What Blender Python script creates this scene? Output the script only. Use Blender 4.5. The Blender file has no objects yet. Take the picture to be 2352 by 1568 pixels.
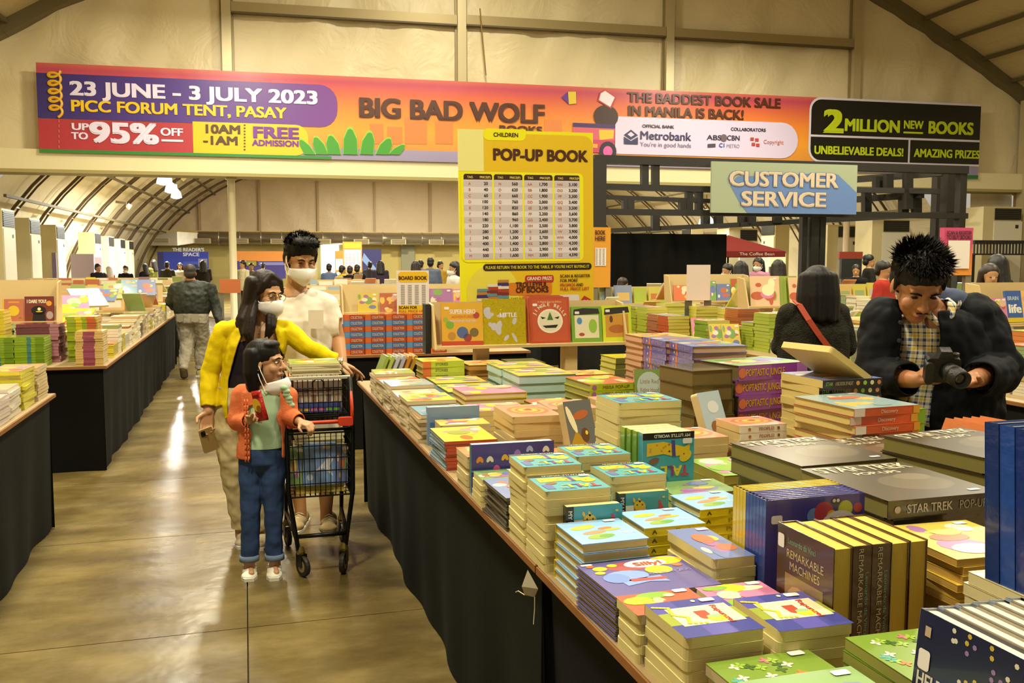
import bpy, bmesh, math, random
from mathutils import Vector, Matrix, Quaternion, Euler
random.seed(7)
V = Vector
PI = math.pi
S = bpy.context.scene
COL = S.collection

# ------------------------------------------------------------------ camera
FPX, CXP, CYP, EYE = 2100.0, 1176.0, 784.0, 1.56
YAW, PITCH = math.radians(16.3), math.atan(179 / 2100)
FWD = V((math.sin(YAW) * math.cos(PITCH), math.cos(YAW) * math.cos(PITCH), -math.sin(PITCH)))
RGT = V((math.cos(YAW), -math.sin(YAW), 0))
UPV = RGT.cross(FWD)
HF = V((math.sin(YAW), math.cos(YAW), 0))
cam_data = bpy.data.cameras.new('camera')
cam_data.sensor_fit = 'HORIZONTAL'
cam_data.sensor_width = 36
cam_data.lens = FPX / 2352 * 36
cam_data.clip_start = .05
cam_data.clip_end = 300
cam = bpy.data.objects.new('camera', cam_data)
cam.matrix_world = Matrix.Translation((0, 0, EYE)) @ Matrix((RGT, UPV, -FWD)).transposed().to_4x4()
COL.objects.link(cam)
S.camera = cam

# ------------------------------------------------------------------ world and exposure
world = bpy.data.worlds.new('hall_air')
S.world = world
world.use_nodes = True
bg = world.node_tree.nodes['Background']
bg.inputs[0].default_value = (1.0, .91, .72, 1)
bg.inputs[1].default_value = .44
S.view_settings.view_transform = 'Standard'
S.view_settings.look = 'None'
S.view_settings.gamma = 1
S.view_settings.use_curve_mapping = False
S.view_settings.exposure = 0.1
LAMP_POWER = 480.0
LAMP_COLOUR = (1.0, .92, .69)


def ray(px, py):
    return FWD + RGT * ((px - CXP) / FPX) + UPV * ((CYP - py) / FPX)


def atz(px, py, z):
    r = ray(px, py)
    t = (z - EYE) / r.z
    return V((r.x * t, r.y * t, z))


def aty(px, py, y):
    r = ray(px, py)
    t = y / r.y
    return V((r.x * t, y, EYE + r.z * t))


def atd(px, py, d):
    r = ray(px, py)
    t = d / r.dot(HF)
    return V((r.x * t, r.y * t, EYE + r.z * t))


# ------------------------------------------------------------------ materials
def lin(h):
    h = h.lstrip('#')
    out = []
    for i in (0, 2, 4):
        c = int(h[i:i + 2], 16) / 255
        out.append(c / 12.92 if c <= .04045 else ((c + .055) / 1.055) ** 2.4)
    return (*out, 1)


MATS = {}


def mat(hexc, rough=.5, metal=0., bump=None, mottle=None, coat=0., emit=0., sheen=0., alpha=1.):
    """procedural material: base colour, optional mottling (scale, amount) and bump (scale, strength)"""
    key = (hexc, rough, metal, bump, mottle, coat, emit, sheen, alpha)
    if key in MATS:
        return MATS[key]
    m = bpy.data.materials.new('surface_' + hexc.strip('#'))
    m.use_nodes = True
    nt = m.node_tree
    b = nt.nodes['Principled BSDF']
    b.inputs['Base Color'].default_value = lin(hexc)
    b.inputs['Roughness'].default_value = rough
    b.inputs['Metallic'].default_value = metal
    b.inputs['Coat Weight'].default_value = coat
    b.inputs['Coat Roughness'].default_value = .08
    b.inputs['Sheen Weight'].default_value = sheen
    if rough >= .75:
        b.inputs['Specular IOR Level'].default_value = .15
    if alpha < 1:
        b.inputs['Alpha'].default_value = alpha
    if emit:
        b.inputs['Emission Color'].default_value = lin(hexc)
        b.inputs['Emission Strength'].default_value = emit
    if mottle or bump:
        tc = nt.nodes.new('ShaderNodeTexCoord')
    if mottle:
        n = nt.nodes.new('ShaderNodeTexNoise')
        n.inputs['Scale'].default_value = mottle[0]
        n.inputs['Detail'].default_value = 4
        nt.links.new(tc.outputs['Object'], n.inputs['Vector'])
        mx = nt.nodes.new('ShaderNodeMix')
        mx.data_type = 'RGBA'
        c = lin(hexc)
        k = 1 - mottle[1]
        mx.inputs[6].default_value = (c[0] * k, c[1] * k, c[2] * k, 1)
        k = 1 + mottle[1] * .6
        mx.inputs[7].default_value = (min(1, c[0] * k), min(1, c[1] * k), min(1, c[2] * k), 1)
        nt.links.new(n.outputs['Fac'], mx.inputs[0])
        nt.links.new(mx.outputs[2], b.inputs['Base Color'])
    if bump:
        n2 = nt.nodes.new('ShaderNodeTexNoise')
        n2.inputs['Scale'].default_value = bump[0]
        n2.inputs['Detail'].default_value = 3
        nt.links.new(tc.outputs['Object'], n2.inputs['Vector'])
        bp = nt.nodes.new('ShaderNodeBump')
        bp.inputs['Strength'].default_value = bump[1]
        bp.inputs['Distance'].default_value = .02
        nt.links.new(n2.outputs['Fac'], bp.inputs['Height'])
        nt.links.new(bp.outputs[0], b.inputs['Normal'])
    MATS[key] = m
    return m


def pages(hexc, freq=320., depth=.72):
    """paper block: fine layers across the thickness of the book"""
    key = ('pages', hexc, freq, depth)
    if key in MATS:
        return MATS[key]
    m = bpy.data.materials.new('paper_' + hexc.strip('#'))
    m.use_nodes = True
    nt = m.node_tree
    b = nt.nodes['Principled BSDF']
    b.inputs['Roughness'].default_value = .75
    tc = nt.nodes.new('ShaderNodeTexCoord')
    sp = nt.nodes.new('ShaderNodeSeparateXYZ')
    nt.links.new(tc.outputs['Object'], sp.inputs[0])
    mul = nt.nodes.new('ShaderNodeMath')
    mul.operation = 'MULTIPLY'
    mul.inputs[1].default_value = freq * 2 * PI
    nt.links.new(sp.outputs['Z'], mul.inputs[0])
    sn = nt.nodes.new('ShaderNodeMath')
    sn.operation = 'SINE'
    nt.links.new(mul.outputs[0], sn.inputs[0])
    mr = nt.nodes.new('ShaderNodeMapRange')
    mr.inputs[1].default_value = -1
    mr.inputs[2].default_value = 0.2
    nt.links.new(sn.outputs[0], mr.inputs[0])
    mx = nt.nodes.new('ShaderNodeMix')
    mx.data_type = 'RGBA'
    c = lin(hexc)
    mx.inputs[6].default_value = (c[0] * depth, c[1] * depth, c[2] * depth, 1)
    mx.inputs[7].default_value = c
    nt.links.new(mr.outputs[0], mx.inputs[0])
    nt.links.new(mx.outputs[2], b.inputs['Base Color'])
    MATS[key] = m
    return m


def band_mat(name, axis, stops, rough=.6, scale=1., bump=None):
    """a printed colour gradient along one object axis; stops: (position, hex)"""
    m = bpy.data.materials.new(name)
    m.use_nodes = True
    nt = m.node_tree
    b = nt.nodes['Principled BSDF']
    b.inputs['Roughness'].default_value = rough
    tc = nt.nodes.new('ShaderNodeTexCoord')
    sp = nt.nodes.new('ShaderNodeSeparateXYZ')
    nt.links.new(tc.outputs['Object'], sp.inputs[0])
    mr = nt.nodes.new('ShaderNodeMapRange')
    mr.inputs[1].default_value = 0
    mr.inputs[2].default_value = scale
    nt.links.new(sp.outputs[axis], mr.inputs[0])
    cr = nt.nodes.new('ShaderNodeValToRGB')
    el = cr.color_ramp.elements
    el[0].position, el[0].color = stops[0][0], lin(stops[0][1])
    el[1].position, el[1].color = stops[-1][0], lin(stops[-1][1])
    for p, h in stops[1:-1]:
        e = el.new(p)
        e.color = lin(h)
    nt.links.new(mr.outputs[0], cr.inputs[0])
    nt.links.new(cr.outputs[0], b.inputs['Base Color'])
    if bump:
        n2 = nt.nodes.new('ShaderNodeTexNoise')
        n2.inputs['Scale'].default_value = bump[0]
        nt.links.new(tc.outputs['Object'], n2.inputs['Vector'])
        bp = nt.nodes.new('ShaderNodeBump')
        bp.inputs['Strength'].default_value = bump[1]
        bp.inputs['Distance'].default_value = .1
        nt.links.new(n2.outputs['Fac'], bp.inputs['Height'])
        nt.links.new(bp.outputs[0], b.inputs['Normal'])
    return m


def plaid_mat():
    m = bpy.data.materials.new('plaid_cotton')
    m.use_nodes = True
    nt = m.node_tree
    b = nt.nodes['Principled BSDF']
    b.inputs['Roughness'].default_value = .85
    tc = nt.nodes.new('ShaderNodeTexCoord')
    sp = nt.nodes.new('ShaderNodeSeparateXYZ')
    nt.links.new(tc.outputs['Object'], sp.inputs[0])

    def stripes(axis, scale):
        mu = nt.nodes.new('ShaderNodeMath')
        mu.operation = 'MULTIPLY'
        mu.inputs[1].default_value = scale
        nt.links.new(sp.outputs[axis], mu.inputs[0])
        fr = nt.nodes.new('ShaderNodeMath')
        fr.operation = 'FRACT'
        nt.links.new(mu.outputs[0], fr.inputs[0])
        cr = nt.nodes.new('ShaderNodeValToRGB')
        cr.color_ramp.interpolation = 'CONSTANT'
        el = cr.color_ramp.elements
        el[0].position, el[0].color = 0, lin('#e8e2c8')
        el[1].position, el[1].color = .28, lin('#2a4a86')
        for p, h in ((.5, '#e6dfc0'), (.62, '#d9b92a'), (.8, '#e8e2c8'), (.88, '#1f2f55')):
            e = el.new(p)
            e.color = lin(h)
        nt.links.new(fr.outputs[0], cr.inputs[0])
        return cr.outputs[0]
    mx = nt.nodes.new('ShaderNodeMix')
    mx.data_type = 'RGBA'
    mx.inputs[0].default_value = .5
    nt.links.new(stripes('X', 22.), mx.inputs[6])
    nt.links.new(stripes('Z', 20.), mx.inputs[7])
    nt.links.new(mx.outputs[2], b.inputs['Base Color'])
    return m


def asmat(x, **k):
    return mat(x, **k) if isinstance(x, str) else x


# ------------------------------------------------------------------ mesh helpers
def prop(o, label=None, cat=None, group=None, kind=None):
    for k, v in (('label', label), ('category', cat), ('group', group), ('kind', kind)):
        if v:
            o[k] = v
    return o


def link(name, me, parent=None, loc=None, rot=None, mtx=None):
    o = bpy.data.objects.new(name, me)
    COL.objects.link(o)
    if parent:
        o.parent = parent
    if mtx is not None:
        o.matrix_basis = mtx
    else:
        if loc is not None:
            o.location = loc
        if rot is not None:
            o.rotation_euler = rot if hasattr(rot, '__len__') else (0, 0, rot)
    return o


def empty(name, loc=(0, 0, 0), rotz=0.):
    o = link(name, None, loc=loc, rot=rotz)
    o.empty_display_size = .1
    return o


TEXTS = {}


def text2d(s, bold=.0, res=3):
    """outline of a word as flat faces, unit cap height about 0.7, left aligned at 0"""
    k = (s, bold, res)
    if k in TEXTS:
        return TEXTS[k]
    cu = bpy.data.curves.new('lettering', 'FONT')
    cu.body = s
    cu.offset = bold
    cu.resolution_u = res
    ob = bpy.data.objects.new('lettering', cu)
    me = bpy.data.meshes.new_from_object(ob)
    vs = [(v.co.x, v.co.y) for v in me.vertices]
    fs = [tuple(p.vertices) for p in me.polygons]
    fs = [f if me.polygons[i].normal.z >= 0 else f[::-1] for i, f in enumerate(fs)]
    w = max((v[0] for v in vs), default=0)
    bpy.data.objects.remove(ob)
    bpy.data.curves.remove(cu)
    bpy.data.meshes.remove(me)
    TEXTS[k] = (vs, fs, w)
    return TEXTS[k]


class MB:
    """collects faces with materials; build() links them as ONE mesh object"""

    def __init__(s):
        s.v, s.f, s.m, s.mats = [], [], [], []

    def mi(s, m):
        m = asmat(m)
        if m not in s.mats:
            s.mats.append(m)
        return s.mats.index(m)

    def add(s, vs, fs, m, mtx=None):
        n = len(s.v)
        s.v += [tuple(mtx @ V(v)) if mtx is not None else tuple(v) for v in vs]
        i = s.mi(m)
        for f in fs:
            s.f.append(tuple(n + k for k in f))
            s.m.append(i)
        return s

    def box(s, lo, hi, m, mtx=None):
        x0, y0, z0 = lo
        x1, y1, z1 = hi
        vs = [(x0, y0, z0), (x1, y0, z0), (x1, y1, z0), (x0, y1, z0), (x0, y0, z1), (x1, y0, z1), (x1, y1, z1), (x0, y1, z1)]
        return s.add(vs, [(3, 2, 1, 0), (4, 5, 6, 7), (0, 1, 5, 4), (1, 2, 6, 5), (2, 3, 7, 6), (3, 0, 4, 7)], m, mtx)

    def beam(s, a, b, w, h, m, up=(0, 0, 1)):
        a, b = V(a), V(b)
        d = (b - a).normalized()
        u = V(up)
        if abs(d.dot(u)) > .98:
            u = V((0, 1, 0))
        r = d.cross(u).normalized()
        u = r.cross(d)
        vs = []
        for p in (a, b):
            vs += [p - r * w / 2 - u * h / 2, p + r * w / 2 - u * h / 2, p + r * w / 2 + u * h / 2, p - r * w / 2 + u * h / 2]
        return s.add(vs, [(0, 1, 2, 3), (7, 6, 5, 4), (0, 4, 5, 1), (1, 5, 6, 2), (2, 6, 7, 3), (3, 7, 4, 0)], m)

    def tube(s, pts, r, m, n=8, close=False):
        pts = [V(p) for p in pts]
        rs = r if hasattr(r, '__len__') else [r] * len(pts)
        vs, fs = [], []
        prev = None
        for i, p in enumerate(pts):
            a = pts[max(i - 1, 0)] if not close else pts[i - 1]
            b = pts[min(i + 1, len(pts) - 1)] if not close else pts[(i + 1) % len(pts)]
            d = (b - a).normalized()
            if prev is None:
                u = V((0, 0, 1)) if abs(d.z) < .9 else V((0, 1, 0))
            else:
                u = prev
            x = d.cross(u)
            if x.length < 1e-6:
                x = d.orthogonal()
            x.normalize()
            u = x.cross(d)
            prev = u
            for k in range(n):
                t = 2 * PI * k / n
                vs.append(p + x * math.cos(t) * rs[i] + u * math.sin(t) * rs[i])
        k = len(pts)
        for i in range(k if close else k - 1):
            for j in range(n):
                a, b = i * n, ((i + 1) % k) * n
                fs.append((a + j, a + (j + 1) % n, b + (j + 1) % n, b + j))
        if not close:
            fs.append(tuple(range(n - 1, -1, -1)))
            fs.append(tuple((k - 1) * n + j for j in range(n)))
        return s.add(vs, fs, m)

    def lathe(s, prof, m, n=20, mtx=None):
        vs, fs = [], []
        for r, z in prof:
            for k in range(n):
                t = 2 * PI * k / n
                vs.append((r * math.cos(t), r * math.sin(t), z))
        for i in range(len(prof) - 1):
            for k in range(n):
                fs.append((i * n + k, i * n + (k + 1) % n, (i + 1) * n + (k + 1) % n, (i + 1) * n + k))
        if prof[0][0] > 1e-5:
            fs.append(tuple(range(n - 1, -1, -1)))
        if prof[-1][0] > 1e-5:
            fs.append(tuple((len(prof) - 1) * n + k for k in range(n)))
        return s.add(vs, fs, m, mtx)

    def prism(s, pts, z0, z1, m, mtx=None):
        n = len(pts)
        vs = [(p[0], p[1], z0) for p in pts] + [(p[0], p[1], z1) for p in pts]
        fs = [tuple(range(n - 1, -1, -1)), tuple(range(n, 2 * n))]
        fs += [(k, (k + 1) % n, n + (k + 1) % n, n + k) for k in range(n)]
        return s.add(vs, fs, m, mtx)

    # flat print, x right, y up, at height z
    def poly(s, pts, z, m):
        z += 1e-5 * min(len(s.f), 40)
        return s.add([(p[0], p[1], z) for p in pts], [tuple(range(len(pts)))], m)

    def rect(s, x0, y0, x1, y1, z, m):
        return s.poly([(x0, y0), (x1, y0), (x1, y1), (x0, y1)], z, m)

    def disc(s, x, y, rx, ry, z, m, n=18, rot=0.):
        c, q = math.cos(rot), math.sin(rot)
        return s.poly([(x + rx * math.cos(t) * c - ry * math.sin(t) * q, y + rx * math.cos(t) * q + ry * math.sin(t) * c) for t in [2 * PI * k / n for k in range(n)]], z, m)

    def rrect(s, x0, y0, x1, y1, r, z, m, corners=(1, 1, 1, 1)):
        return s.poly(rr(x0, y0, x1, y1, r, corners), z, m)

    def text(s, t, x, y, h, z, m, bold=.03, width=None, align='L', rot=0., res=3):
        """h: cap height; width: squeeze or stretch the word to this width"""
        vs, fs, w = text2d(t, 0., res)
        if not vs:
            return s
        k = h / .69
        kx = width / w if width else k
        dx = {'L': 0, 'C': -w * kx / 2, 'R': -w * kx}[align]
        c, q = math.cos(rot), math.sin(rot)
        e = bold * .85
        # heavier strokes: the outline laid down at four corners of a small square
        dz = max(h * .008, .00008)
        for i, (ex, ey) in enumerate(((-e, -e), (e, -e), (e, e), (-e, e)) if bold > .012 else ((0, 0),)):
            out = []
            for a, b in vs:
                a2, b2 = (a + ex) * kx + dx, (b + ey * .6) * k
                out.append((x + a2 * c - b2 * q, y + a2 * q + b2 * c, z + i * dz))
            s.add(out, fs, m)
        return s

    def mesh(s, name, smooth=False):
        me = bpy.data.meshes.new(name)
        me.from_pydata(s.v, [], s.f)
        for m in s.mats:
            me.materials.append(m)
        me.polygons.foreach_set('material_index', s.m)
        if smooth:
            me.polygons.foreach_set('use_smooth', [True] * len(s.f))
        me.update()
        return me

    def build(s, name, parent=None, loc=None, rot=None, mtx=None, smooth=False):
        return link(name, s.mesh(name, smooth), parent, loc, rot, mtx)


def rr(x0, y0, x1, y1, r, corners=(1, 1, 1, 1), n=5):
    """rounded rectangle outline; corners: bottom-left, bottom-right, top-right, top-left"""
    pts = []
    r = min(r, abs(x1 - x0) * .499, abs(y1 - y0) * .499)
    for (cx, cy, a0), on in zip(((x0 + r, y0 + r, PI), (x1 - r, y0 + r, 1.5 * PI), (x1 - r, y1 - r, 0), (x0 + r, y1 - r, .5 * PI)), corners):
        if on:
            pts += [(cx + r * math.cos(a0 + .5 * PI * k / n), cy + r * math.sin(a0 + .5 * PI * k / n)) for k in range(n + 1)]
        else:
            pts.append((x0 if cx < (x0 + x1) / 2 else x1, y0 if cy < (y0 + y1) / 2 else y1))
    return pts


def frame_mtx(o, right, up):
    """matrix of a panel: x along right, y along up, z out of its face"""
    r = V(right).normalized()
    u = V(up)
    u = (u - r * u.dot(r)).normalized()
    n = r.cross(u)
    m = Matrix((r, u, n)).transposed().to_4x4()
    m.translation = V(o)
    return m


FOOT = []
ORD = ['topmost', 'second', 'third', 'fourth', 'fifth', 'sixth', 'seventh', 'eighth', 'ninth', 'tenth', 'eleventh', 'twelfth', 'thirteenth',
       'fourteenth', 'fifteenth', 'sixteenth', 'seventeenth', 'eighteenth', 'nineteenth', 'twentieth', 'twenty-first', 'twenty-second', 'twenty-third', 'twenty-fourth']

# ================================================================== the halls
# hall frame: u along the gable wall, n away from the camera, turned a few degrees against the tables
HA = math.radians(3.4)
HU = V((math.cos(HA), -math.sin(HA), 0))
HN = V((math.sin(HA), math.cos(HA), 0))
HO = V((-4.5, 24.0, 0))
HM = Matrix((HU, HN, V((0, 0, 1)))).transposed().to_4x4()
HM.translation = HO


def hp(u, n, z):
    return HO + HU * u + HN * n + V((0, 0, z))


def athall(px, py, n):
    """point on the plane n = const of the hall frame, in hall coordinates"""
    r = ray(px, py)
    q = HO + HN * n
    t = (q.dot(HN)) / r.dot(HN)
    p = r * t
    return V(((p - HO).dot(HU), n, EYE + p.z))


def struct(o):
    o['kind'] = 'structure'
    return o


def fabric(hexc, scale=.5, strength=.6, rough=.45):
    m = mat(hexc, rough=rough, bump=(scale * 1.6, strength), mottle=(.35, .10))
    for n in m.node_tree.nodes:
        if n.type == 'BUMP':
            n.inputs['Distance'].default_value = .09
        if n.type == 'TEX_NOISE' and abs(n.inputs['Scale'].default_value - scale * 1.6) < 1e-4:
            n.inputs['Distortion'].default_value = 1.6
            n.inputs['Roughness'].default_value = .6
    return m


# ---- floor: polished concrete slabs
def concrete():
    m = bpy.data.materials.new('polished_concrete')
    m.use_nodes = True
    nt = m.node_tree
    b = nt.nodes['Principled BSDF']
    ge = nt.nodes.new('ShaderNodeNewGeometry')
    n1 = nt.nodes.new('ShaderNodeTexNoise')
    n1.inputs['Scale'].default_value = 1.3
    n1.inputs['Detail'].default_value = 6
    n1.inputs['Roughness'].default_value = .65
    mp = nt.nodes.new('ShaderNodeMapping')
    mp.inputs['Scale'].default_value = (1., 1.9, 1)
    nt.links.new(ge.outputs['Position'], mp.inputs[0])
    nt.links.new(mp.outputs[0], n1.inputs['Vector'])
    cr = nt.nodes.new('ShaderNodeValToRGB')
    el = cr.color_ramp.elements
    el[0].position, el[0].color = .30, lin('#483a1c')
    el[1].position, el[1].color = .72, lin('#827146')
    e = el.new(.5)
    e.color = lin('#63542e')
    nt.links.new(n1.outputs['Fac'], cr.inputs[0])
    nt.links.new(cr.outputs[0], b.inputs['Base Color'])
    n2 = nt.nodes.new('ShaderNodeTexNoise')
    n2.inputs['Scale'].default_value = 2.2
    n2.inputs['Detail'].default_value = 3
    nt.links.new(mp.outputs[0], n2.inputs['Vector'])
    mr = nt.nodes.new('ShaderNodeMapRange')
    mr.inputs[3].default_value = .16
    mr.inputs[4].default_value = .34
    nt.links.new(n2.outputs['Fac'], mr.inputs[0])
    nt.links.new(mr.outputs[0], b.inputs['Roughness'])
    b.inputs['Specular IOR Level'].default_value = .6
    n3 = nt.nodes.new('ShaderNodeTexNoise')
    n3.inputs['Scale'].default_value = 9
    nt.links.new(ge.outputs['Position'], n3.inputs['Vector'])
    bp = nt.nodes.new('ShaderNodeBump')
    bp.inputs['Strength'].default_value = .05
    bp.inputs['Distance'].default_value = .05
    nt.links.new(n3.outputs['Fac'], bp.inputs['Height'])
    nt.links.new(bp.outputs[0], b.inputs['Normal'])
    return m


CONC = concrete()
m = MB()
m.box((-12, -14, -.2), (40, 60, -.02), mat('#4a4434', rough=.8))
floor = struct(m.build('floor'))
prop(floor, label='polished brown concrete floor with thin slab joints')
joints_y = [-14, 0.9, 2.45, 3.98, 5.48, 6.98, 7.82, 10.12, 14, 18, 24, 32, 42, 60]
joints_x = [-12, -4.2, -.02, 4.3, 9, 15, 24, 40]
for i in range(len(joints_x) - 1):
    for j in range(len(joints_y) - 1):
        m = MB()
        m.box((joints_x[i] + .003, joints_y[j] + .003, -.02), (joints_x[i + 1] - .003, joints_y[j + 1] - .003, 0), CONC)
        m.build('slab', floor)

# ---- gable wall above the opening
CREAM = fabric('#dccda4', .55, .55)
STEEL = mat('#b9ab84', rough=.4, metal=.2)
STEELD = mat('#8d7f58', rough=.45, metal=.2)
UL, UR = -1.75, 27.2
PROF = [(0, 6.42), (.5, 6.74), (1.1, 7.07), (2.2, 7.72), (5, 9.1), (9, 10.9), (14.5, 12.3)]


def roofz(u):
    s = min(u - UL, UR - u)
    for (a, za), (b, zb) in zip(PROF, PROF[1:]):
        if s <= b:
            return za + (zb - za) * (s - a) / (b - a)
    return PROF[-1][1]


wall = link('wall_gable', None, mtx=HM)
struct(wall)
prop(wall, label='cream fabric gable wall of the tent above the beam')
posts_u = [athall(522, 100, 0).x, athall(1058, 100, 0).x, athall(1533, 100, 0).x, athall(1961, 100, 0).x]
edges = [UL] + posts_u + [UR]
for a, b in zip(edges, edges[1:]):
    nseg = 24
    vs, fs = [], []
    rows = 14
    rnd = random.Random(int(a * 100))
    ph = [rnd.uniform(0, 6) for _ in range(8)]
    for i in range(nseg + 1):
        u = a + (b - a) * i / nseg
        top = roofz(u)
        for j in range(rows + 1):
            z = 3.9 + (top - 3.9) * j / rows
            e = math.sin(PI * i / nseg)
            y = .05 * e * math.sin(2.3 * u + .9 * z + ph[0]) + .035 * e * math.sin(5.1 * u - 2.2 * z + ph[1]) + .02 * e * math.sin(9 * u + 4.5 * z + ph[2])
            vs.append((u, y, z))
    for i in range(nseg):
        for j in range(rows):
            k = i * (rows + 1) + j
            fs.append((k, k + rows + 1, k + rows + 2, k + 1))
    MB().add(vs, fs, CREAM).build('fabric_panel', wall, smooth=True)
for u in posts_u:
    m = MB()
    m.box((u - .11, -.22, 3.9), (u + .11, -.04, roofz(u)), STEEL)
    m.box((u - .16, -.08, 3.9), (u + .16, -.02, roofz(u)), STEELD)
    m.build('post', wall)
rails = [(edges[1], edges[2], 5, 530, 26), (edges[2], edges[3], 36, 1070, 62), (edges[3], edges[4], 66, 1545, 95)]
for (a, b, ya, xa, yb) in rails:
    za = athall(xa, ya + 8, -.1).z
    m = MB()
    zz = athall(xa, ya, -.1).z
    m.box((a + .12, -.2, zz - .24), (b - .12, -.06, zz), mat('#a08f62', rough=.45, metal=.2))
    m.box((a + .12, -.21, zz - .27), (b - .12, -.05, zz - .23), mat('#5a4c30', rough=.6))
    m.build('rail', wall)
# a cable hanging at the middle post
m = MB()
m.tube([(posts_u[1] + .45, -.3, 8.0), (posts_u[1] + .52, -.3, 7.2), (posts_u[1] + .6, -.3, 6.35)], .018, mat('#8a6a30', rough=.6), 6)
m.build('cable', wall)

# beam that carries the gable
m = MB()
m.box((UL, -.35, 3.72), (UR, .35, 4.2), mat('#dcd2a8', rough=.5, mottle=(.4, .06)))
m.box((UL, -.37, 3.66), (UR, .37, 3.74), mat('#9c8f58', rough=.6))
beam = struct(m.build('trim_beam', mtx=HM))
prop(beam, label='long pale beam across the hall under the banner')
# round columns under the beam
for k, px in enumerate((533, 1945, 2333)):
    u = athall(px, 500, .1).x
    m = MB()
    m.lathe([(.14, 0), (.14, .06), (.09, .08), (.09, 3.6), (.13, 3.62), (.13, 3.66)], mat('#c9bf9c' if k == 0 else '#b7a184', rough=.4), 16)
    c = m.build('column', mtx=HM @ Matrix.Translation((u, .1, 0)), smooth=True)
    prop(struct(c), label=('slim round steel column under the beam beside the walking man', 'round pinkish column behind the service booth', 'round pale column beside the white air conditioner')[k])

# ---- roof of the near hall with its arch rib and purlins
ROOF = fabric('#c8b88c', .6, .5)
m = MB()
vs, fs = [], []
us = [UL + s for s in (0, .5, 1.1, 2.2, 5, 9, 14.475)]
us += [UR - s for s in (9, 5, 2.2, 1.1, .5, 0)]
prof = [(UL, 0), (UL, 3.0)] + [(u, roofz(u)) for u in us] + [(UR, 3.0), (UR, 0)]
for (u, z) in prof:
    for n in (0.02, -7, -14, -22, -38):
        vs.append((u, n, z))
for i in range(len(prof) - 1):
    for j in range(4):
        k = i * 5 + j
        fs.append((k, k + 1, k + 6, k + 5))
m.add(vs, fs, ROOF)
ceil = struct(m.build('ceiling', mtx=HM))
prop(ceil, label='tan fabric tent roof curving down to the side walls')
for nn, w in ((-.15, .34), (-5.2, .22), (-10.4, .22)):
    m = MB()
    pts = [(u, nn, z - .16) for u, z in prof[2:-2]]
    for a, b in zip([(UL + .15, nn, 0)] + pts, pts + [(UR - .15, nn, 0)]):
        m.beam(a, b, w, .3, mat('#6f6547' if nn > -1 else '#7d7250', rough=.5, metal=.3))
    m.build('rib', ceil)
for u in (UL + 1.2, UL + 3.2, UR - .9, UR - 1.9, UR - 2.9, UR - 3.9, UR - 5.2, UR - 6.6, UR - 8.2):
    m = MB()
    m.beam((u, 0, roofz(u) - .08), (u, -30, roofz(u) - .08), .09, .09, mat('#5e5436', rough=.6))
    m.build('purlin', ceil)
m = MB()
m.beam((UR - .25, -.3, 0), (UR - .25, -.3, 6.4), .35, .3, STEEL)
m.build('eave_post', ceil)

# ---- far hall: round barrel vault with ribs, purlins, end wall
AC_, BC_, UC_ = 14.0, 8.0, 11.5
NF = 28.5
VAULT = fabric('#dccfae', .5, .4)


def arc(t):
    return (UC_ - AC_ * math.cos(t), BC_ * math.sin(t))


ts = [PI * k / 40 for k in range(41)]
m = MB()
vs, fs = [], []
for t in ts:
    u, z = arc(t)
    for n in (.4, 8, 16, 24, NF):
        vs.append((u, n, z))
for i in range(40):
    for j in range(4):
        k = i * 5 + j
        fs.append((k, k + 5, k + 6, k + 1))
m.add(vs, fs, VAULT)
vault = struct(m.build('ceiling_vault', mtx=HM, smooth=True))
prop(vault, label='cream barrel vault of the far hall with dark ribs')
RIB = mat('#5b4a34', rough=.5, metal=.3)
for k in range(10):
    n = 2.2 + k * 2.9
    m = MB()
    pts = []
    for t in ts:
        u, z = arc(t)
        pts.append(((u - UC_) * .985 + UC_, n, z * .98))
    for dn in (0, .42):
        m.tube([(p[0], p[1] + dn, p[2]) for p in pts], .045 if dn == 0 else .03, RIB, 5)
    for q in range(3, 38, 2):
        p = pts[q]
        m.beam((p[0], p[1], p[2]), (p[0], p[1] + .42, p[2]), .04, .04, RIB)
    m.build('rib', vault)
for t in (.42, .58, .74, .9, 1.06, 1.25, 1.5, 1.75, 2.0, 2.25, 2.5, 2.72):
    u, z = arc(t)
    m = MB()
    m.beam(((u - UC_) * .975 + UC_, .5, z * .975), ((u - UC_) * .975 + UC_, NF, z * .975), .07, .07, mat('#5f5436', rough=.7))
    m.build('purlin', vault)
# small spot lamps clamped on two ribs
for k, (ri, t) in enumerate(((1, .62), (2, .75), (4, .7), (3, .5))):
    u, z = arc(t)
    m = MB()
    n = 2.2 + ri * 2.9
    pos = V(((u - UC_) * .96 + UC_, n, z * .955))
    m.beam(pos + V((-.1, 0, .05)), pos + V((.25, 0, 0)), .08, .08, mat('#5a4c36', rough=.5))
    m.lathe([(.02, 0), (.09, .04), (.1, .16), (.0, .17)], mat('#d8cda8', rough=.3), 12, Matrix.Translation(pos + V((.25, -.05, -.05))) @ Matrix.Rotation(2.2, 4, 'Y'))
    m.build('clamp_lamp', vault)

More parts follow.
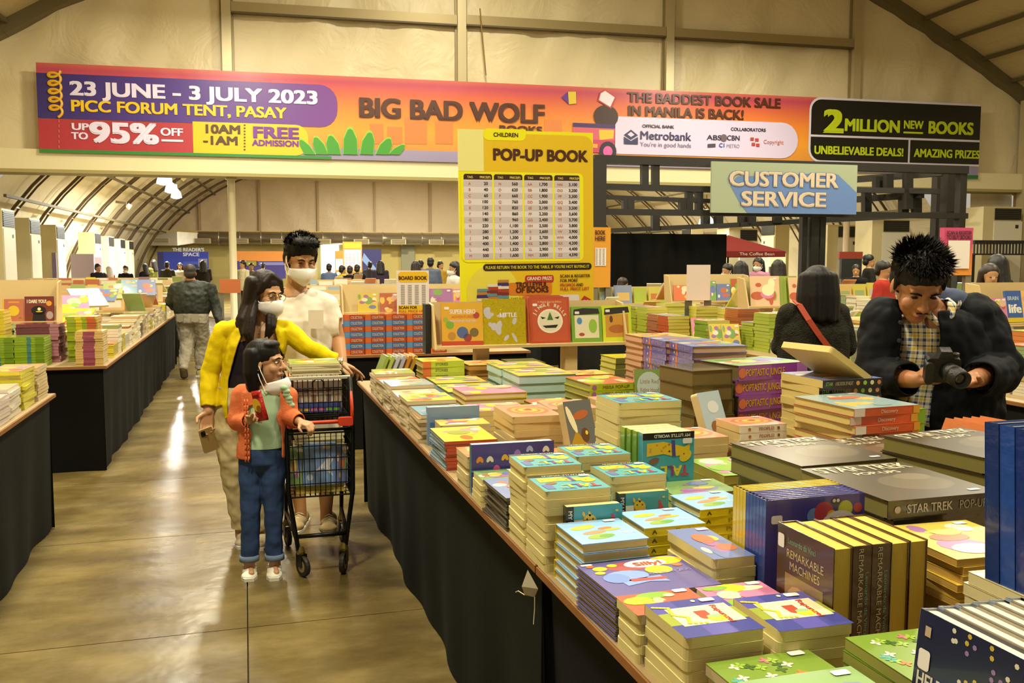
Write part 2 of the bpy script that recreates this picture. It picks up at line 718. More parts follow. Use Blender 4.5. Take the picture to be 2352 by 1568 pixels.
endw = link('wall_far', None, mtx=HM)
struct(endw)
prop(endw, label='far end wall of the second hall with a yellow band')
for k in range(9):
    a = UC_ - AC_ + k * 2 * AC_ / 9
    b = a + 2 * AC_ / 9
    vs, fs = [], []
    for i in range(13):
        u = a + (b - a) * i / 12
        top = BC_ * math.sqrt(max(0, 1 - ((u - UC_) / AC_) ** 2))
        top = max(top, 3.35)
        for j in range(11):
            z = 3.3 + (top - 3.3) * j / 10
            e = math.sin(PI * i / 12)
            vs.append((u, NF - .05 - .05 * e * math.sin(3 * u + 2.1 * z + k) - .03 * e * math.sin(8 * u - 5 * z), z))
    for i in range(12):
        for j in range(10):
            q = i * 11 + j
            fs.append((q, q + 11, q + 12, q + 1))
    MB().add(vs, fs, fabric('#d6c2a4', .5, .5)).build('fabric_panel', endw, smooth=True)
    m = MB()
    m.box((a - .06, NF - .2, 3.3), (a + .06, NF - .05, max(3.4, BC_ * math.sqrt(max(0, 1 - ((a - UC_) / AC_) ** 2)))), mat('#b29a74', rough=.5))
    m.build('post', endw)
m = MB()
m.box((UC_ - AC_, NF - .3, 2.85), (UC_ + AC_, NF, 3.32), mat('#dcc668', rough=.6))
m.build('yellow_band', endw)
m = MB()
m.box((UC_ - AC_, NF - .1, 0), (UC_ + AC_, NF + .1, 2.86), mat('#c4b26c', rough=.7, mottle=(.4, .1)))
m.build('lower_wall', endw)
# ventilation duct along the far wall
m = MB()
zc = athall(800, 548, NF - 1).z
u0, u1 = athall(300, 548, NF - 1).x, athall(1040, 548, NF - 1).x + 1.5
ue = athall(455, 548, NF - 1).x
DUCT = mat('#bdb3a0', rough=.28, metal=.75, bump=(2., .3))
for k in range(14):
    a = ue + (u1 - ue) * k / 14
    b = ue + (u1 - ue) * (k + 1) / 14
    mt = Matrix.Translation((a, NF - 1, zc)) @ Matrix.Rotation(PI / 2, 4, 'Y')
    m.lathe([(.34, 0), (.34, b - a - .06), (.37, b - a - .05), (.37, b - a)], DUCT, 16, mt)
duct = m.build('ventilation_duct', mtx=HM, smooth=True)
prop(duct, 'long round silver ventilation duct under the yellow band of the far wall', 'duct')
m = MB()
m.box((u0, NF - 1.4, zc - .42), (ue - 1.0, NF - .6, zc + .3), DUCT)
vs = [(ue - 1.0, NF - 1.4, zc - .42), (ue - 1.0, NF - .6, zc - .42), (ue - 1.0, NF - .6, zc + .3), (ue - 1.0, NF - 1.4, zc + .3),
      (ue + .05, NF - 1.25, zc - .25), (ue + .05, NF - .75, zc - .25), (ue + .05, NF - .75, zc + .25), (ue + .05, NF - 1.25, zc + .25)]
m.add(vs, [(0, 4, 5, 1), (1, 5, 6, 2), (2, 6, 7, 3), (3, 7, 4, 0)], DUCT)
m.build('square_section', duct)
for px in (370, 465, 552, 640, 742, 830, 915, 1002):
    u = athall(px, 550, NF - 1.4).x
    m = MB()
    m.box((u - .42, NF - 1.46, zc - .3), (u + .42, NF - 1.36, zc - .04), mat('#c9b98f', rough=.5))
    for q in range(5):
        m.box((u - .36, NF - 1.48, zc - .27 + q * .045), (u + .36, NF - 1.45, zc - .25 + q * .045), mat('#5a4a34', rough=.6))
    m.build('air_outlet', duct)

# ---- pendant lamps: rows of high-bay domes, with real lamps inside
GLOW = mat('#fff6dc', emit=14.0)
GLOWB = mat('#dff4ff', emit=1.6)


def pendant(p, power, label, size=.26, glow=None, colour=None, topz=None, group=None):
    root = empty('pendant_lamp', p)
    prop(root, label, 'lamp', group)
    m = MB()
    m.lathe([(size, 0), (size * .97, .06), (size * .8, .2), (size * .45, .3), (size * .22, .34), (size * .2, .48), (.01, .5)], glow if glow is GLOWB else mat('#b9b6a6', rough=.35, metal=.5), 18)
    m.build('shade', root, smooth=True)
    m = MB()
    m.lathe([(.0, -.05), (size * .55, -.035), (size * .93, .02)], glow or GLOW, 18)
    m.build('bulb', root, smooth=True)
    m = MB()
    m.tube([(0, 0, .48), (0, 0, (topz or p[2] + 2.2) - p[2])], .012, mat('#4a4434', rough=.6), 6)
    m.build('cord', root)
    if power:
        la = bpy.data.lights.new('lamp_light', 'AREA')
        la.shape = 'DISK'
        la.size = size * 3.2
        la.energy = power
        la.color = colour or LAMP_COLOUR
        lo = bpy.data.objects.new('lamp_light', la)
        lo.location = (0, 0, -.09)
        lo.parent = root
        COL.objects.link(lo)
    return root


RN = ['first', 'second', 'third', 'fourth']
CN = ['aisle-side', 'middle', 'far-side']
for i, n in enumerate((-22.5, -17.0, -11.0, -4.5)):
    for j, u in enumerate((4.4, 9.6, 17.0)):
        z = roofz(u) - 1.7 if j == 1 else 7.6
        pendant(tuple(hp(u, n, z)), LAMP_POWER, f'dome pendant lamp under the tent roof, {RN[i]} row, {CN[j]} column', topz=roofz(u) - .1, group='dome lamps under the near roof')
for k, (px, py, n) in enumerate(((376, 422, 7.0), (393, 441, 10.0), (405, 454, 12.5))):
    h = athall(px, py, n)
    pendant(tuple(hp(*h)), LAMP_POWER * 1.8, ('largest', 'middle', 'smallest')[k] + ' of three glowing dome lamps below the beam of the far vault', .22 - .01 * k, GLOWB, (.95, .95, .85), BC_ * .9, 'three glowing dome lamps in the far hall')
for k, (u, n) in enumerate(((10, 6), (10, 13), (10, 20), (17, 8), (17, 17))):
    pendant(tuple(hp(u, n, 6.3)), LAMP_POWER * 2.4, f'dome pendant lamp high in the far vault, {("nearest", "second", "rear")[k % 3]} on its {"centre" if k < 3 else "side"} line', topz=BC_ * .97, group='dome lamps in the far vault')
h = athall(1622, 518, 2.5)
pendant(tuple(hp(*h)), 120, 'bright white twin-disc lamp hanging behind the black service booth', .24, GLOWB, (.95, .97, 1.), 3.66)

# ================================================================== people
def capsule(mb_v, mb_f, p0, r0, p1, r1, n=14, caps=4):
    p0, p1 = V(p0), V(p1)
    d = p1 - p0
    L = d.length
    d = d.normalized() if L > 1e-6 else V((0, 0, 1))
    x = d.orthogonal().normalized()
    y = d.cross(x)
    rings = []
    for k in range(caps):
        a = -PI / 2 + (PI / 2) * (k + .35) / caps
        rings.append((p0 + d * r0 * math.sin(a), r0 * math.cos(a)))
    rings.append((p0, r0))
    rings.append((p1, r1))
    for k in range(caps - 1, -1, -1):
        a = PI / 2 - (PI / 2) * (k + .35) / caps
        rings.append((p1 + d * r1 * math.sin(a), r1 * math.cos(a)))
    base = len(mb_v)
    for c, r in rings:
        for k in range(n):
            t = 2 * PI * k / n
            mb_v.append(c + x * r * math.cos(t) + y * r * math.sin(t))
    for i in range(len(rings) - 1):
        for k in range(n):
            a, b = base + i * n, base + (i + 1) * n
            mb_f.append((a + k, a + (k + 1) % n, b + (k + 1) % n, b + k))
    mb_f.append(tuple(base + k for k in range(n - 1, -1, -1)))
    e = base + (len(rings) - 1) * n
    mb_f.append(tuple(e + k for k in range(n)))


def ellipsoid(mb_v, mb_f, c, r, q=None, n=16, h=10):
    c = V(c)
    base = len(mb_v)
    for i in range(1, h):
        a = -PI / 2 + PI * i / h
        for k in range(n):
            t = 2 * PI * k / n
            p = V((r[0] * math.cos(a) * math.cos(t), r[1] * math.cos(a) * math.sin(t), r[2] * math.sin(a)))
            mb_v.append(c + (q @ p if q else p))
    for i in range(h - 2):
        for k in range(n):
            a, b = base + i * n, base + (i + 1) * n
            mb_f.append((a + k, a + (k + 1) % n, b + (k + 1) % n, b + k))
    mb_f.append(tuple(base + k for k in range(n - 1, -1, -1)))
    e = base + (h - 2) * n
    mb_f.append(tuple(e + k for k in range(n)))


def loft(mb_v, mb_f, rings, n=20):
    """rings: (centre, rx, ry, turn about z)"""
    base = len(mb_v)
    for c, rx, ry, a in rings:
        c = V(c)
        ca, sa = math.cos(a), math.sin(a)
        for k in range(n):
            t = 2 * PI * k / n
            x, y = rx * math.cos(t), ry * math.sin(t)
            mb_v.append(c + V((x * ca - y * sa, x * sa + y * ca, 0)))
    for i in range(len(rings) - 1):
        for k in range(n):
            a, b = base + i * n, base + (i + 1) * n
            mb_f.append((a + k, a + (k + 1) % n, b + (k + 1) % n, b + k))
    mb_f.append(tuple(base + k for k in range(n - 1, -1, -1)))
    e = base + (len(rings) - 1) * n
    mb_f.append(tuple(e + k for k in range(n)))


FOLDS = bpy.data.textures.new('folds', 'CLOUDS')
FOLDS.noise_scale = .07
FOLDS.noise_depth = 1
STRANDS = bpy.data.textures.new('strands', 'CLOUDS')
STRANDS.noise_scale = .02


def blob(name, prims, voxel, m, parent=None, smooth=5, cut=None, solid=0., folds=0., tex=None):
    """one continuous surface grown over limbs and masses; cut(p) True removes the cloth there"""
    vs, fs = [], []
    for p in prims:
        if p[0] == 'c':
            capsule(vs, fs, *p[1:])
        elif p[0] == 'e':
            ellipsoid(vs, fs, *p[1:])
        elif p[0] == 'l':
            loft(vs, fs, p[1])
        elif p[0] == 'chain':
            for (a, ra), (b, rb) in zip(p[1], p[1][1:]):
                capsule(vs, fs, a, ra, b, rb)
    me = bpy.data.meshes.new(name)
    me.from_pydata([tuple(v) for v in vs], [], fs)
    tmp = bpy.data.objects.new('growing', me)
    COL.objects.link(tmp)
    r = tmp.modifiers.new('r', 'REMESH')
    r.mode = 'VOXEL'
    r.voxel_size = voxel
    r.use_smooth_shade = True
    if smooth:
        s = tmp.modifiers.new('s', 'SMOOTH')
        s.factor = .5
        s.iterations = smooth
    if folds:
        d = tmp.modifiers.new('d', 'DISPLACE')
        d.texture = tex or FOLDS
        d.strength = folds
        d.mid_level = .5
    dg = bpy.context.evaluated_depsgraph_get()
    out = bpy.data.meshes.new_from_object(tmp.evaluated_get(dg))
    bpy.data.objects.remove(tmp)
    bpy.data.meshes.remove(me)
    if cut or solid:
        bm = bmesh.new()
        bm.from_mesh(out)
        if cut:
            kill = [v for v in bm.verts if cut(v.co)]
            bmesh.ops.delete(bm, geom=kill, context='VERTS')
            for _ in range(10):
                new = {}
                for v in bm.verts:
                    nb = [e.other_vert(v).co for e in v.link_edges if e.is_boundary]
                    if len(nb) == 2:
                        new[v] = v.co * .5 + (nb[0] + nb[1]) * .25
                for v, c in new.items():
                    v.co = c
        if solid:
            bmesh.ops.solidify(bm, geom=list(bm.faces), thickness=-solid)
        for f in bm.faces:
            f.smooth = True
        bm.to_mesh(out)
        bm.free()
    out.materials.clear()
    out.materials.append(asmat(m))
    out.name = name
    return link(name, out, parent)


def lerp(a, b, t):
    return V(a) * (1 - t) + V(b) * t


class Figure:
    """local frame: x to the camera's right, y away from the camera, z up; origin on the floor"""

    def __init__(s, x, y):
        s.o = V((x, y, 0))
        s.d = s.o.dot(HF)

    def pt(s, px, py, b=0.):
        p = atd(px, py, s.d + b) - s.o
        return V((p.dot(RGT), p.dot(HF), p.z))

    def place(s, root):
        root.location = s.o
        root.rotation_euler = (0, 0, -YAW)
        return root


class Head:
    def __init__(s, c, fwd, up=(0, 0, 1), size=1.):
        s.c = V(c)
        f = V(fwd).normalized()
        u = V(up)
        u = (u - f * u.dot(f)).normalized()
        r = f.cross(u)
        s.q = Matrix((r, f, u)).transposed().to_quaternion()
        s.k = size

    def p(s, x, y, z):
        return s.c + s.q @ (V((x, y, z)) * s.k)

    def e(s, x, y, z, rx, ry, rz):
        return ('e', s.p(x, y, z), (rx * s.k, ry * s.k, rz * s.k), s.q)

    def skull(s):
        k = s.k
        out = [s.e(0, -.012, .03, .074, .094, .088), s.e(0, .022, -.035, .058, .066, .078), s.e(0, .048, -.09, .033, .033, .024),
               s.e(0, .07, .022, .048, .02, .014), s.e(.036, .06, -.03, .024, .022, .024), s.e(-.036, .06, -.03, .024, .022, .024),
               ('c', s.p(0, .086, .006), .009 * k, s.p(0, .104, -.028), .0135 * k),
               s.e(.012, .094, -.031, .009, .009, .008), s.e(-.012, .094, -.031, .009, .009, .008),
               s.e(0, .085, -.062, .024, .012, .011)]
        for sx in (-1, 1):
            out.append(s.e(sx * .076, -.004, -.008, .010, .02, .031))
        return out

    def face(s, root, skin_lip='#8a4f3c', closed=False):
        for sx in (-1, 1):
            v, f = [], []
            ellipsoid(v, f, s.p(sx * .031, .079, .003), (.0125 * s.k, .008 * s.k, (.0028 if closed else .006) * s.k), s.q, 12, 8)
            e = MB().add(v, f, mat('#2a1c12' if closed else '#ddd3c0', rough=.2)).build('eye', root, smooth=True)
            if not closed:
                v, f = [], []
                ellipsoid(v, f, s.p(sx * .031, .083, .002), (.006 * s.k, .0055 * s.k, .0058 * s.k), s.q, 12, 8)
                MB().add(v, f, mat('#1a100a', rough=.1)).build('iris', e, smooth=True)
            MB().tube([s.p(sx * .014, .094, .021), s.p(sx * .03, .093, .027), s.p(sx * .048, .081, .021)], [.003 * s.k, .0042 * s.k, .0022 * s.k], mat('#17100a', rough=.8), 6).build('eyebrow', root, smooth=True)

    def lips(s, root):
        v, f = [], []
        ellipsoid(v, f, s.p(0, .093, -.0605), (.02 * s.k, .007 * s.k, .0035 * s.k), s.q, 12, 8)
        ellipsoid(v, f, s.p(0, .091, -.068), (.018 * s.k, .007 * s.k, .0045 * s.k), s.q, 12, 8)
        MB().add(v, f, mat('#8f5340', rough=.45)).build('lips', root, smooth=True)

    def mask(s, root, drop=0., tilt=0., m='#e9e6e0'):
        rows = [(.124, -.010, .04, -.036), (.142, -.044, .033, -.05), (.134, -.084, .033, -.066), (.084, -.126, .028, -.078)]
        rows = [(a, b - drop, c, d - drop) for a, b, c, d in rows]
        vs, fs = [], []
        N = 12
        full = []
        for i in range(len(rows) - 1):
            full.append(rows[i])
            full.append(tuple((x + y) / 2 for x, y in zip(rows[i], rows[i + 1])))
        full.append(rows[-1])
        for yc, zc, ys, zs in full:
            for k in range(N + 1):
                t = -1 + 2 * k / N
                a = abs(t)
                vs.append(s.p(.077 * t, yc + (ys - yc) * a ** 1.7, zc + (zs - zc) * a ** 1.3))
        for i in range(len(full) - 1):
            for k in range(N):
                q = i * (N + 1) + k
                fs.append((q, q + 1, q + N + 2, q + N + 1))
        mk = MB().add(vs, fs, mat(m, rough=.8)).build('face_mask', root, smooth=True)
        sd = mk.modifiers.new('thickness', 'SOLIDIFY')
        sd.thickness = .003
        for sx in (-1, 1):
            loop = MB()
            a = s.p(sx * .077, .04, -.038 - drop)
            b = s.p(sx * .077, .029, -.077 - drop)
            e1 = s.p(sx * .081, -.008, .018)
            e2 = s.p(sx * .082, -.014, -.022)
            loop.tube([a, lerp(a, e1, .5) + s.q @ V((sx * .006, 0, 0)), e1], .0022, mat('#efece4', rough=.8), 6)
            loop.tube([b, lerp(b, e2, .5) + s.q @ V((sx * .006, 0, 0)), e2], .0022, mat('#efece4', rough=.8), 6)
            loop.build('ear_loop', mk)
        return mk


def hand(w, d, n, size=1., curl=(.5, .5, .5, .5), thumb=1, tcurl=.4, spread=.06):
    """palm and five fingers; w wrist, d towards the knuckles, n the way the fingers bend, thumb +1/-1 side"""
    w, d, n = V(w), V(d).normalized(), V(n)
    n = (n - d * n.dot(d)).normalized()
    sd = d.cross(n) * thumb
    k = size
    out = []
    lens = [(.042, .026, .02), (.046, .029, .021), (.043, .027, .02), (.033, .021, .018)]
    for i in range(4):
        off = (.028 - .019 * i) * k
        kn = w + d * (.085 - .006 * abs(i - 1)) * k + sd * off
        out.append(('c', w + sd * off * .6 + d * .01 * k, .0135 * k, kn, .0108 * k))
        a = curl[i]
        dirv = (d + sd * spread * (1.2 - i)).normalized()
        p = kn
        ang = 0
        for j, L in enumerate(lens[i]):
            ang += a * (1, 1.15, .8)[j]
            v = dirv * math.cos(ang) + n * math.sin(ang)
            q = p + v * L * k
            out.append(('c', p, (.0092 - .0008 * j) * k, q, (.0086 - .0009 * j) * k))
            p = q
    b = w + d * .022 * k + sd * .03 * k + n * .006 * k
    out.append(('c', w + d * .01 * k, .015 * k, b, .014 * k))
    v1 = (d * .62 + sd * .75 + n * .25).normalized()
    c = b + v1 * .038 * k
    out.append(('c', b, .0125 * k, c, .0105 * k))
    v2 = (d * .85 + sd * (.55 - tcurl) + n * (.2 + tcurl)).normalized()
    out.append(('c', c, .0102 * k, c + v2 * .03 * k, .0085 * k))
    return out


def shoe(fig_heel, toe, w, h, name, root, m, sole='#d8d2c0', voxel=.006, open_top=False):
    a, b = V(fig_heel), V(toe)
    d = (b - a)
    up = V((0, 0, 1))
    prims = [('e', lerp(a, b, .22) + up * h * .5, (w * .48, w * .48, h * .52)), ('e', lerp(a, b, .48) + up * h * .42, (w * .5, w * .55, h * .42)),
             ('e', lerp(a, b, .76) + up * h * .34, (w * .54, w * .58, h * .34)), ('c', lerp(a, b, .2) + up * h * .3, w * .4, lerp(a, b, .78) + up * h * .27, w * .42)]
    sh = blob(name, prims, voxel, m, root, 3, cut=(lambda p: p.z < .008))
    q = [lerp(a, b, t) for t in (-.02, .25, .5, .8, 1.0)]
    side = d.normalized().cross(up)
    ws = [.36, .46, .47, .52, .3]
    pts = [p + side * w * k for p, k in zip(q, ws)] + [p - side * w * k for p, k in zip(q[::-1], ws[::-1])]
    MB().prism([(p.x, p.y) for p in pts], .0, .016, mat(sole, rough=.7)).build('sole', sh)
    return sh


SKIN1, SKIN2, SKIN3 = mat('#b98a62', rough=.5, mottle=(18., .06)), mat('#b2804f', rough=.5, mottle=(18., .06)), mat('#a87048', rough=.5, mottle=(18., .06))


def hair_mat(hexc, rough=.5):
    m = bpy.data.materials.new('hair_strands')
    m.use_nodes = True
    nt = m.node_tree
    b = nt.nodes['Principled BSDF']
    b.inputs['Roughness'].default_value = rough
    b.inputs['Specular IOR Level'].default_value = .22
    tc = nt.nodes.new('ShaderNodeTexCoord')
    mp = nt.nodes.new('ShaderNodeMapping')
    mp.inputs['Scale'].default_value = (170., 170., 7.)
    nt.links.new(tc.outputs['Object'], mp.inputs[0])
    n = nt.nodes.new('ShaderNodeTexNoise')
    n.inputs['Scale'].default_value = 1.
    n.inputs['Detail'].default_value = 2
    nt.links.new(mp.outputs[0], n.inputs['Vector'])
    bp = nt.nodes.new('ShaderNodeBump')
    bp.inputs['Strength'].default_value = .35
    bp.inputs['Distance'].default_value = .004
    nt.links.new(n.outputs['Fac'], bp.inputs['Height'])
    nt.links.new(bp.outputs[0], b.inputs['Normal'])
    mx = nt.nodes.new('ShaderNodeMix')
    mx.data_type = 'RGBA'
    c = lin(hexc)
    mx.inputs[6].default_value = (c[0] * .6, c[1] * .6, c[2] * .6, 1)
    mx.inputs[7].default_value = (c[0] * 1.4, c[1] * 1.4, c[2] * 1.4, 1)
    nt.links.new(n.outputs['Fac'], mx.inputs[0])
    nt.links.new(mx.outputs[2], b.inputs['Base Color'])
    return m


HAIRM = hair_mat('#120d09')
HAIRB = hair_mat('#1d120b')

def bristles(hd, n, l0, l1, root, seed, sweep=.4):
    """short straight hair standing on the crown, front swept forward"""
    rnd = random.Random(seed)
    m = MB()
    for _ in range(n):
        a, e = rnd.uniform(0, 2 * PI), math.asin(rnd.uniform(-.15, 1))
        d = V((math.cos(a) * math.cos(e), math.sin(a) * math.cos(e), math.sin(e)))
        if d.y > .3 and d.z < .3:
            continue
        b = V((d.x * .083, d.y * .098 - .02, d.z * .083 + .055))
        if d.y > .1:
            b += V((0, .026 * min(1, d.y * 1.6), .012))
        g = (d * .8 + V((rnd.uniform(-.3, .3), sweep + rnd.uniform(-.2, .3), .35 * max(0, d.z)))).normalized()
        if d.y > .35:
            g = (d * .5 + V((rnd.uniform(-.3, .3), .7, rnd.uniform(-.5, .35)))).normalized()
        if d.z < .25:
            g = (d * .35 + V((0, .1, -.9))).normalized()
        L = rnd.uniform(l0, l1) * (1 if d.z > .25 else .6)
        x = g.orthogonal().normalized() * .0035
        y = g.cross(x)
        t = hd.p(*(b + g * L))
        m.add([hd.p(*(b + x)), hd.p(*(b - x * .5 + y * .87)), hd.p(*(b - x * .5 - y * .87)), t], [(0, 1, 3), (1, 2, 3), (2, 0, 3)], HAIRM)
    o = m.build('hair_strand', root)
    o['kind'] = 'stuff'
    return o


# ------------------------------------------------------------------ girl
F = Figure(.045, 4.66)
sk, pt = [], F.pt
neck = pt(611, 872)
hd = Head(pt(611, 832, .0), (.93, -.22, .02), (0, 0, 1), .92)
shl, shr = pt(556, 906, .02), pt(660, 908, -.01)
hipc = pt(602, 1040, .01)
elL, wrL = pt(543, 968, .0), pt(575, 966, -.09)
elR, wrR = pt(664, 953, -.02), pt(690, 969, -.10)
body = hd.skull()
body += [('c', hd.p(0, -.01, -.06), .036, neck + V((0, .01, -.03)), .034),
         ('l', [(lerp(neck, hipc, .06), .04, .04, 0), (lerp(neck, hipc, .16), .10, .06, 0), (lerp(neck, hipc, .4), .105, .07, 0), (lerp(neck, hipc, .75), .095, .066, 0), (hipc, .105, .075, 0), (hipc - V((0, 0, .04)), .09, .07, 0)])]
body += [('chain', [(shl, .035), (elL, .027), (wrL, .019)]), ('chain', [(shr, .035), (elR, .027), (wrR, .019)])]
body += hand(wrL, (.55, -.35, .45), (.3, -.6, -.2), .72, (.75, .75, .75, .7), -1, .5)
body += hand(wrR, (.75, -.5, -.1), (.1, .2, -1), .72, (.85, .85, .85, .85), -1, .6)
anL, anR = pt(573, 1287, .0), pt(631, 1277, .02)
knL, knR = pt(576, 1168, -.01), pt(628, 1166, .0)
htL, htR = pt(578, 1052, .01), pt(626, 1052, .01)
body += [('chain', [(htL, .055), (knL, .038), (anL, .028), (anL - V((0, .0, .06)), .03)]), ('chain', [(htR, .055), (knR, .038), (anR, .028), (anR - V((0, 0, .06)), .03)])]
footL, footR = (pt(572, 1312, .07), pt(577, 1326, -.07)), (pt(628, 1303, .08), pt(634, 1312, -.06))
for a, b in (footL, footR):
    a.z = b.z = .03
    body.append(('c', a, .019, b, .017))
girl = blob('person', body, .0042, SKIN1, None, 3)
prop(F.place(girl), 'small girl in coral cardigan and jeans holding a red snack pack beside the trolley', 'person', 'family beside the trolley')
hd.face(girl)
hd.lips(girl)
hd.mask(girl, drop=.068)
# hair: shoulder-length black bob
hp_ = hd.p
hair = [hd.e(0, -.02, .045, .083, .1, .088), hd.e(0, -.055, -.02, .078, .068, .09), ('c', hp_(.066, -.01, .03), .022, hp_(.068, -.012, -.08), .018)]
for i in range(9):
    a = PI * (.02 + .96 * i / 8)
    x, y = .068 * math.cos(a), -.03 - .055 * math.sin(a)
    hair.append(('chain', [(hp_(x, y, .05), .032), (hp_(x * 1.05, y - .005, -.05), .031), (hp_(x * .98, y, -.135 - .01 * (i % 2)), .022)]))
hair += [('chain', [(hp_(-.07, .0, .03), .022), (hp_(-.075, -.005, -.06), .022), (hp_(-.06, .0, -.14), .014)]), hd.e(0, .03, .095, .058, .05, .028)]
blob('hair', hair, .005, HAIRM, girl, 4)
MB().lathe([(.0, 0), (.006, .002), (.0, .006)], mat('#d8b040', rough=.2, metal=1), 8, Matrix.Translation(hp_(.087, .0, -.036))).build('earring', girl)
# mint shirt
tors = [(lerp(neck, hipc, .10), .05, .05, 0), (lerp(neck, hipc, .17), .105, .067, 0), (lerp(neck, hipc, .42), .112, .08, 0), (lerp(neck, hipc, .75), .105, .076, 0), (hipc + V((0, 0, .03)), .112, .083, 0), (hipc - V((0, 0, .05)), .11, .08, 0)]
zsh = pt(600, 1027).z
blob('shirt', [('l', tors)], .0055, mat('#a9c6a0', rough=.85, mottle=(9., .07)), girl, 4, cut=lambda p: p.z < zsh, folds=.006)
blob('ruffle', [('e', lerp(pt(652, 890, -.065), pt(666, 930, -.045), k / 5) + V((.006 * (k % 2), 0, 0)), (.02, .012, .013)) for k in range(6)], .004, mat('#a9c6a0', rough=.85), girl, 2)
# coral cardigan, open in front
CORAL = mat('#d97446', rough=.85, mottle=(12., .1), bump=(160., .2))
car = [('c', lerp(neck, shl, .35) - V((0, 0, .03)), .045, shl, .045), ('c', lerp(neck, shr, .35) - V((0, 0, .03)), .045, shr, .044), ('l', [(lerp(neck, hipc, .09), .055, .05, 0), (lerp(neck, hipc, .16), .115, .073, 0), (lerp(neck, hipc, .42), .125, .088, 0), (lerp(neck, hipc, .8), .118, .088, 0), (hipc - V((0, 0, .05)), .128, .096, 0)]),
       ('chain', [(shl, .048), (elL, .042), (lerp(elL, wrL, .78), .034), (wrL, .033)]), ('chain', [(shr, .046), (elR, .041), (lerp(elR, wrR, .7), .033), (wrR, .032)])]
zc = pt(575, 1049).z
xl, xr, zneck = pt(588, 950).x, pt(649, 950).x, pt(600, 893).z


def girl_open(p):
    if p.z < zc:
        return True
    if p.y < .0 and p.z < zneck + .05:
        w = (zneck - p.z) / .5
        lo = xl + .03 - .035 * min(1, max(0, w * 3))
        if lo < p.x < xr and (p - lerp(elR, wrR, .5)).length > .09 and (p - lerp(elL, wrL, .6)).length > .085:
            return True
    for e, w in ((elL, wrL), (elR, wrR)):
        d = (w - e).normalized()
        if (p - lerp(e, w, .86)).dot(d) > 0 and (p - w).length < .07:
            return True
    return p.z > neck.z - .03 and V((p.x - neck.x, p.y - neck.y, 0)).length < .06


blob('cardigan', car, .0055, CORAL, girl, 4, cut=girl_open, solid=.004, folds=.012)
m = MB()
for k in range(12):
    z = zneck - .04 - k * .028
    if z > zc + .01:
        for x in (xl - .016, xl - .03):
            m.tube([V((x, -.088, z)), V((x + .004, -.093, z - .01)), V((x - .002, -.09, z - .02)), V((x, -.088, z - .028))], .0035, CORAL, 6)
m.build('cardigan_frill', girl, smooth=True)
# jeans with turned-up cuffs
JEAN = mat('#33476e', rough=.85, mottle=(7., .28), bump=(260., .15))
jz = pt(600, 1018).z
je = [('l', [(hipc + V((0, 0, .045)), .104, .078, 0), (hipc, .113, .085, 0), (hipc - V((0, 0, .045)), .112, .083, 0), (hipc - V((0, 0, .085)), .07, .06, 0)]),
      ('chain', [(htL, .066), (lerp(htL, knL, .6), .058), (knL, .05), (lerp(knL, anL, .5), .046), (anL, .043), (anL - V((0, 0, .05)), .043)]),
      ('chain', [(htR, .066), (lerp(htR, knR, .6), .057), (knR, .049), (lerp(knR, anR, .5), .045), (anR, .042), (anR - V((0, 0, .05)), .042)])]
blob('jeans', je, .0055, JEAN, girl, 7, cut=lambda p: p.z > jz + .01 or p.z < .075, folds=.014)
for a in (anL, anR):
    m = MB()
    m.lathe([(.041, 0), (.048, .002), (.049, .03), (.042, .032)], mat('#6f7d92', rough=.9, mottle=(9., .15)), 20, Matrix.Translation((a.x, a.y, .072)))
    m.build('jeans_cuff', girl, smooth=True)
WHITE = mat('#e3dcc8', rough=.5)
for a, b in (footL, footR):
    s = shoe(V((a.x, a.y + .02, 0)), V((b.x, b.y - .035, 0)), .075, .05, 'shoe', girl, WHITE)
    c = lerp(a, b, .45)
    v, f = [], []
    ellipsoid(v, f, V((c.x, c.y + .012, .044)), (.02, .03, .007))
    MB().add(v, f, SKIN1).build('instep', s, smooth=True)
    MB().tube([V((c.x - .034, c.y - .005, .035)), V((c.x, c.y - .008, .059)), V((c.x + .034, c.y - .005, .035))], .007, WHITE, 8).build('strap', s, smooth=True)
# snack pack in her hand
root = empty('snack_pack', F.o + V((0, 0, 0)), -YAW)
prop(root, 'red and yellow foil snack pack held in the small girl\'s hand', 'snack')
a, b = pt(588, 897, -.165), pt(604, 966, -.16)
m = MB()
ax = (a - b).normalized()
rt = V((1, -.15, 0)) - ax * V((1, -.15, 0)).dot(ax)
mt = frame_mtx(b, rt, ax)
L = (a - b).length
rows = [(0, .030, .002), (.012, .031, .004), (.04, .03, .014), (L * .5, .027, .018), (L - .035, .026, .012), (L - .012, .026, .004), (L, .027, .002)]
vs, fs = [], []
for y, hw, hz in rows:
    vs += [(-hw, y, 0), (-hw * .5, y, hz), (0, y, hz * 1.15), (hw * .5, y, hz), (hw, y, 0), (0, y, -hz)]
for i in range(len(rows) - 1):
    for k in range(6):
        q = i * 6
        fs.append((q + k, q + (k + 1) % 6, q + 6 + (k + 1) % 6, q + 6 + k))
fs += [tuple(range(5, -1, -1)), tuple(len(vs) - 6 + k for k in range(6))]
m.add(vs, fs, mat('#a81d1a', rough=.25, bump=(60., .3)))
m.build('pouch', root, mtx=mt, smooth=True)
m = MB()
m.disc(-.003, L * .55, .02, .034, .0215, mat('#d0a22c', rough=.3), 14, .15)
m.disc(.004, L * .42, .012, .018, .0222, mat('#8a5a1c', rough=.3), 12)
m.rect(-.018, L * .78, .016, L * .88, .017, mat('#7c1414', rough=.3))
m.build('print', root, mtx=mt)

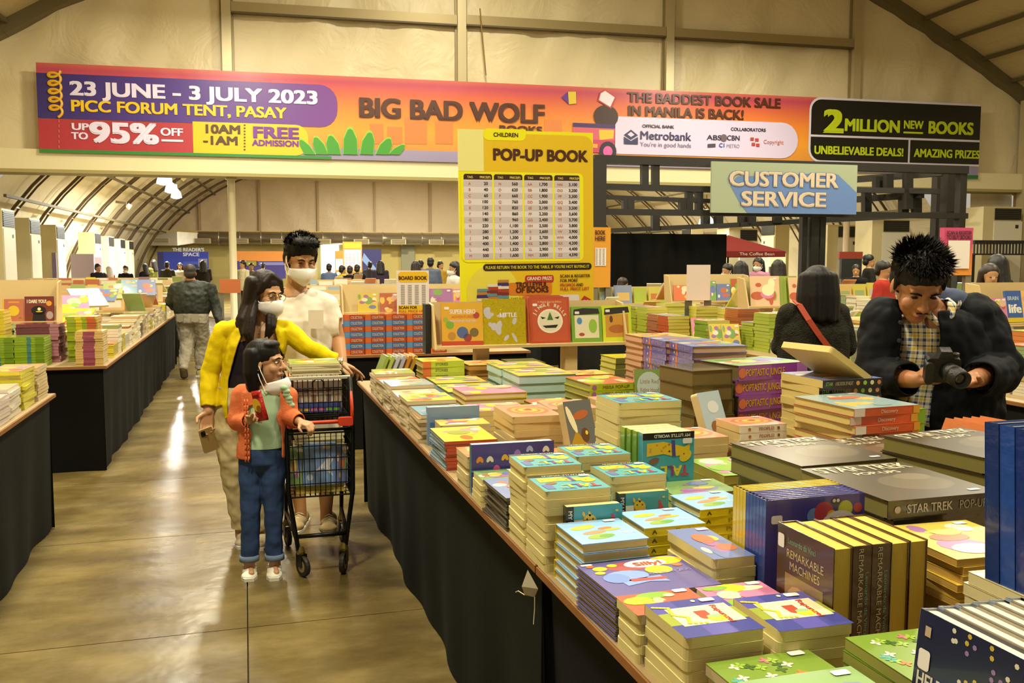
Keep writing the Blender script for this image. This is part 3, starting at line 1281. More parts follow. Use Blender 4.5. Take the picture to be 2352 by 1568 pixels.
# ------------------------------------------------------------------ woman in yellow cardigan
F = Figure(-.06, 5.24)
pt = F.pt
hd = Head(pt(611, 676, .02), (.80, -.55, -.14), (.05, 0, 1), 1.0)
neck, hipc = pt(598, 738, .03), pt(560, 925, .03)
shl, shr = pt(514, 760, .04), pt(656, 758, .06)
elL, wrL = pt(482, 856, .02), pt(478, 944, -.06)
elR, wrR = pt(708, 800, .05), pt(781, 832, .12)
hipc.x = pt(560, 925).x
ch = lerp(neck, hipc, .3)
body = hd.skull() + [('c', hd.p(0, -.015, -.07), .046, neck, .047),
                     ('l', [(neck - V((0, 0, .0)), .05, .05, 0), (lerp(neck, hipc, .1), .15, .075, -.1), (ch, .15, .1, -.1), (lerp(neck, hipc, .65), .125, .09, -.1), (hipc, .16, .11, -.1), (hipc - V((0, 0, .08)), .15, .1, 0)]),
                     ('chain', [(shl, .045), (elL, .037), (wrL, .025)]), ('chain', [(shr, .045), (elR, .036), (wrR, .025)])]
body += hand(wrL, (-.12, -.2, -.95), (.5, -.7, 0), .98, (.55, .6, .65, .7), 1, .45)
tip = pt(846, 866, .36)
body += hand(wrR, (.82, .42, -.42), (0, .1, -1), .98, (.18, .32, .42, .5), -1, .25)
htL, htR = hipc + V((-.085, 0, -.04)), hipc + V((.085, 0, -.04))
knL, knR = pt(536, 1060, .02), pt(590, 1060, .06)
anL, anR = pt(556, 1195, .05), pt(592, 1215, .02)
anL.z = anR.z = .09
body += [('chain', [(htL, .085), (knL, .055), (anL, .04), (anL - V((0, 0, .06)), .04)]), ('chain', [(htR, .085), (knR, .055), (anR, .04), (anR - V((0, 0, .06)), .04)])]
feet = []
for a in (anL, anR):
    h, t = V((a.x, a.y + .05, .03)), V((a.x + .05, a.y - .13, .03))
    feet.append((h, t))
    body.append(('c', h, .022, t, .02))
wom = blob('person', body, .005, SKIN1, None, 3)
prop(F.place(wom), 'long-haired woman in yellow cardigan and glasses reaching over to the book table', 'person', 'family beside the trolley')
hd.face(wom)
hd.mask(wom)
hq = hd.p
hair = [hd.e(0, -.022, .05, .084, .1, .088), hd.e(0, -.06, -.02, .08, .07, .1)]
for i in range(11):
    a = PI * (-.02 + 1.0 * i / 10)
    x, y = .074 * math.cos(a), -.028 - .06 * math.sin(a)
    back = hq(x, y, -.05)
    low = V((back.x - .05 - .012 * i + .03 * (i % 2), back.y + .01 - .03 * math.sin(a), pt(560, 768 + 2 * (i % 3)).z))
    hair.append(('chain', [(hq(x, y, .06), .034), (hq(x * 1.08, y - .005, -.06), .034), (lerp(hq(x * 1.08, y, -.06), low, .55), .032), (low, .02)]))
# locks framing the face and falling on the chest
near = [(hq(.07, .02, .05), .02), (hq(.083, .012, -.04), .02), (pt(575, 735, -.12), .03), (pt(570, 765, -.14), .03), (pt(577, 785, -.14), .017)]


def lock(pts, n, spread, seed):
    rnd = random.Random(seed)
    out = []
    for i in range(n):
        o = V((rnd.uniform(-spread, spread), rnd.uniform(-spread, spread) * .6, rnd.uniform(-.02, .02)))
        out.append(('chain', [(p + o * min(1, .2 + k * .35), r * (.55 if k < len(pts) - 1 else .18)) for k, (p, r) in enumerate(pts)]))
    return out


hair += lock(near, 7, .022, 1)
hair += lock([(hq(.06, -.03, .03), .03), (hq(.085, -.02, -.06), .03), (pt(556, 735, -.09), .032), (pt(562, 778, -.125), .024)], 6, .025, 2)
hair += lock([(hq(-.072, .0, .0), .02), (hq(-.06, .02, -.13), .02), (pt(622, 730, -.085), .028), (pt(623, 752, -.105), .03), (pt(614, 772, -.11), .02)], 7, .018, 3)
hair += [('chain', [(hq(.02, .045, .112), .018), (hq(.06, .045, .07), .018), (hq(.076, .03, .02), .016)]), ('chain', [(hq(.02, .045, .112), .018), (hq(-.04, .055, .08), .018), (hq(-.074, .04, .02), .014)])]
blob('hair', hair, .0055, HAIRB, wom, 4)
# glasses
m = MB()
GOLD = mat('#8c6f2c', rough=.25, metal=.9)
for sx in (-1, 1):
    m.tube([hq(sx * .034 + .023 * math.cos(t), .1 - .012 * abs(math.cos(t) + sx * 0) * .3, -.001 + .019 * math.sin(t)) for t in [2 * PI * k / 18 for k in range(18)]], .0016, GOLD, 6, True)
    m.tube([hq(sx * .057, .095, .004), hq(sx * .076, .05, .006), hq(sx * .08, -.005, .004)], .0016, GOLD, 6)
m.tube([hq(-.011, .1, .0), hq(0, .104, .003), hq(.011, .1, .0)], .0016, GOLD, 6)
m.build('glasses', wom, smooth=True)
m = MB()
m.tube([hq(.045, -.01, -.1), pt(590, 742, -.09), pt(594, 762, -.10), pt(603, 745, -.095), hq(-.03, .02, -.12)], .0012, GOLD, 5)
m.lathe([(0, -.007), (.006, 0), (0, .008)], mat('#3a6a7a', rough=.1), 8, Matrix.Translation(pt(594, 765, -.105)))
m.build('necklace', wom)
# dark top
top = [('l', [(lerp(neck, hipc, .16), .12, .08, -.1), (ch, .155, .108, -.1), (lerp(neck, hipc, .65), .132, .1, -.1), (lerp(neck, hipc, .95), .15, .11, -.1)])]
blob('top', top, .007, mat('#231d22', rough=.9), wom, 3, cut=lambda p: p.z > pt(600, 775).z, folds=.008)
YEL = mat('#d9bf08', rough=.8, mottle=(6., .08), bump=(220., .15))
zc = pt(500, 958).z
car = [('c', lerp(neck, shl, .3) - V((0, 0, .035)), .06, shl, .053), ('c', lerp(neck, shr, .3) - V((0, 0, .035)), .06, shr, .052), ('l', [(lerp(neck, hipc, .02), .07, .07, 0), (lerp(neck, hipc, .1), .165, .088, -.1), (ch, .172, .12, -.1), (lerp(neck, hipc, .65), .155, .115, -.1), (hipc, .178, .128, -.1), (hipc - V((0, 0, .12)), .18, .128, -.1)]),
       ('chain', [(shl, .055), (lerp(shl, elL, .5), .052), (elL, .047), (lerp(elL, wrL, .6), .042), (lerp(elL, wrL, 1.1), .04)]),
       ('chain', [(shr, .054), (lerp(shr, elR, .5), .05), (elR, .045), (lerp(elR, wrR, .6), .039), (lerp(elR, wrR, .95), .037)])]


def wom_open(p):
    if p.z < zc or (p.z > neck.z - .03 and V((p.x - neck.x, p.y - neck.y, 0)).length < .085):
        return True
    if p.y < .03 and (p - lerp(elR, wrR, .4)).length > .14 and p.x < pt(650, 800).x:
        t = (pt(600, 745).z - p.z) / .5
        lo = pt(570, 745).x + (pt(533, 880).x - pt(570, 745).x) * min(1, max(0, t / .6))
        hi = pt(632, 745).x + (pt(662, 880).x - pt(632, 745).x) * min(1, max(0, t / .6))
        if lo < p.x < hi and p.z < pt(600, 728).z:
            return True
    for e, w, f in ((elL, wrL, .9), (elR, wrR, .86)):
        d = (w - e).normalized()
        c = lerp(e, w, f)
        if (p - c).dot(d) > 0 and ((p - c) - d * (p - c).dot(d)).length < .09:
            return True
    return False


blob('cardigan', car, .006, YEL, wom, 4, cut=wom_open, solid=.005, folds=.015)
KH = mat('#c3b283', rough=.85, mottle=(5., .1))
tr = [('l', [(hipc + V((0, 0, .1)), .15, .11, 0), (hipc, .17, .122, 0), (hipc - V((0, 0, .09)), .165, .12, 0)]),
      ('chain', [(htL, .1), (lerp(htL, knL, .5), .093), (knL, .078), (lerp(knL, anL, .5), .066), (anL, .056), (anL - V((0, 0, .04)), .056)]),
      ('chain', [(htR, .1), (lerp(htR, knR, .5), .09), (knR, .075), (lerp(knR, anR, .5), .064), (anR, .055), (anR - V((0, 0, .04)), .055)])]
blob('trousers', tr, .0065, KH, wom, 3, cut=lambda p: p.z < .07 or p.z > hipc.z + .13, folds=.024)
for h, t in feet:
    shoe(V((h.x, h.y + .02, 0)), V((t.x, t.y - .04, 0)), .088, .07, 'shoe', wom, mat('#b9a887', rough=.7))
m = MB()
q = (wrR - elR).normalized()
mtw = Matrix.Translation(lerp(elR, wrR, 1.0)) @ q.to_track_quat('Z', 'Y').to_matrix().to_4x4()
m.lathe([(.027, -.007), (.031, -.006), (.031, .006), (.027, .007)], mat('#cfcab8', rough=.2, metal=.9), 18, mtw)
m.lathe([(.0, 0), (.016, 0), (.016, .008), (.0, .009)], mat('#d9d2b8', rough=.15, metal=.6), 14, Matrix.Translation(wrR + V((0, -.03, .01))) @ Matrix.Rotation(PI / 2, 4, 'X'))
m.build('wristwatch', wom, smooth=True)
# phone in her lowered hand
root = empty('mobile_phone', F.o, -YAW)
prop(root, 'flat tan phone held in the lowered hand of the woman in yellow', 'phone')
mt = frame_mtx(pt(477, 1010, -.13), (.75, .5, .25), (.12, -.2, .97))
m = MB()
m.prism(rr(-.036, -.072, .036, .072, .009), -.0045, .0045, mat('#a58a52', rough=.35))
m.build('phone_body', root, mtx=mt)
m = MB()
m.prism(rr(-.028, .03, -.004, .062, .006), .0045, .0065, mat('#2a2418', rough=.2))
for x, y in ((-.021, .053), (-.011, .042)):
    m.disc(x, y, .005, .005, .0068, mat('#0a0a0c', rough=.1), 10)
m.build('camera_bump', root, mtx=mt)

# ------------------------------------------------------------------ tall man in white shirt
F = Figure(.36, 5.62)
pt = F.pt
hd = Head(pt(691, 597, .0), (.52, -.80, -.28), (.02, 0, 1), 1.1)
neck, hipc = pt(680, 662, .05), pt(705, 905, .04)
shl, shr = pt(634, 698, .03), pt(751, 700, .05)
elR, wrR = pt(776, 780, .05), pt(786, 836, -.10)
elL, wrL = pt(622, 785, .05), pt(660, 850, -.1)
ch = lerp(neck, hipc, .3)
body = hd.skull() + [('c', hd.p(0, -.02, -.07), .056, neck, .062),
                     ('l', [(neck, .065, .06, 0), (lerp(neck, hipc, .07), .13, .08, 0), (lerp(neck, hipc, .14), .18, .09, 0), (ch, .185, .12, 0), (lerp(neck, hipc, .7), .16, .11, 0), (hipc, .17, .12, 0), (hipc - V((0, 0, .1)), .16, .11, 0)]),
                     ('chain', [(shl, .06), (elL, .045), (wrL, .03)]), ('chain', [(shr, .06), (elR, .046), (wrR, .031)])]
body += hand(wrR, (.25, -.75, -.6), (-.2, -.2, -1), 1.08, (.5, .5, .5, .5), -1, .3)
body += hand(wrL, (.3, -.75, -.5), (-.2, -.2, -1), 1.08, (.5, .5, .5, .5), 1, .3)
htL, htR = hipc + V((-.09, 0, -.06)), hipc + V((.09, 0, -.06))
anL, anR = pt(691, 1205, -.12), pt(750, 1205, -.16)
anL.z = anR.z = .1
knL, knR = lerp(htL, anL, .48) + V((-.02, -.03, 0)), lerp(htR, anR, .48) + V((.02, -.03, 0))
body += [('chain', [(htL, .095), (knL, .06), (lerp(knL, anL, .35), .056), (anL, .036), (anL - V((0, 0, .06)), .037)]), ('chain', [(htR, .095), (knR, .06), (lerp(knR, anR, .35), .056), (anR, .036), (anR - V((0, 0, .06)), .037)])]
feet = []
for a, dx in ((anL, -.0), (anR, .05)):
    h, t = V((a.x, a.y + .06, .035)), V((a.x + dx, a.y - .16, .035))
    feet.append((h, t))
    body.append(('c', h, .025, t, .021))
man = blob('person', body, .0055, SKIN2, None, 3)
prop(F.place(man), 'tall man in white T-shirt and mask standing behind the book trolley', 'person', 'family beside the trolley')
hd.face(man, closed=True)
hd.mask(man)
hq = hd.p
hair = [hd.e(0, -.022, .062, .089, .103, .086), hd.e(0, -.055, .0, .083, .065, .075), hd.e(0, .04, .11, .074, .06, .036)]
for sx in (-1, 1):
    hair.append(('c', hq(sx * .076, .015, .04), .013, hq(sx * .078, .018, -.005), .006))
blob('hair', hair, .005, HAIRM, man, 3)
bristles(hd, 1300, .016, .034, man, 1, .5)
TSH = mat('#e6dccb', rough=.85, mottle=(4., .04))
sh = [('c', lerp(neck, shl, .3) - V((0, 0, .03)), .07, shl, .064), ('c', lerp(neck, shr, .3) - V((0, 0, .03)), .07, shr, .064), ('l', [(lerp(neck, hipc, .0), .09, .08, 0), (lerp(neck, hipc, .06), .15, .1, 0), (lerp(neck, hipc, .13), .195, .108, 0), (ch, .205, .138, 0), (lerp(neck, hipc, .7), .195, .132, 0), (hipc, .195, .138, 0)]),
      ('chain', [(shl, .066), (lerp(shl, elL, .45), .068)]), ('chain', [(shr, .066), (lerp(shr, elR, .3), .068), (lerp(shr, elR, .62), .069)])]


def tee(p):
    if p.z > neck.z - .05 and (V((p.x - neck.x, p.y - neck.y + .02, 0)).length < .085):
        return True
    d = (elR - shr).normalized()
    c = lerp(shr, elR, .46)
    return p.z < hipc.z + .01 or ((p - c).dot(d) > 0 and p.x > .19)


blob('t_shirt', sh, .0065, TSH, man, 5, cut=tee, solid=.004, folds=.011)
m = MB()
a = pt(726, 733, -.108)
m.prism(rr(-.044, -.055, .044, .055, .012, (1, 1, 0, 0)), 0, .006, mat('#ddd2c0', rough=.85))
m.build('chest_pocket', man, mtx=frame_mtx(a, (1, .12, 0), (0, 0, 1)))
zk = knL.z + .02
so = [('l', [(hipc + V((0, 0, .08)), .17, .12, 0), (hipc, .185, .13, 0), (hipc - V((0, 0, .1)), .18, .125, 0)]), ('chain', [(htL, .105), (knL, .09)]), ('chain', [(htR, .105), (knR, .09)])]
blob('shorts', so, .009, mat('#2c2a26', rough=.9), man, 3, cut=lambda p: p.z < zk, folds=.012)
for i, (h, t) in enumerate(feet):
    s = shoe(V((h.x, h.y + .03, 0)), V((t.x, t.y - .05, 0)), .1, .085, 'shoe', man, mat('#a08b62', rough=.85, mottle=(20., .15)), sole='#e0d8c2')
    m = MB()
    for k in range(5):
        c = lerp(h, t, .42 + .11 * k)
        z = .082 - .008 * k
        m.tube([V((c.x - .026, c.y, z - .012)), V((c.x, c.y, z)), V((c.x + .026, c.y, z - .012))], .004, mat('#d9cfb4', rough=.8), 6)
    m.build('laces', s, smooth=True)

# ------------------------------------------------------------------ man walking away down the aisle
F = Figure(-.66, 13.1)
pt = F.pt
hd = Head(pt(436, 628, 0), (-.35, .9, -.15), (0, 0, 1), 1.0)
neck, hipc = pt(440, 648, 0), pt(442, 752, 0)
hipc.z = .88
shl, shr = pt(403, 662, 0), pt(483, 662, 0)
elL, wrL = pt(393, 692, .05), pt(400, 705, .28)
elR, wrR = pt(496, 705, .02), pt(503, 735, -.05)
ch = lerp(neck, hipc, .35)
body = hd.skull() + [('c', hd.p(0, 0, -.07), .06, neck, .065), ('l', [(neck, .07, .07, 0), (lerp(neck, hipc, .12), .2, .12, 0), (ch, .22, .16, 0), (hipc, .21, .16, 0), (hipc - V((0, 0, .1)), .2, .15, 0)]),
                     ('chain', [(shl, .06), (elL, .05), (wrL, .035)]), ('chain', [(shr, .06), (elR, .05), (wrR, .035)])]
body += hand(wrR, (.05, 0, -1), (-.5, .5, 0), 1., (.4,) * 4, 1)
body += hand(wrL, (.3, 1, 0), (0, 0, -1), 1., (.4,) * 4, 1)
anL, anR = pt(422, 838, -.1), pt(460, 850, .25)
anL.z, anR.z = .17, .1
htL, htR = hipc + V((-.1, 0, -.06)), hipc + V((.1, 0, -.06))
knL, knR = lerp(htL, anL, .5) + V((0, .1, 0)), lerp(htR, anR, .5) + V((0, .08, 0))
body += [('chain', [(htL, .1), (knL, .07), (anL, .045)]), ('chain', [(htR, .1), (knR, .07), (anR, .045)])]
wal = blob('person', body, .009, SKIN3, None, 3)
prop(F.place(wal), 'stocky man in dark green jacket and pale jeans walking away along the aisle', 'person')
hq = hd.p
blob('hair', [hd.e(0, -.02, .045, .083, .1, .083), hd.e(0, -.05, -.01, .078, .06, .07)], .008, mat('#2c2216', rough=.6), wal, 3)
JK = mat('#22271c', rough=.7, mottle=(3., .2))
jz = pt(442, 748).z
jk = [('c', lerp(neck, shl, .3) - V((0, 0, .03)), .085, shl, .08), ('c', lerp(neck, shr, .3) - V((0, 0, .03)), .085, shr, .08), ('l', [(neck + V((0, 0, .03)), .085, .08, 0), (lerp(neck, hipc, .12), .225, .135, 0), (ch, .25, .185, 0), (lerp(neck, hipc, .8), .25, .185, 0), (hipc, .23, .17, 0)]),
      ('chain', [(shl, .085), (elL, .075), (wrL, .055)]), ('chain', [(shr, .085), (elR, .072), (wrR, .055)])]
blob('jacket', jk, .009, JK, wal, 3, cut=lambda p: p.z < jz, folds=.03)
PJ = mat('#a9a08c', rough=.9, mottle=(3., .12))
pj = [('l', [(hipc + V((0, 0, .05)), .215, .16, 0), (hipc, .228, .175, 0), (hipc - V((0, 0, .12)), .215, .165, 0)]), ('chain', [(htL, .125), (knL, .1), (lerp(knL, anL, .5), .085), (anL, .065)]), ('chain', [(htR, .125), (knR, .1), (lerp(knR, anR, .5), .085), (anR, .065)])]
blob('jeans', pj, .009, PJ, wal, 3, cut=lambda p: (p - anL).length < .05 or p.z < .1, folds=.03)
for sx in (-1, 1):
    m = MB()
    m.prism([(-.045, -.05), (0, -.065), (.045, -.05), (.05, .045), (-.05, .045)], 0, .004, mat('#98907c', rough=.9))
    m.build('back_pocket', wal, mtx=frame_mtx(hipc + V((sx * .1, -.178, -.04)), (1, -.25 * sx * -1, 0), (0, 0, 1)))
a = anL
blob('shoe', [('c', a + V((0, -.02, -.03)), .05, a + V((0, .03, -.12)), .045), ('c', a + V((0, -.03, -.04)), .045, a + V((0, -.01, -.12)), .045)], .008, mat('#4a3d24', rough=.8), wal, 3)
shoe(V((anR.x, anR.y - .08, 0)), V((anR.x, anR.y + .2, 0)), .11, .1, 'shoe', wal, mat('#a89a78', rough=.8))

# ------------------------------------------------------------------ woman with the red strap, seen from behind
F = Figure(3.08, 4.42)
pt = F.pt
hd = Head(pt(1876, 664, 0), (.1, .98, -.12), (0, 0, 1), 1.0)
neck, hipc = pt(1872, 705, 0), pt(1866, 860, 0)
shl, shr = pt(1812, 722, 0), pt(1925, 722, 0)
elL, wrL = pt(1796, 795, .05), pt(1810, 850, .2)
elR, wrR = pt(1944, 795, .05), pt(1930, 850, .22)
ch = lerp(neck, hipc, .35)
feetz = [V((-.1, 0, .1)), V((.1, .05, .1))]
body = hd.skull() + [('c', hd.p(0, 0, -.07), .05, neck, .055), ('l', [(neck, .06, .06, 0), (lerp(neck, hipc, .14), .16, .09, 0), (ch, .165, .11, 0), (hipc, .16, .11, 0), (hipc - V((0, 0, .1)), .16, .11, 0)]),
                     ('chain', [(shl, .05), (elL, .04), (wrL, .028)]), ('chain', [(shr, .05), (elR, .04), (wrR, .028)])]
body += hand(wrL, (.2, .9, -.1), (0, 0, -1), .95, (.4,) * 4, 1) + hand(wrR, (-.2, .9, -.1), (0, 0, -1), .95, (.4,) * 4, -1)
for i, sx in ((0, -1), (1, 1)):
    h0 = hipc + V((sx * .08, 0, -.06))
    body += [('chain', [(h0, .09), (V((sx * .09, .02, .48)), .06), (feetz[i], .04)]), ('c', feetz[i] + V((0, -.04, -.06)), .035, feetz[i] + V((0, .14, -.065)), .03)]
bw = blob('person', body, .008, SKIN2, None, 3)
prop(F.place(bw), 'dark-haired woman seen from behind in black knit top with red shoulder strap', 'person')
hq = hd.p
hair = [hd.e(0, -.02, .045, .088, .104, .09)]
for i in range(11):
    a = PI * (-.06 + 1.12 * i / 10)
    x, y = .075 * math.cos(a), -.03 - .06 * math.sin(a)
    hair.append(('chain', [(hq(x, y, .06), .034), (hq(x * 1.12, y - .005, -.05), .036), (hq(x * 1.2, y - .01, -.16 - .012 * (i % 2)), .026)]))
blob('hair', hair, .006, HAIRM, bw, 3)
KNIT = mat('#2c2a20', rough=.9, bump=(130., .8), mottle=(70., .3))
kn = [('l', [(neck - V((0, 0, .0)), .075, .075, 0), (lerp(neck, hipc, .12), .175, .105, 0), (ch, .195, .135, 0), (lerp(neck, hipc, .8), .2, .14, 0), (hipc - V((0, 0, .08)), .2, .14, 0)]),
      ('chain', [(shl, .066), (lerp(shl, elL, .6), .062), (elL, .06)]), ('chain', [(shr, .066), (lerp(shr, elR, .6), .062), (elR, .06)])]
blob('knit_top', kn, .0075, KNIT, bw, 3, cut=lambda p: p.z < hipc.z - .06, folds=.014)
zt = hipc.z - .02
blob('trousers', [('l', [(hipc, .17, .12, 0), (hipc - V((0, 0, .12)), .18, .125, 0)]), ('chain', [(hipc + V((-.08, 0, -.08)), .1), (V((-.09, .02, .48)), .075), (V((-.1, 0, .12)), .055)]), ('chain', [(hipc + V((.08, 0, -.08)), .1), (V((.09, .02, .48)), .075), (V((.1, .05, .12)), .055)])], .01, mat('#1c1d22', rough=.9), bw, 3, folds=.015)
for f0 in feetz:
    shoe(V((f0.x, f0.y - .07, 0)), V((f0.x, f0.y + .18, 0)), .09, .08, 'shoe', bw, mat('#2a2620', rough=.7))
# shoulder bag worn across her back
root = empty('shoulder_bag', F.o, -YAW)
prop(root, 'rust red crossbody bag worn by the woman in the black knit top', 'bag')
m = MB()
pts = [pt(1826, 690, -.01), pt(1836, 700, -.09), pt(1858, 735, -.135), pt(1882, 770, -.15), pt(1905, 800, -.155), pt(1921, 824, -.15), pt(1932, 856, -.12)]
for a, b in zip(pts, pts[1:]):
    m.beam(a, b, .03, .007, mat('#a33a16', rough=.7), up=(0, 1, 0))
m.build('strap', root)
m = MB()
m.prism(rr(-.1, -.16, .1, .0, .03), -.05, .05, mat('#a33a16', rough=.7, mottle=(8., .1)))
m.build('pouch', root, mtx=frame_mtx(pt(1934, 866, -.13), (.8, .5, 0), (0, 0, 1)))

# ------------------------------------------------------------------ man with the camera
F = Figure(2.52, 2.92)
pt = F.pt
hd = Head(pt(2108, 655, -.06), (-.10, -.84, -.54), (-.02, -.35, .9), 1.12)
neck, hipc = pt(2138, 712, .06), pt(2165, 960, .12)
shl, shr = pt(2036, 735, .05), pt(2240, 728, .08)
elL, wrL = pt(2008, 860, .02), pt(2100, 872, -.20)
elR, wrR = pt(2300, 850, .02), pt(2232, 872, -.2)
ch = lerp(neck, hipc, .35)
body = hd.skull() + [('c', hd.p(0, -.03, -.06), .054, neck, .056), ('l', [(neck, .07, .07, 0), (lerp(neck, hipc, .12), .16, .085, 0), (ch, .17, .11, 0), (hipc, .16, .11, 0), (hipc - V((0, 0, .1)), .15, .11, 0)]),
                     ('chain', [(shl, .06), (elL, .05), (wrL, .031)]), ('chain', [(shr, .06), (elR, .05), (wrR, .031)])]
body += hand(wrL, (.85, -.25, .1), (.2, -.3, .9), 1.05, (.55, .6, .65, .65), -1, .3)
body += hand(wrR, (-.72, -.45, -.05), (-.1, -.25, .95), 1.08, (.45, .45, .5, .6), -1, .5)
for sx in (-1, 1):
    h0 = hipc + V((sx * .09, 0, -.08))
    body += [('chain', [(h0, .09), (V((sx * .1 + .08, .05, .5)), .065), (V((sx * .1 + .06, .06, .1)), .042)]), ('c', V((sx * .1 + .06, .1, .04)), .035, V((sx * .1 + .06, -.12, .035)), .03)]
ph = blob('person', body, .0055, SKIN3, None, 3)
prop(F.place(ph), 'man in navy hooded jacket and plaid shirt looking down at his camera behind the table', 'person')
hd.face(ph, closed=True)
hd.lips(ph)
hq = hd.p
MB().tube([hq(-.018, .098, -.047), hq(0, .103, -.044), hq(.018, .098, -.047)], .003, mat('#22160e', rough=.9), 6).build('moustache', ph)
hair = [hd.e(0, -.022, .055, .086, .102, .085), hd.e(0, -.055, .0, .08, .065, .075), hd.e(0, .04, .098, .068, .05, .034)]
for sx in (-1, 1):
    hair.append(('c', hq(sx * .076, .015, .04), .014, hq(sx * .079, .018, -.005), .006))
blob('hair', hair, .005, HAIRM, ph, 3)
bristles(hd, 1900, .016, .042, ph, 2, .35)
# plaid shirt
blob('plaid_shirt', [('l', [(lerp(neck, hipc, -.1), .07, .07, 0), (lerp(neck, hipc, -.02), .085, .085, 0), (lerp(neck, hipc, .08), .15, .105, 0), (lerp(neck, hipc, .15), .18, .118, 0), (ch, .195, .142, 0), (lerp(neck, hipc, .8), .185, .145, 0), (hipc - V((0, 0, .02)), .185, .14, 0)]), ('chain', [(neck + V((.082 * math.cos(t), .082 * math.sin(t) - .01, .03)), .024) for t in [-.9 + .45 * q for q in range(11)]])], .007, plaid_mat(), ph, 3, cut=lambda p: p.z > neck.z + .045 or (p.z > neck.z - .06 and V((p.x - neck.x, p.y - neck.y + .09, 0)).length < .06), folds=.01)
# jacket, open in front
NAVY = mat('#0f1216', rough=.75, mottle=(3., .35))
jk = [('l', [(lerp(neck, hipc, .0), .1, .1, 0), (lerp(neck, hipc, .1), .2, .128, 0), (ch, .24, .165, 0), (lerp(neck, hipc, .75), .24, .17, 0), (hipc - V((0, 0, .08)), .235, .17, 0)]),
      ('chain', [(shl, .088), (lerp(shl, elL, .5), .08), (elL, .075), (lerp(elL, wrL, .6), .062), (lerp(elL, wrL, .9), .056)]),
      ('chain', [(shr, .09), (lerp(shr, elR, .5), .082), (elR, .08), (lerp(elR, wrR, .6), .066), (lerp(elR, wrR, .86), .058)])]
jl, jr = pt(2086, 780, -.1).x, pt(2158, 780, -.1).x
ju = pt(2170, 690, -.1).x


def jopen(p):
    if p.z < hipc.z - .02:
        return True
    if p.y < .02:
        t = min(1, max(0, (neck.z - p.z) / .3))
        hi = ju + (jr - ju) * t
        if jl < p.x < hi and (p - lerp(elL, wrL, .7)).length > .1:
            return True
    if p.z > neck.z - .03 and V((p.x - neck.x, p.y - neck.y, 0)).length < .09:
        return True
    for e, w, f in ((elL, wrL, .86), (elR, wrR, .8)):
        d = (w - e).normalized()
        c = lerp(e, w, f)
        if (p - c).dot(d) > 0 and ((p - c) - d * (p - c).dot(d)).length < .1 and p.y < .05:
            return True
    return False


blob('jacket', jk, .0065, NAVY, ph, 4, cut=jopen, solid=.006, folds=.028)
blob('collar', [('chain', [(neck + V((-.068, -.03, .03)), .012), (neck + V((-.04, -.09, -.02)), .013), (neck + V((-.005, -.118, -.06)), .01)]), ('chain', [(neck + V((-.005, -.118, -.06)), .01), (neck + V((.03, -.1, -.015)), .015), (neck + V((.055, -.06, .02)), .016), (neck + V((.066, .0, .035)), .015)])], .005, bpy.data.materials['plaid_cotton'], ph, 2)
hood = [('chain', [(neck + V((-.07, .06, .03)), .035), (neck + V((.02, .11, .05)), .045), (neck + V((.11, .05, .04)), .045), (neck + V((.16, .0, .0)), .04), (neck + V((.13, -.06, -.06)), .03)])]
blob('hood', hood, .007, mat('#4a5268', rough=.85, mottle=(6., .15)), ph, 4, folds=.02)
for k in range(4):
    m = MB()
    a = pt(2068 - 3 * k, 740 + 42 * k, -.15)
    m.lathe([(0, 0), (.008, .001), (.008, .004), (0, .005)], mat('#3a3c40', rough=.3, metal=.6), 10, Matrix.Translation(a) @ Matrix.Rotation(PI / 2, 4, 'X'))
    m.build('snap_button', ph)
blob('trousers', [('l', [(hipc + V((0, 0, .04)), .19, .14, 0), (hipc - V((0, 0, .12)), .19, .14, 0)]), ('chain', [(hipc + V((-.08, 0, -.08)), .11), (V((-.02, .05, .5)), .08), (V((-.04, .06, .1)), .06)]), ('chain', [(hipc + V((.08, 0, -.08)), .11), (V((.18, .05, .5)), .08), (V((.16, .06, .1)), .06)])], .01, mat('#17181c', rough=.9), ph, 3, folds=.015)
for sx in (-1, 1):
    shoe(V((sx * .1 + .06, .13, 0)), V((sx * .1 + .06, -.15, 0)), .1, .085, 'shoe', ph, mat('#26221c', rough=.7))
# his camera
root = empty('camera_device', F.o, -YAW)
root.name = 'photo_camera'
prop(root, 'black photo camera with a stubby zoom lens held by the man in navy', 'camera')
cc = pt(2168, 842, -.27)
mt = frame_mtx(cc, (.94, -.25, .0), (-.1, -.25, .95))
BLK = mat('#14120f', rough=.45, bump=(200., .2))
m = MB()
m.prism(rr(-.062, -.05, .05, .042, .014), -.03, .03, BLK)
m.build('camera_body', root, mtx=mt)
m = MB()
m.prism([(-.026, .04), (.026, .04), (.018, .068), (-.018, .068)], -.02, .03, BLK)
m.build('viewfinder_hump', root, mtx=mt)
m = MB()
m.prism(rr(-.068, -.05, -.04, .03, .012), .0, .05, BLK)
m.build('grip', root, mtx=mt)
lm = mt @ Matrix.Translation((.012, -.006, .03)) @ Matrix.Rotation(.35, 4, 'Y')
m = MB()
m.lathe([(.034, 0), (.034, .03), (.031, .032), (.035, .036), (.035, .062), (.032, .065), (.033, .085), (.026, .086), (.02, .07)], BLK, 24)
le = m.build('lens', root, mtx=lm, smooth=True)
m = MB()
m.lathe([(0, .074), (.014, .073), (.026, .07)], mat('#0d1220', rough=.05, coat=1.), 20)
m.build('front_glass', le, smooth=True)
m = MB()
m.lathe([(.012, 0), (.012, .01), (0, .011)], mat('#2e2a24', rough=.3), 14)
m.build('mode_dial', root, mtx=mt @ Matrix.Translation((.035, .042, .0)) @ Matrix.Rotation(-PI / 2, 4, 'X'))

# ================================================================== visitors farther away
CL = {}


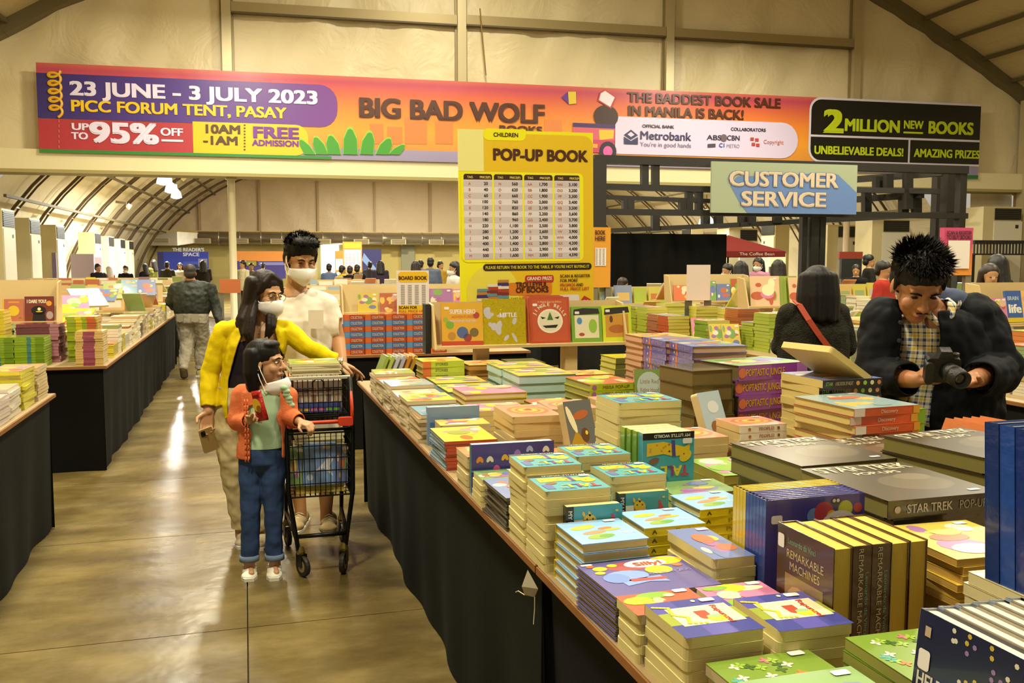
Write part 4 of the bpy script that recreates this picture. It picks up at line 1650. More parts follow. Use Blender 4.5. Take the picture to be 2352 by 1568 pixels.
def visitor(px, ptop, d, label, cloth, hairc='#16100b', face=(0, 1), long=False, lean=0., skin='#b2845c', height=None, maskc=None, bag=None, arms=0., group='visitors in the far hall', hat=None):
    """simple standing visitor; ptop is the picture height of the crown"""
    p = atd(px, ptop, d)
    H = height or min(max(p.z, 1.42), 1.78)
    F = Figure(p.x, p.y)
    k = H / 1.68
    dz = p.z - H
    if height:
        dz = 0
    fx, fy = face
    off = V((fx, fy, 0)).normalized() * lean
    hc = V((off.x, off.y, p.z - .12 * k))
    hd = Head(hc, (fx, fy, -.15 - lean), (0, 0, 1), k)
    sh = V((off.x * .8, off.y * .8, p.z - .28 * k))
    hip = V((0, 0, p.z * .53))
    t = math.atan2(fy, fx) - PI / 2
    rt = V((math.cos(t), math.sin(t), 0))
    fw = V((fx, fy, 0)).normalized()
    body = [hd.e(0, -.012, .03, .074, .094, .088), hd.e(0, .022, -.035, .058, .066, .078), hd.e(0, .09, -.02, .014, .02, .02), ('c', hd.p(0, 0, -.07), .048 * k, sh + V((0, 0, .05)), .05 * k)]
    body += [('l', [(sh + V((0, 0, .04)), .08 * k, .06 * k, t), (sh, .17 * k, .09 * k, t), (lerp(sh, hip, .4), .165 * k, .11 * k, t), (hip, .16 * k, .11 * k, t)])]
    legs, tor = [], []
    for sx in (-1, 1):
        a = sh + rt * sx * .17 * k - V((0, 0, .02))
        e = a + rt * sx * .04 - V((0, 0, .26 * k)) + fw * (.03 + .05 * arms)
        w = e + fw * (.08 + .18 * arms) - V((0, 0, .22 * k * (1 - arms)))
        body += [('chain', [(a, .045 * k), (e, .038 * k), (w, .028 * k)]), ('c', w, .03 * k, w + fw * .07 - V((0, 0, .03)), .026 * k)]
        tor.append(('chain', [(a, .06 * k), (e, .052 * k)]))
        kn = V((rt.x * sx * .09, rt.y * sx * .09, hip.z * .52))
        an = V((rt.x * sx * .09, rt.y * sx * .09, .08))
        body += [('chain', [(hip + rt * sx * .085, .09 * k), (kn, .06 * k), (an, .04 * k)]), ('c', an - fw * .04 - V((0, 0, .04)), .035, an + fw * .14 - V((0, 0, .045)), .03)]
        legs.append(('chain', [(hip + rt * sx * .085, .1 * k), (kn, .075 * k), (an, .055 * k)]))
    o = blob('person', body, .016, mat(skin, rough=.5), None, 2)
    prop(F.place(o), label, 'person', group)
    tor.append(('l', [(sh + V((0, 0, .045)), .085 * k, .07 * k, t), (sh, .185 * k, .105 * k, t), (lerp(sh, hip, .4), .185 * k, .128 * k, t), (hip - V((0, 0, .02)), .18 * k, .128 * k, t)]))
    blob('shirt', tor, .017, mat(cloth, rough=.85), o, 2, folds=.012)
    blob('trousers', legs + [('l', [(hip + V((0, 0, .03)), .165 * k, .115 * k, t), (hip - V((0, 0, .1)), .165 * k, .12 * k, t)])], .02, mat('#23242a', rough=.9), o, 2)
    hr = [hd.e(0, -.025, .05, .084, .1, .084), hd.e(0, -.055, -.01, .078, .062, .075)]
    if long:
        for i in range(6):
            a = PI * i / 5
            x, y = .075 * math.cos(a), -.035 - .055 * math.sin(a)
            hr.append(('chain', [(hd.p(x, y, .04), .034 * k), (hd.p(x * 1.15, y, -.1), .034 * k), (hd.p(x * 1.15, y - .01, -.24), .026 * k)]))
    blob('hair', hr, .013, mat(hairc, rough=.5), o, 2)
    if fy < .5:
        for sx in (-1, 1):
            v, f = [], []
            ellipsoid(v, f, hd.p(sx * .031, .082, .003), (.012 * k, .006 * k, .005 * k), hd.q, 8, 6)
            MB().add(v, f, mat('#1a110b', rough=.3)).build('eye', o)
        if maskc:
            hd.mask(o, m=maskc)
        else:
            v, f = [], []
            ellipsoid(v, f, hd.p(0, .09, -.06), (.02 * k, .007 * k, .006 * k), hd.q, 8, 6)
            MB().add(v, f, mat('#7a4434', rough=.5)).build('lips', o)
    return o


VIS = [
    (225, 606, 24, 'black-clad visitor with white sleeves by the lilac screen', '#1c1a1c', '#120c08', (.7, -.5), 0),
    (249, 612, 25.5, 'visitor with white headscarf and red coat by the lilac screen', '#b0482c', '#cfc4b8', (-.8, .4), 1),
    (288, 610, 26, 'masked visitor in dark jacket with red scarf by the left shelves', '#1c1a20', '#120c08', (.2, -1), 0),
    (331, 606, 27, 'black-haired visitor in black and white by the left shelves', '#1a1a1c', '#120c08', (-.9, .2), 1),
    (351, 597, 29, 'visitor in olive shirt before the blue exhibit wall edge', '#7a7a3a', '#1a120c', (-.9, .2), 1),
    (384, 601, 28, 'dark-haired visitor just before the blue exhibit wall', '#3a3428', '#120c08', (0, 1), 0),
    (413, 604, 29, 'small visitor in pale top before the blue exhibit wall', '#a89a80', '#120c08', (.2, -1), 1),
    (466, 598, 27, 'visitor in black between the blue wall and the steel column', '#2a2420', '#120c08', (-.4, .9), 1),
    (557, 598, 24, 'visitor in pale shirt and cap beside the steel column', '#c2b694', '#1a140e', (-.5, -.8), 0),
    (577, 604, 26, 'bald-browed visitor in grey beside the pale shirt one', '#6a6252', '#1a140e', (.2, -1), 0),
    (604, 603, 30, 'small distant visitor in orange behind the promotion wall', '#b0702c', '#120c08', (0, 1), 0),
    (756, 606, 23.6, 'visitor in blue shirt beyond the tall man\'s shoulder', '#5a6a8a', '#120c08', (0, 1), 0),
    (787, 610, 22.2, 'visitor with yellow shirt under the price board', '#b8a01c', '#120c08', (.6, .7), 0),
    (804, 611, 21.6, 'visitor in black under the price board', '#161412', '#24180c', (0, 1), 0),
    (821, 608, 22.7, 'second visitor in black under the price board', '#161412', '#24180c', (.2, 1), 0),
    (850, 601, 28, 'dark-haired visitor before the slanting stripe', '#4a4a52', '#120c08', (0, 1), 0),
    (873, 599, 24, 'long-haired visitor beside the slanting stripe', '#3a3040', '#120c08', (-.3, 1), 1),
    (954, 600, 20, 'long-haired visitor above the small price sign', '#4a3020', '#1c0f08', (-.3, 1), 1),
    (967, 598, 24, 'visitor half behind the long-haired one above the small price sign', '#3a2a20', '#1c0f08', (.3, 1), 0),
    (989, 592, 20.6, 'man in grey-blue shirt above the small price sign', '#5a6478', '#140e0a', (0, 1), 0),
    (1012, 600, 24, 'visitor in yellow beside the man in grey-blue', '#a8862c', '#140e0a', (.6, -.6), 0),
    (1042, 601, 15, 'masked woman in white blouse beside the big yellow sign', '#c8c4bc', '#120c08', (-.8, -.4), 1),
    (1670, 606, 13.5, 'masked visitor in dark top behind the bright shelf', '#2a2622', '#120c08', (-.7, -.5), 0),
    (1701, 600, 12.8, 'woman with long black hair behind the bright shelf', '#221e1c', '#0f0a07', (0, 1), 1),
    (1741, 592, 16, 'masked woman in pink top near the maroon umbrella', '#b07a92', '#120c08', (-.6, -.7), 1),
    (1787, 597, 13, 'woman with brown-black hair beside the green fairy books', '#2a2420', '#1c100a', (0, 1), 1),
    (1967, 608, 16, 'visitor in black leaning over a yellow book by the chalk board', '#161616', '#120c08', (-.4, -.8), 0),
    (1997, 585, 16.6, 'man in dark shirt looking aside behind the chalk board', '#23221e', '#0f0c08', (.9, -.2), 0),
    (2031, 600, 10.9, 'visitor in red shirt half behind the camera man', '#a03024', '#120c08', (.4, -.4), 0),
    (2288, 586, 9.2, 'dark-haired woman bending behind the scan sign', '#1c1a1c', '#120c08', (-.3, 1), 1),
    (2276, 607, 8.6, 'brown-haired woman looking down at books behind the camera man', '#1a181a', '#24130a', (-.1, -1), 1),
    (1432, 638, 13.4, 'visitor in striped black and white top bending at the black curtain', '#8a8274', '#2a1a10', (.7, .4), 0),
]
for (px, pt_, d, lab, c, hc, fc, lg) in VIS:
    visitor(px, pt_, d, lab, c, hc, fc, bool(lg), maskc='#d8d4cc' if 'masked' in lab else None, arms=.5 if 'lean' in lab or 'down' in lab else .1)

# ================================================================== banner over the opening
BN = -.42


def bz(px, py):
    h = athall(px, py, BN)
    return h.x, h.z


bu0, bz1 = bz(82, 143)
bu1 = bz(2253, 240)[0]
bz0 = bz(85, 349)[1]
BW, BH = bu1 - bu0, bz1 - bz0
banner = link('banner', None, mtx=HM @ Matrix.Translation((bu0, BN, bz0)) @ Matrix.Rotation(PI / 2, 4, 'X'))
prop(banner, 'wide orange and purple sale banner hanging on the gable wall above the beam', 'banner')
m = MB()
m.box((0, 0, -.04), (BW, BH, 0), band_mat('banner_print', 'Y', [(0, '#8d84a6'), (.13, '#938aa8'), (.14, '#cf8a3a'), (.35, '#e0962e'), (.6, '#dd8030'), (.82, '#c75a42'), (.93, '#b2405a'), (1, '#c0604a')], rough=.4, scale=BH, bump=(.9, .25)))
m.build('banner_sheet', banner)


def bp(px, py):
    u, z = bz(px, py)
    return u - bu0, z - bz0


def bpoly(mb, pts, z, c):
    mb.poly([bp(*p) for p in pts], z, mat(c, rough=.4))


def btext(s, x0, y0, x1, hpx, c, z=.03, bold=.03, name='lettering'):
    a = bp(x0, y0)
    b = bp(x1, y0)
    t = bp(x0, y0 - hpx)
    mb = MB()
    mb.text(s, a[0], a[1], t[1] - a[1], z, mat(c, rough=.4), bold, width=b[0] - a[0], res=6)
    return mb.build(name, banner)


def bround(x0, y0, x1, y1, r, c, z, corners, name):
    a, b = bp(x0, y1), bp(x1, y0)
    a2 = bp(x1, y1)
    mb = MB()
    mb.rrect(a[0], min(a[1], a[1]), b[0], b[1], r, z, mat(c, rough=.4), corners)
    return mb.build(name, banner)


PH = BH / 205
# date block
m = MB()
x1, yb = bp(775, 250)[0], bp(400, 282)[1]
m.rrect(0, bp(85, 271)[1], x1, bp(85, 167)[1], .42, .012, band_mat('purple_print', 'X', [(0, '#33286c'), (.5, '#4a2f82'), (1, '#6f3a8a')], rough=.4, scale=x1), (0, 1, 1, 0))
m.build('date_block', banner)
btext('23 JUNE - 3 JULY 2023', 161, 218, 727, 31, '#d9d0ea', bold=.045)
btext('PICC FORUM TENT, PASAY', 163, 255, 657, 25, '#e0b81e', bold=.04)
m = MB()
m.rect(0, .07, bp(443, 300)[0], bp(85, 272)[1], .014, mat('#a8323c', rough=.4))
m.build('discount_block', banner)
m = MB()
m.rrect(bp(443, 300)[0], .07, bp(708, 300)[0], bp(443, 279)[1], .3, .013, mat('#e0b416', rough=.4), (0, 1, 1, 0))
m.build('hours_block', banner)
m = MB()
m.rect(0, 0, bp(760, 300)[0], .07, .016, mat('#2e7d32', rough=.4))
m.build('green_strip', banner)
MB().rect(bp(2200, 380)[0], -.1, BW, .0, .016, mat('#1f6f3f', rough=.4)).build('green_strip', banner)
btext('UP', 165, 298, 204, 15, '#d9d0ea', bold=.045)
btext('TO', 165, 319, 202, 15, '#d9d0ea', bold=.045)
btext('95%', 207, 326, 362, 45, '#d9d0ea', bold=.05)
btext('OFF', 369, 311, 420, 17, '#d9d0ea', bold=.04)
btext('10AM', 467, 305, 551, 19, '#4a3418', bold=.045)
btext('-1AM', 467, 331, 545, 19, '#4a3418', bold=.045)
btext('FREE', 580, 316, 685, 25, '#6a2f8c', bold=.05)
btext('ADMISSION', 580, 334, 685, 13, '#6a2f8c', bold=.045)
m = MB()
a, b = bp(371, 322), bp(421, 322)
m.rect(a[0], a[1] - .03, b[0], a[1] + .02, .03, mat('#d9d0ea', rough=.4))
for k in range(9):
    a = bp(562, 286 + 7 * k)
    m.rect(a[0] - .02, a[1] - .03, a[0] + .02, a[1], .03, mat('#4a3418', rough=.4))
for k in range(6):
    a = bp(136, 274 + 12 * k)
    m.rect(a[0] - .012, a[1] - .07, a[0] + .012, a[1], .03, mat('#c0606a', rough=.4))
m.build('rule_mark', banner)
m = MB()
pts = []
for k in range(90):
    t = k / 89
    x, y = bp(128 + 14 * math.cos(t * 2 * PI * 5.2) - 3 + 5 * t, 163 + 98 * t + 9 * math.sin(t * 2 * PI * 5.2))
    pts.append((x, y, .03))
m.tube(pts, .035, mat('#d6a51e', rough=.4), 5)
m.build('spiral_mark', banner)
# logo and middle
btext('BIG BAD WOLF', 823, 268, 1248, 43, '#4c2613', bold=.05)
btext('BOOKS', 1145, 305, 1244, 17, '#4c2613', bold=.045)
for (x, y, w, h) in ((850, 330, 30, 45), (930, 330, 50, 60), (1000, 330, 40, 50), (1250, 330, 40, 55), (890, 330, 34, 38)):
    a, b = bp(x, y), bp(x + w, y - h)
    MB().rect(a[0], a[1], b[0], b[1], .008, mat('#cf7a3c', rough=.4)).build('skyline_print', banner)
for (c, zz, grow) in (('#8fb93a', .02, 1.1), ('#3f8f2a', .026, 1.)):
    m = MB()
    base = bp(800, 352)
    for (px, top, w) in ((712, 322, 20), (740, 316, 22), (768, 312, 24), (805, 296, 26), (842, 304, 24), (878, 318, 24), (905, 332, 20)):
        a = bp(px, 355)
        t = bp(px, top)
        h = (t[1] - a[1]) * grow
        ww = (bp(px + w, 355)[0] - a[0]) * grow * .62
        lean = (px - 805) * .0022
        m.poly([(a[0] - ww, a[1]), (a[0] + ww, a[1]), (a[0] + ww * .9 + lean * .6, a[1] + h * .6), (a[0] + ww * .35 + lean, a[1] + h * .95), (a[0] + lean, a[1] + h), (a[0] - ww * .35 + lean, a[1] + h * .95), (a[0] - ww * .9 + lean * .6, a[1] + h * .6)], zz + px * 1e-6, mat(c, rough=.4))
    m.build('bush_print', banner)
# open books and the jeepney (the figure between them is left out)
m = MB()
bpoly(m, [(1289, 224), (1304, 211), (1306, 240)], .03, '#5b2f86')
bpoly(m, [(1304, 211), (1322, 211), (1323, 238), (1306, 240)], .031, '#cdb52c')
bpoly(m, [(1377, 213), (1388, 206), (1414, 222), (1403, 250), (1372, 232)], .03, '#b23a3a')
bpoly(m, [(1379, 215), (1389, 209), (1411, 224), (1401, 246), (1375, 230)], .032, '#d9d0dc')
m.build('book_print', banner)
m = MB()
bpoly(m, [(1315, 282), (1412, 286), (1412, 296), (1315, 292)], .03, '#3d2a5e')
bpoly(m, [(1315, 292), (1412, 296), (1411, 322), (1315, 320)], .031, '#c4566a')
bpoly(m, [(1375, 298), (1409, 299), (1408, 318), (1376, 322)], .032, '#d8b030')
bpoly(m, [(1315, 320), (1410, 322), (1408, 352), (1360, 350), (1315, 340)], .033, '#b8365e')
bpoly(m, [(1340, 330), (1372, 331), (1371, 340), (1340, 338)], .035, '#dd9a2a')
a = bp(1395, 348)
m.disc(a[0], a[1], .24, .26, .036, mat('#2a1a2a', rough=.4))
m.disc(a[0], a[1], .13, .14, .038, mat('#d05aa0', rough=.4))
a = bp(1391, 268)
m.disc(a[0], a[1], .34, .3, .029, mat('#3a1c14', rough=.4))
m.build('jeepney_print', banner)
btext('THE BADDEST BOOK SALE', 1441, 234, 1791, 22, '#4c2613', bold=.045)
btext('IN MANILA IS BACK!', 1441, 265, 1706, 22, '#4c2613', bold=.045)
m = MB()
a, b = bp(1412, 355), bp(1833, 283)
m.rrect(a[0], a[1] + .02, b[0], b[1], .5, .02, mat('#cfc3e2', rough=.4), (0, 1, 1, 0))
m.build('sponsor_block', banner)
btext('OFFICIAL BANK', 1474, 293, 1547, 7, '#2c2638', z=.04)
btext('Metrobank', 1468, 320, 1586, 19, '#2f2f5c', z=.04, bold=.015)
btext("You're in good hands", 1469, 336, 1586, 10, '#6a6488', z=.04, bold=.0)
btext('COLLABORATORS', 1677, 300, 1757, 7, '#2c2638', z=.04)
btext('ABS', 1622, 321, 1655, 11, '#33304a', z=.04, bold=.02)
btext('CBN', 1668, 322, 1697, 11, '#33304a', z=.04, bold=.02)
btext('C1', 1650, 338, 1662, 9, '#2f4fa8', z=.04, bold=.03)
btext('METRO', 1667, 339, 1697, 8, '#8a86a4', z=.04, bold=.0)
btext('Copyright', 1752, 330, 1798, 9, '#b8643c', z=.04, bold=.01)
m = MB()
bpoly(m, [(1432, 331), (1432, 314), (1448, 324), (1464, 315), (1464, 332)], .04, '#2f2f5c')
bpoly(m, [(1432, 310), (1448, 298), (1464, 311), (1448, 321)], .041, '#2f2f5c')
bpoly(m, [(1440, 309), (1448, 303), (1456, 310), (1448, 315)], .043, '#cfc3e2')
a = bp(1661, 317)
m.disc(a[0], a[1], .1, .1, .04, mat('#6a5a6a', rough=.4))
for (x, y) in ((1722, 316), (1733, 318), (1725, 328), (1735, 330)):
    bpoly(m, [(x, y), (x + 8, y), (x + 8, y + 7), (x, y + 7)], .04, '#b2453c')
bpoly(m, [(1624, 331), (1642, 330), (1642, 338), (1624, 339)], .04, '#4a4458')
m.build('sponsor_logo', banner)
# black block with lime letters
m = MB()
a, b = bp(1855, 374), bp(2253, 248)
lo = bp(2253, 383)[1]
m.rrect(a[0], lo, BW, b[1] + .1, .35, .02, mat('#cfc8d6', rough=.4), (1, 0, 0, 1))
m.build('block_border', banner)
m = MB()
bw = .06
my = bp(2000, 316)[1]
vx = bp(2087, 340)[0]
m.rrect(a[0] + bw, my + .03, BW - .01, b[1] + .1 - bw, .3, .025, mat('#15150f', rough=.35), (0, 0, 0, 1))
m.rrect(a[0] + bw, lo + bw, vx - .03, my - .03, .3, .025, mat('#15150f', rough=.35), (1, 0, 0, 0))
m.rect(vx + .03, lo + bw, BW - .01, my - .03, .025, mat('#15150f', rough=.35))
m.build('black_block', banner)
LIME = '#b9c81c'
btext('2', 1890, 303, 1931, 50, LIME, z=.04, bold=.06)
btext('MILLION', 1937, 300, 2063, 27, LIME, z=.04, bold=.05)
btext('NEW', 2073, 295, 2118, 18, LIME, z=.04, bold=.045)
btext('BOOKS', 2129, 306, 2232, 27, LIME, z=.04, bold=.05)
m = MB()
q, q2 = bp(2073, 304), bp(2118, 304)
m.rect(q[0], q[1] - .03, q2[0], q[1] + .02, .04, mat(LIME, rough=.4))
m.build('rule_mark', banner)
btext('UNBELIEVABLE DEALS!', 1868, 353, 2072, 18, LIME, z=.04, bold=.045)
btext('AMAZING PRIZES', 2097, 360, 2247, 18, LIME, z=.04, bold=.045)

# ================================================================== tables with black skirts
PLY = mat('#a8834a', rough=.55, mottle=(6., .18))
PLYE = mat('#8a5a24', rough=.6, mottle=(20., .3))


def skirt(parent, a, b, h, col, seed, name='skirt'):
    """cloth panel hanging from a to b, h high, with soft folds"""
    a, b = V(a), V(b)
    L = (b - a).length
    d = (b - a) / L
    n = V((d.y, -d.x, 0))
    N = max(8, int(L * 16))
    rnd = random.Random(seed)
    p1, p2 = rnd.uniform(0, 6), rnd.uniform(0, 6)
    vs, fs = [], []
    R = 6
    for i in range(N + 1):
        s = L * i / N
        for j in range(R + 1):
            t = j / R
            off = t * (.012 * math.sin(5.3 * s + p1) + .008 * math.sin(13 * s + p2)) - .018 * t
            p = a + d * s + n * off
            vs.append((p.x, p.y, h * (1 - t) + .004))
    for i in range(N):
        for j in range(R):
            k = i * (R + 1) + j
            fs.append((k, k + R + 1, k + R + 2, k + 1))
    return MB().add(vs, fs, mat(col, rough=.8, mottle=(4., .35), bump=(300., .15))).build(name, parent, smooth=True)


def table(x0, x1, y0, y1, label, col='#11130d', col2=None, top='#a8834a', group='skirted book tables'):
    t = empty('display_table', (0, 0, 0))
    prop(t, label, 'table', group)
    m = MB()
    m.box((x0, y0, .778), (x1, y1, .797), PLYE)
    m.box((x0 + .004, y0 + .004, .797), (x1 - .004, y1 - .004, .8), mat('#8f7850', rough=.5, mottle=(5., .15)))
    m.build('tabletop', t)
    i = .03
    skirt(t, (x0 + i, y0 + i, 0), (x1 - i, y0 + i, 0), .778, col, 1)
    skirt(t, (x0 + i, y1 - i, 0), (x0 + i, y0 + i, 0), .778, col2 or col, 2)
    skirt(t, (x1 - i, y0 + i, 0), (x1 - i, y1 - i, 0), .778, col, 3)
    skirt(t, (x1 - i, y1 - i, 0), (x0 + i, y1 - i, 0), .778, col, 4)
    for sx in (x0 + .12, x1 - .12):
        for sy in (y0 + .12, y1 - .12):
            m = MB()
            m.tube([(sx, sy, 0), (sx, sy, .778)], .018, mat('#6b6b66', rough=.4, metal=.6), 8)
            m.build('leg', t)
    return t


table(.69, 2.3, .45, 2.145, 'nearest black-skirted book table carrying the foreground picture books', '#0a0b10', '#08090d')
table(.69, 2.3, 2.155, 5.95, 'long black-skirted book table beside the trolley carrying the wooden shelf', '#0c0f08', '#0e120b')
table(-2.75, -1.08, 2.4, 5.88, 'black-skirted table end with yellow and cream book stacks across the aisle', '#11130e', '#11130e')
table(-4.6, -1.0, 7.36, 15.0, 'black-skirted table with the green book block across the aisle', '#090a06', '#262a22')
table(-4.6, -1.0, 16.2, 22.6, 'black-skirted table behind the one with the green book block', '#11130e')
table(.72, 2.4, 7.62, 13.6, 'black-skirted table behind the wooden shelf with red and blue book blocks', '#0d0d0a')
table(.72, 2.6, 15.0, 21.0, 'black-skirted table under the far price boards in the middle of the hall', '#11130e')
table(4.07, 6.3, 3.2, 11.8, 'long black-skirted table past the woman with the red strap', '#0f100b')
table(7.9, 10.0, 7.0, 13.5, 'black-skirted table in front of the service booth', '#0f100b')
table(4.3, 6.3, 13.2, 19.0, 'black-skirted table before the black curtain', '#0f100b')
# torn white rag at the table joint
m = MB()
q = atx_ = None
pts = [atd(px, py, 2.13) for px, py in ((1212, 1308), (1224, 1330), (1236, 1352), (1228, 1371), (1205, 1366), (1200, 1345), (1206, 1325))]
c = sum(pts, V()) / len(pts)
nrm = V((-1, -.3, 0)).normalized()
ring = [p + nrm * .004 for p in pts]
m.add(pts + [c + nrm * .022], [(k, (k + 1) % 7, 7) for k in range(7)] + [tuple(range(6, -1, -1))], mat('#c9bfa2', rough=.9, mottle=(30., .15)))
rag = m.build('torn_rag')
prop(rag, 'torn white scrap of cloth hanging from the joint of the near tables', 'rag')
m = MB()
m.tube([pts[3], pts[3] + V((0, 0, -.03)), pts[3] + V((-.004, -.004, -.065))], .0012, mat('#c9bfa2', rough=.9), 5)
m.tube([pts[4], pts[4] + V((-.01, .02, .004)), pts[4] + V((-.012, .035, -.004))], .0012, mat('#c9bfa2', rough=.9), 5)
m.build('loose_thread', rag)

# ================================================================== shopping trolley
TX, TY = .345, 4.86
tr_ = empty('shopping_trolley', (TX, TY, 0))
prop(tr_, 'small black wire book trolley with red handle in front of the tall man', 'trolley')
BM = mat('#171814', rough=.35, metal=.6)
REDP = mat('#c2391d', rough=.4)


def basket(z0, z1, w0, w1, y0, y1, nv, nh, name):
    """open wire box; w0/w1 half width at bottom/top"""
    m = MB()
    r = .0021

    def P(s, t, z):
        w = w0 + (w1 - w0) * (z - z0) / (z1 - z0)
        return {0: (-w + 2 * w * t, y0, z), 1: (w, y0 + (y1 - y0) * t, z), 2: (w - 2 * w * t, y1, z), 3: (-w, y1 - (y1 - y0) * t, z)}[s]
    for s in range(4):
        k = nv if s % 2 == 0 else nv + 3
        for i in range(k + 1):
            m.tube([P(s, i / k, z0), P(s, i / k, z1)], r, BM, 4)
    for j in range(nh + 1):
        z = z0 + (z1 - z0) * j / nh
        m.tube([P(s, 0, z) for s in range(4)], .0045 if j in (0, nh) else .0028, BM, 5, True)
    for i in range(nv + 1):
        x = -w0 + 2 * w0 * i / nv
        m.tube([(x, y0, z0), (x, y1, z0)], r, BM, 4)
    for i in range(8):
        y = y0 + (y1 - y0) * i / 7
        m.tube([(-w0, y, z0), (w0, y, z0)], r, BM, 4)
    return m.build(name, tr_)


basket(.395, .715, .150, .162, -.25, .24, 12, 5, 'lower_wire_mesh')
basket(.80, .985, .145, .153, -.20, .22, 12, 3, 'upper_wire_mesh')
m = MB()
for sx in (-1, 1):
    m.tube([(sx * .115, -.27, .12), (sx * .158, -.27, .42), (sx * .162, -.262, .72), (sx * .156, -.23, .99)], .0115, BM, 8)
    m.tube([(sx * .15, .27, .12), (sx * .155, .25, .42), (sx * .158, .245, .985)], .0115, BM, 8)
    m.tube([(sx * .158, -.27, .40), (sx * .155, .25, .40)], .011, BM, 8)
    m.tube([(sx * .125, -.27, .19), (sx * .15, .27, .19)], .011, BM, 8)
m.tube([(-.125, -.27, .20), (.125, -.27, .20)], .011, BM, 8)
m.tube([(-.158, -.272, .735), (.158, -.272, .735)], .008, BM, 8)
m.build('frame', tr_, smooth=True)
m = MB()
m.prism(rr(-.16, -.022, .16, .022, .006), -.006, .006, mat('#b9b39c', rough=.4, metal=.4))
m.build('top_rim', tr_, mtx=frame_mtx((0, -.205, .988), (1, 0, 0), (0, 1, 0)))
hb = MB()
hb.tube([(-.14, -.285, .775), (.14, -.285, .775)], .010, REDP, 10)
hbo = hb.build('handle', tr_, smooth=True)
for sx in (-1, 1):
    m = MB()
    m.prism(rr(-.036, -.021, .036, .021, .009), -.016, .016, REDP)
    m.build('handle_block', hbo, mtx=frame_mtx((sx * .125, -.286, .775), (1, 0, 0), (0, 0, 1)))
m = MB()
m.tube([(.158, -.282, .775), (.16, -.262, .84), (.157, -.232, .955)], .0085, REDP, 8)
m.build('red_sleeve', tr_, smooth=True)
m = MB()
m.tube([(-.13, -.205, .935), (-.03, -.205, .935), (-.028, -.205, .965), (-.012, -.207, .98), (.012, -.207, .98), (.028, -.205, .965), (.03, -.205, .935), (.13, -.205, .935)], .0035, BM, 6)
m.build('hanging_hook', tr_)
for sx, yy, ang in ((-.105, -.27, .5), (.11, -.27, -.35), (-.15, .27, .2), (.15, .27, .1)):
    cr = empty('caster', (0, 0, 0))
    cr.parent = tr_
    cr.location = (sx, yy, 0)
    cr.rotation_euler = (0, 0, ang)
    m = MB()
    m.box((-.017, -.03, .05), (-.013, .02, .115), BM)
    m.box((.013, -.03, .05), (.017, .02, .115), BM)
    m.lathe([(.02, .112), (.022, .125), (.012, .15), (.0, .152)], mat('#8a7a3c', rough=.3, metal=.8), 12)
    m.build('fork', cr)
    m = MB()
    m.lathe([(.03, -.011), (.05, -.011), (.053, 0), (.05, .011), (.03, .011)], mat('#1c1812', rough=.6), 20, Matrix.Translation((0, -.02, .053)) @ Matrix.Rotation(PI / 2, 4, 'Y'))
    m.lathe([(.0, -.012), (.03, -.012), (.03, .012), (.0, .012)], mat('#8a7838', rough=.5), 16, Matrix.Translation((0, -.02, .053)) @ Matrix.Rotation(PI / 2, 4, 'Y'))
    m.build('wheel', cr, smooth=False)

# ================================================================== the wooden shelf on the long table, with the price sign
WOOD = mat('#c0a670', rough=.5, mottle=(3., .08))


def wood_shelf(px0, px1, py_led, Y, zled, depth, hback, label, legs, tilt=.16, thick=.018, black_side=False):
    """book ledge on two boards with a back panel leaning away; base on the table"""
    a = aty(px0, py_led, Y)
    b = aty(px1, py_led, Y)
    root = empty('book_display_shelf', (a.x, Y, .8))
    prop(root, label, 'shelf')
    w = b.x - a.x
    FOOT.append((a.x + w / 2, Y + depth / 2 + .02, w / 2, depth / 2 + .05))
    z = zled - .8
    m = MB()
    m.box((0, 0, z - thick), (w, depth, z), WOOD)
    m.build('ledge', root)
    m = MB()
    t = tilt
    m.box((0, 0, 0), (w, .012, hback), WOOD, Matrix.Translation((0, depth - .02, z)) @ Matrix.Rotation(-t, 4, 'X'))
    m.build('back_panel', root)
    for f in legs:
        m = MB()
        m.box((f * w - .05, depth * .35, 0), (f * w + .03, depth * .35 + .016, z - thick), WOOD)
        m.box((f * w - .05, depth * .35 + .016, 0), (f * w - .034, depth * .95, z - thick), WOOD)
        m.build('leg', root)
    for x in (-.014, w - .002):
        m = MB()
        m.add([(x, .0, z - thick), (x + .014, .0, z - thick), (x + .014, depth + .02, z - thick), (x, depth + .02, z - thick), (x, depth * .55, z + hback * .93), (x + .014, depth * .55, z + hback * .93), (x + .014, depth + hback * t, z + hback * .98), (x, depth + hback * t, z + hback * .98)],
              [(3, 2, 1, 0), (4, 5, 6, 7), (0, 1, 5, 4), (1, 2, 6, 5), (2, 3, 7, 6), (3, 0, 4, 7)], WOOD)
        m.build('side_panel', root)
    if black_side:
        m = MB()
        m.box((-.05, depth * .6, z - .05), (-.018, depth + .03, z + hback * .95), mat('#14120c', rough=.7))
        m.build('rear_panel', root)
    return root, a, w


SHY = 5.30
zl = aty(1200, 791, SHY).z
shelf, sa, sw = wood_shelf(1004, 1440, 791, SHY, zl, .16, .26, 'pale wooden book shelf standing on the long table before the yellow sign', (.25, .72), black_side=True)


def sign(name, label, tl, tr, h, Y, cat='sign', tilt=0.):
    """flat board; returns object and a function from picture pixels to board coordinates"""
    a, b = aty(*tl, Y), aty(*tr, Y)
    k = (b.x - a.x) / (tr[0] - tl[0])
    root = link(name, None, mtx=Matrix.Translation((a.x, Y, a.z)) @ Matrix.Rotation(PI / 2, 4, 'X') @ Matrix.Rotation(tilt, 4, 'Z'))
    prop(root, label, cat)
    return root, k, lambda px, py: ((px - tl[0]) * k, -(py - tl[1]) * k)


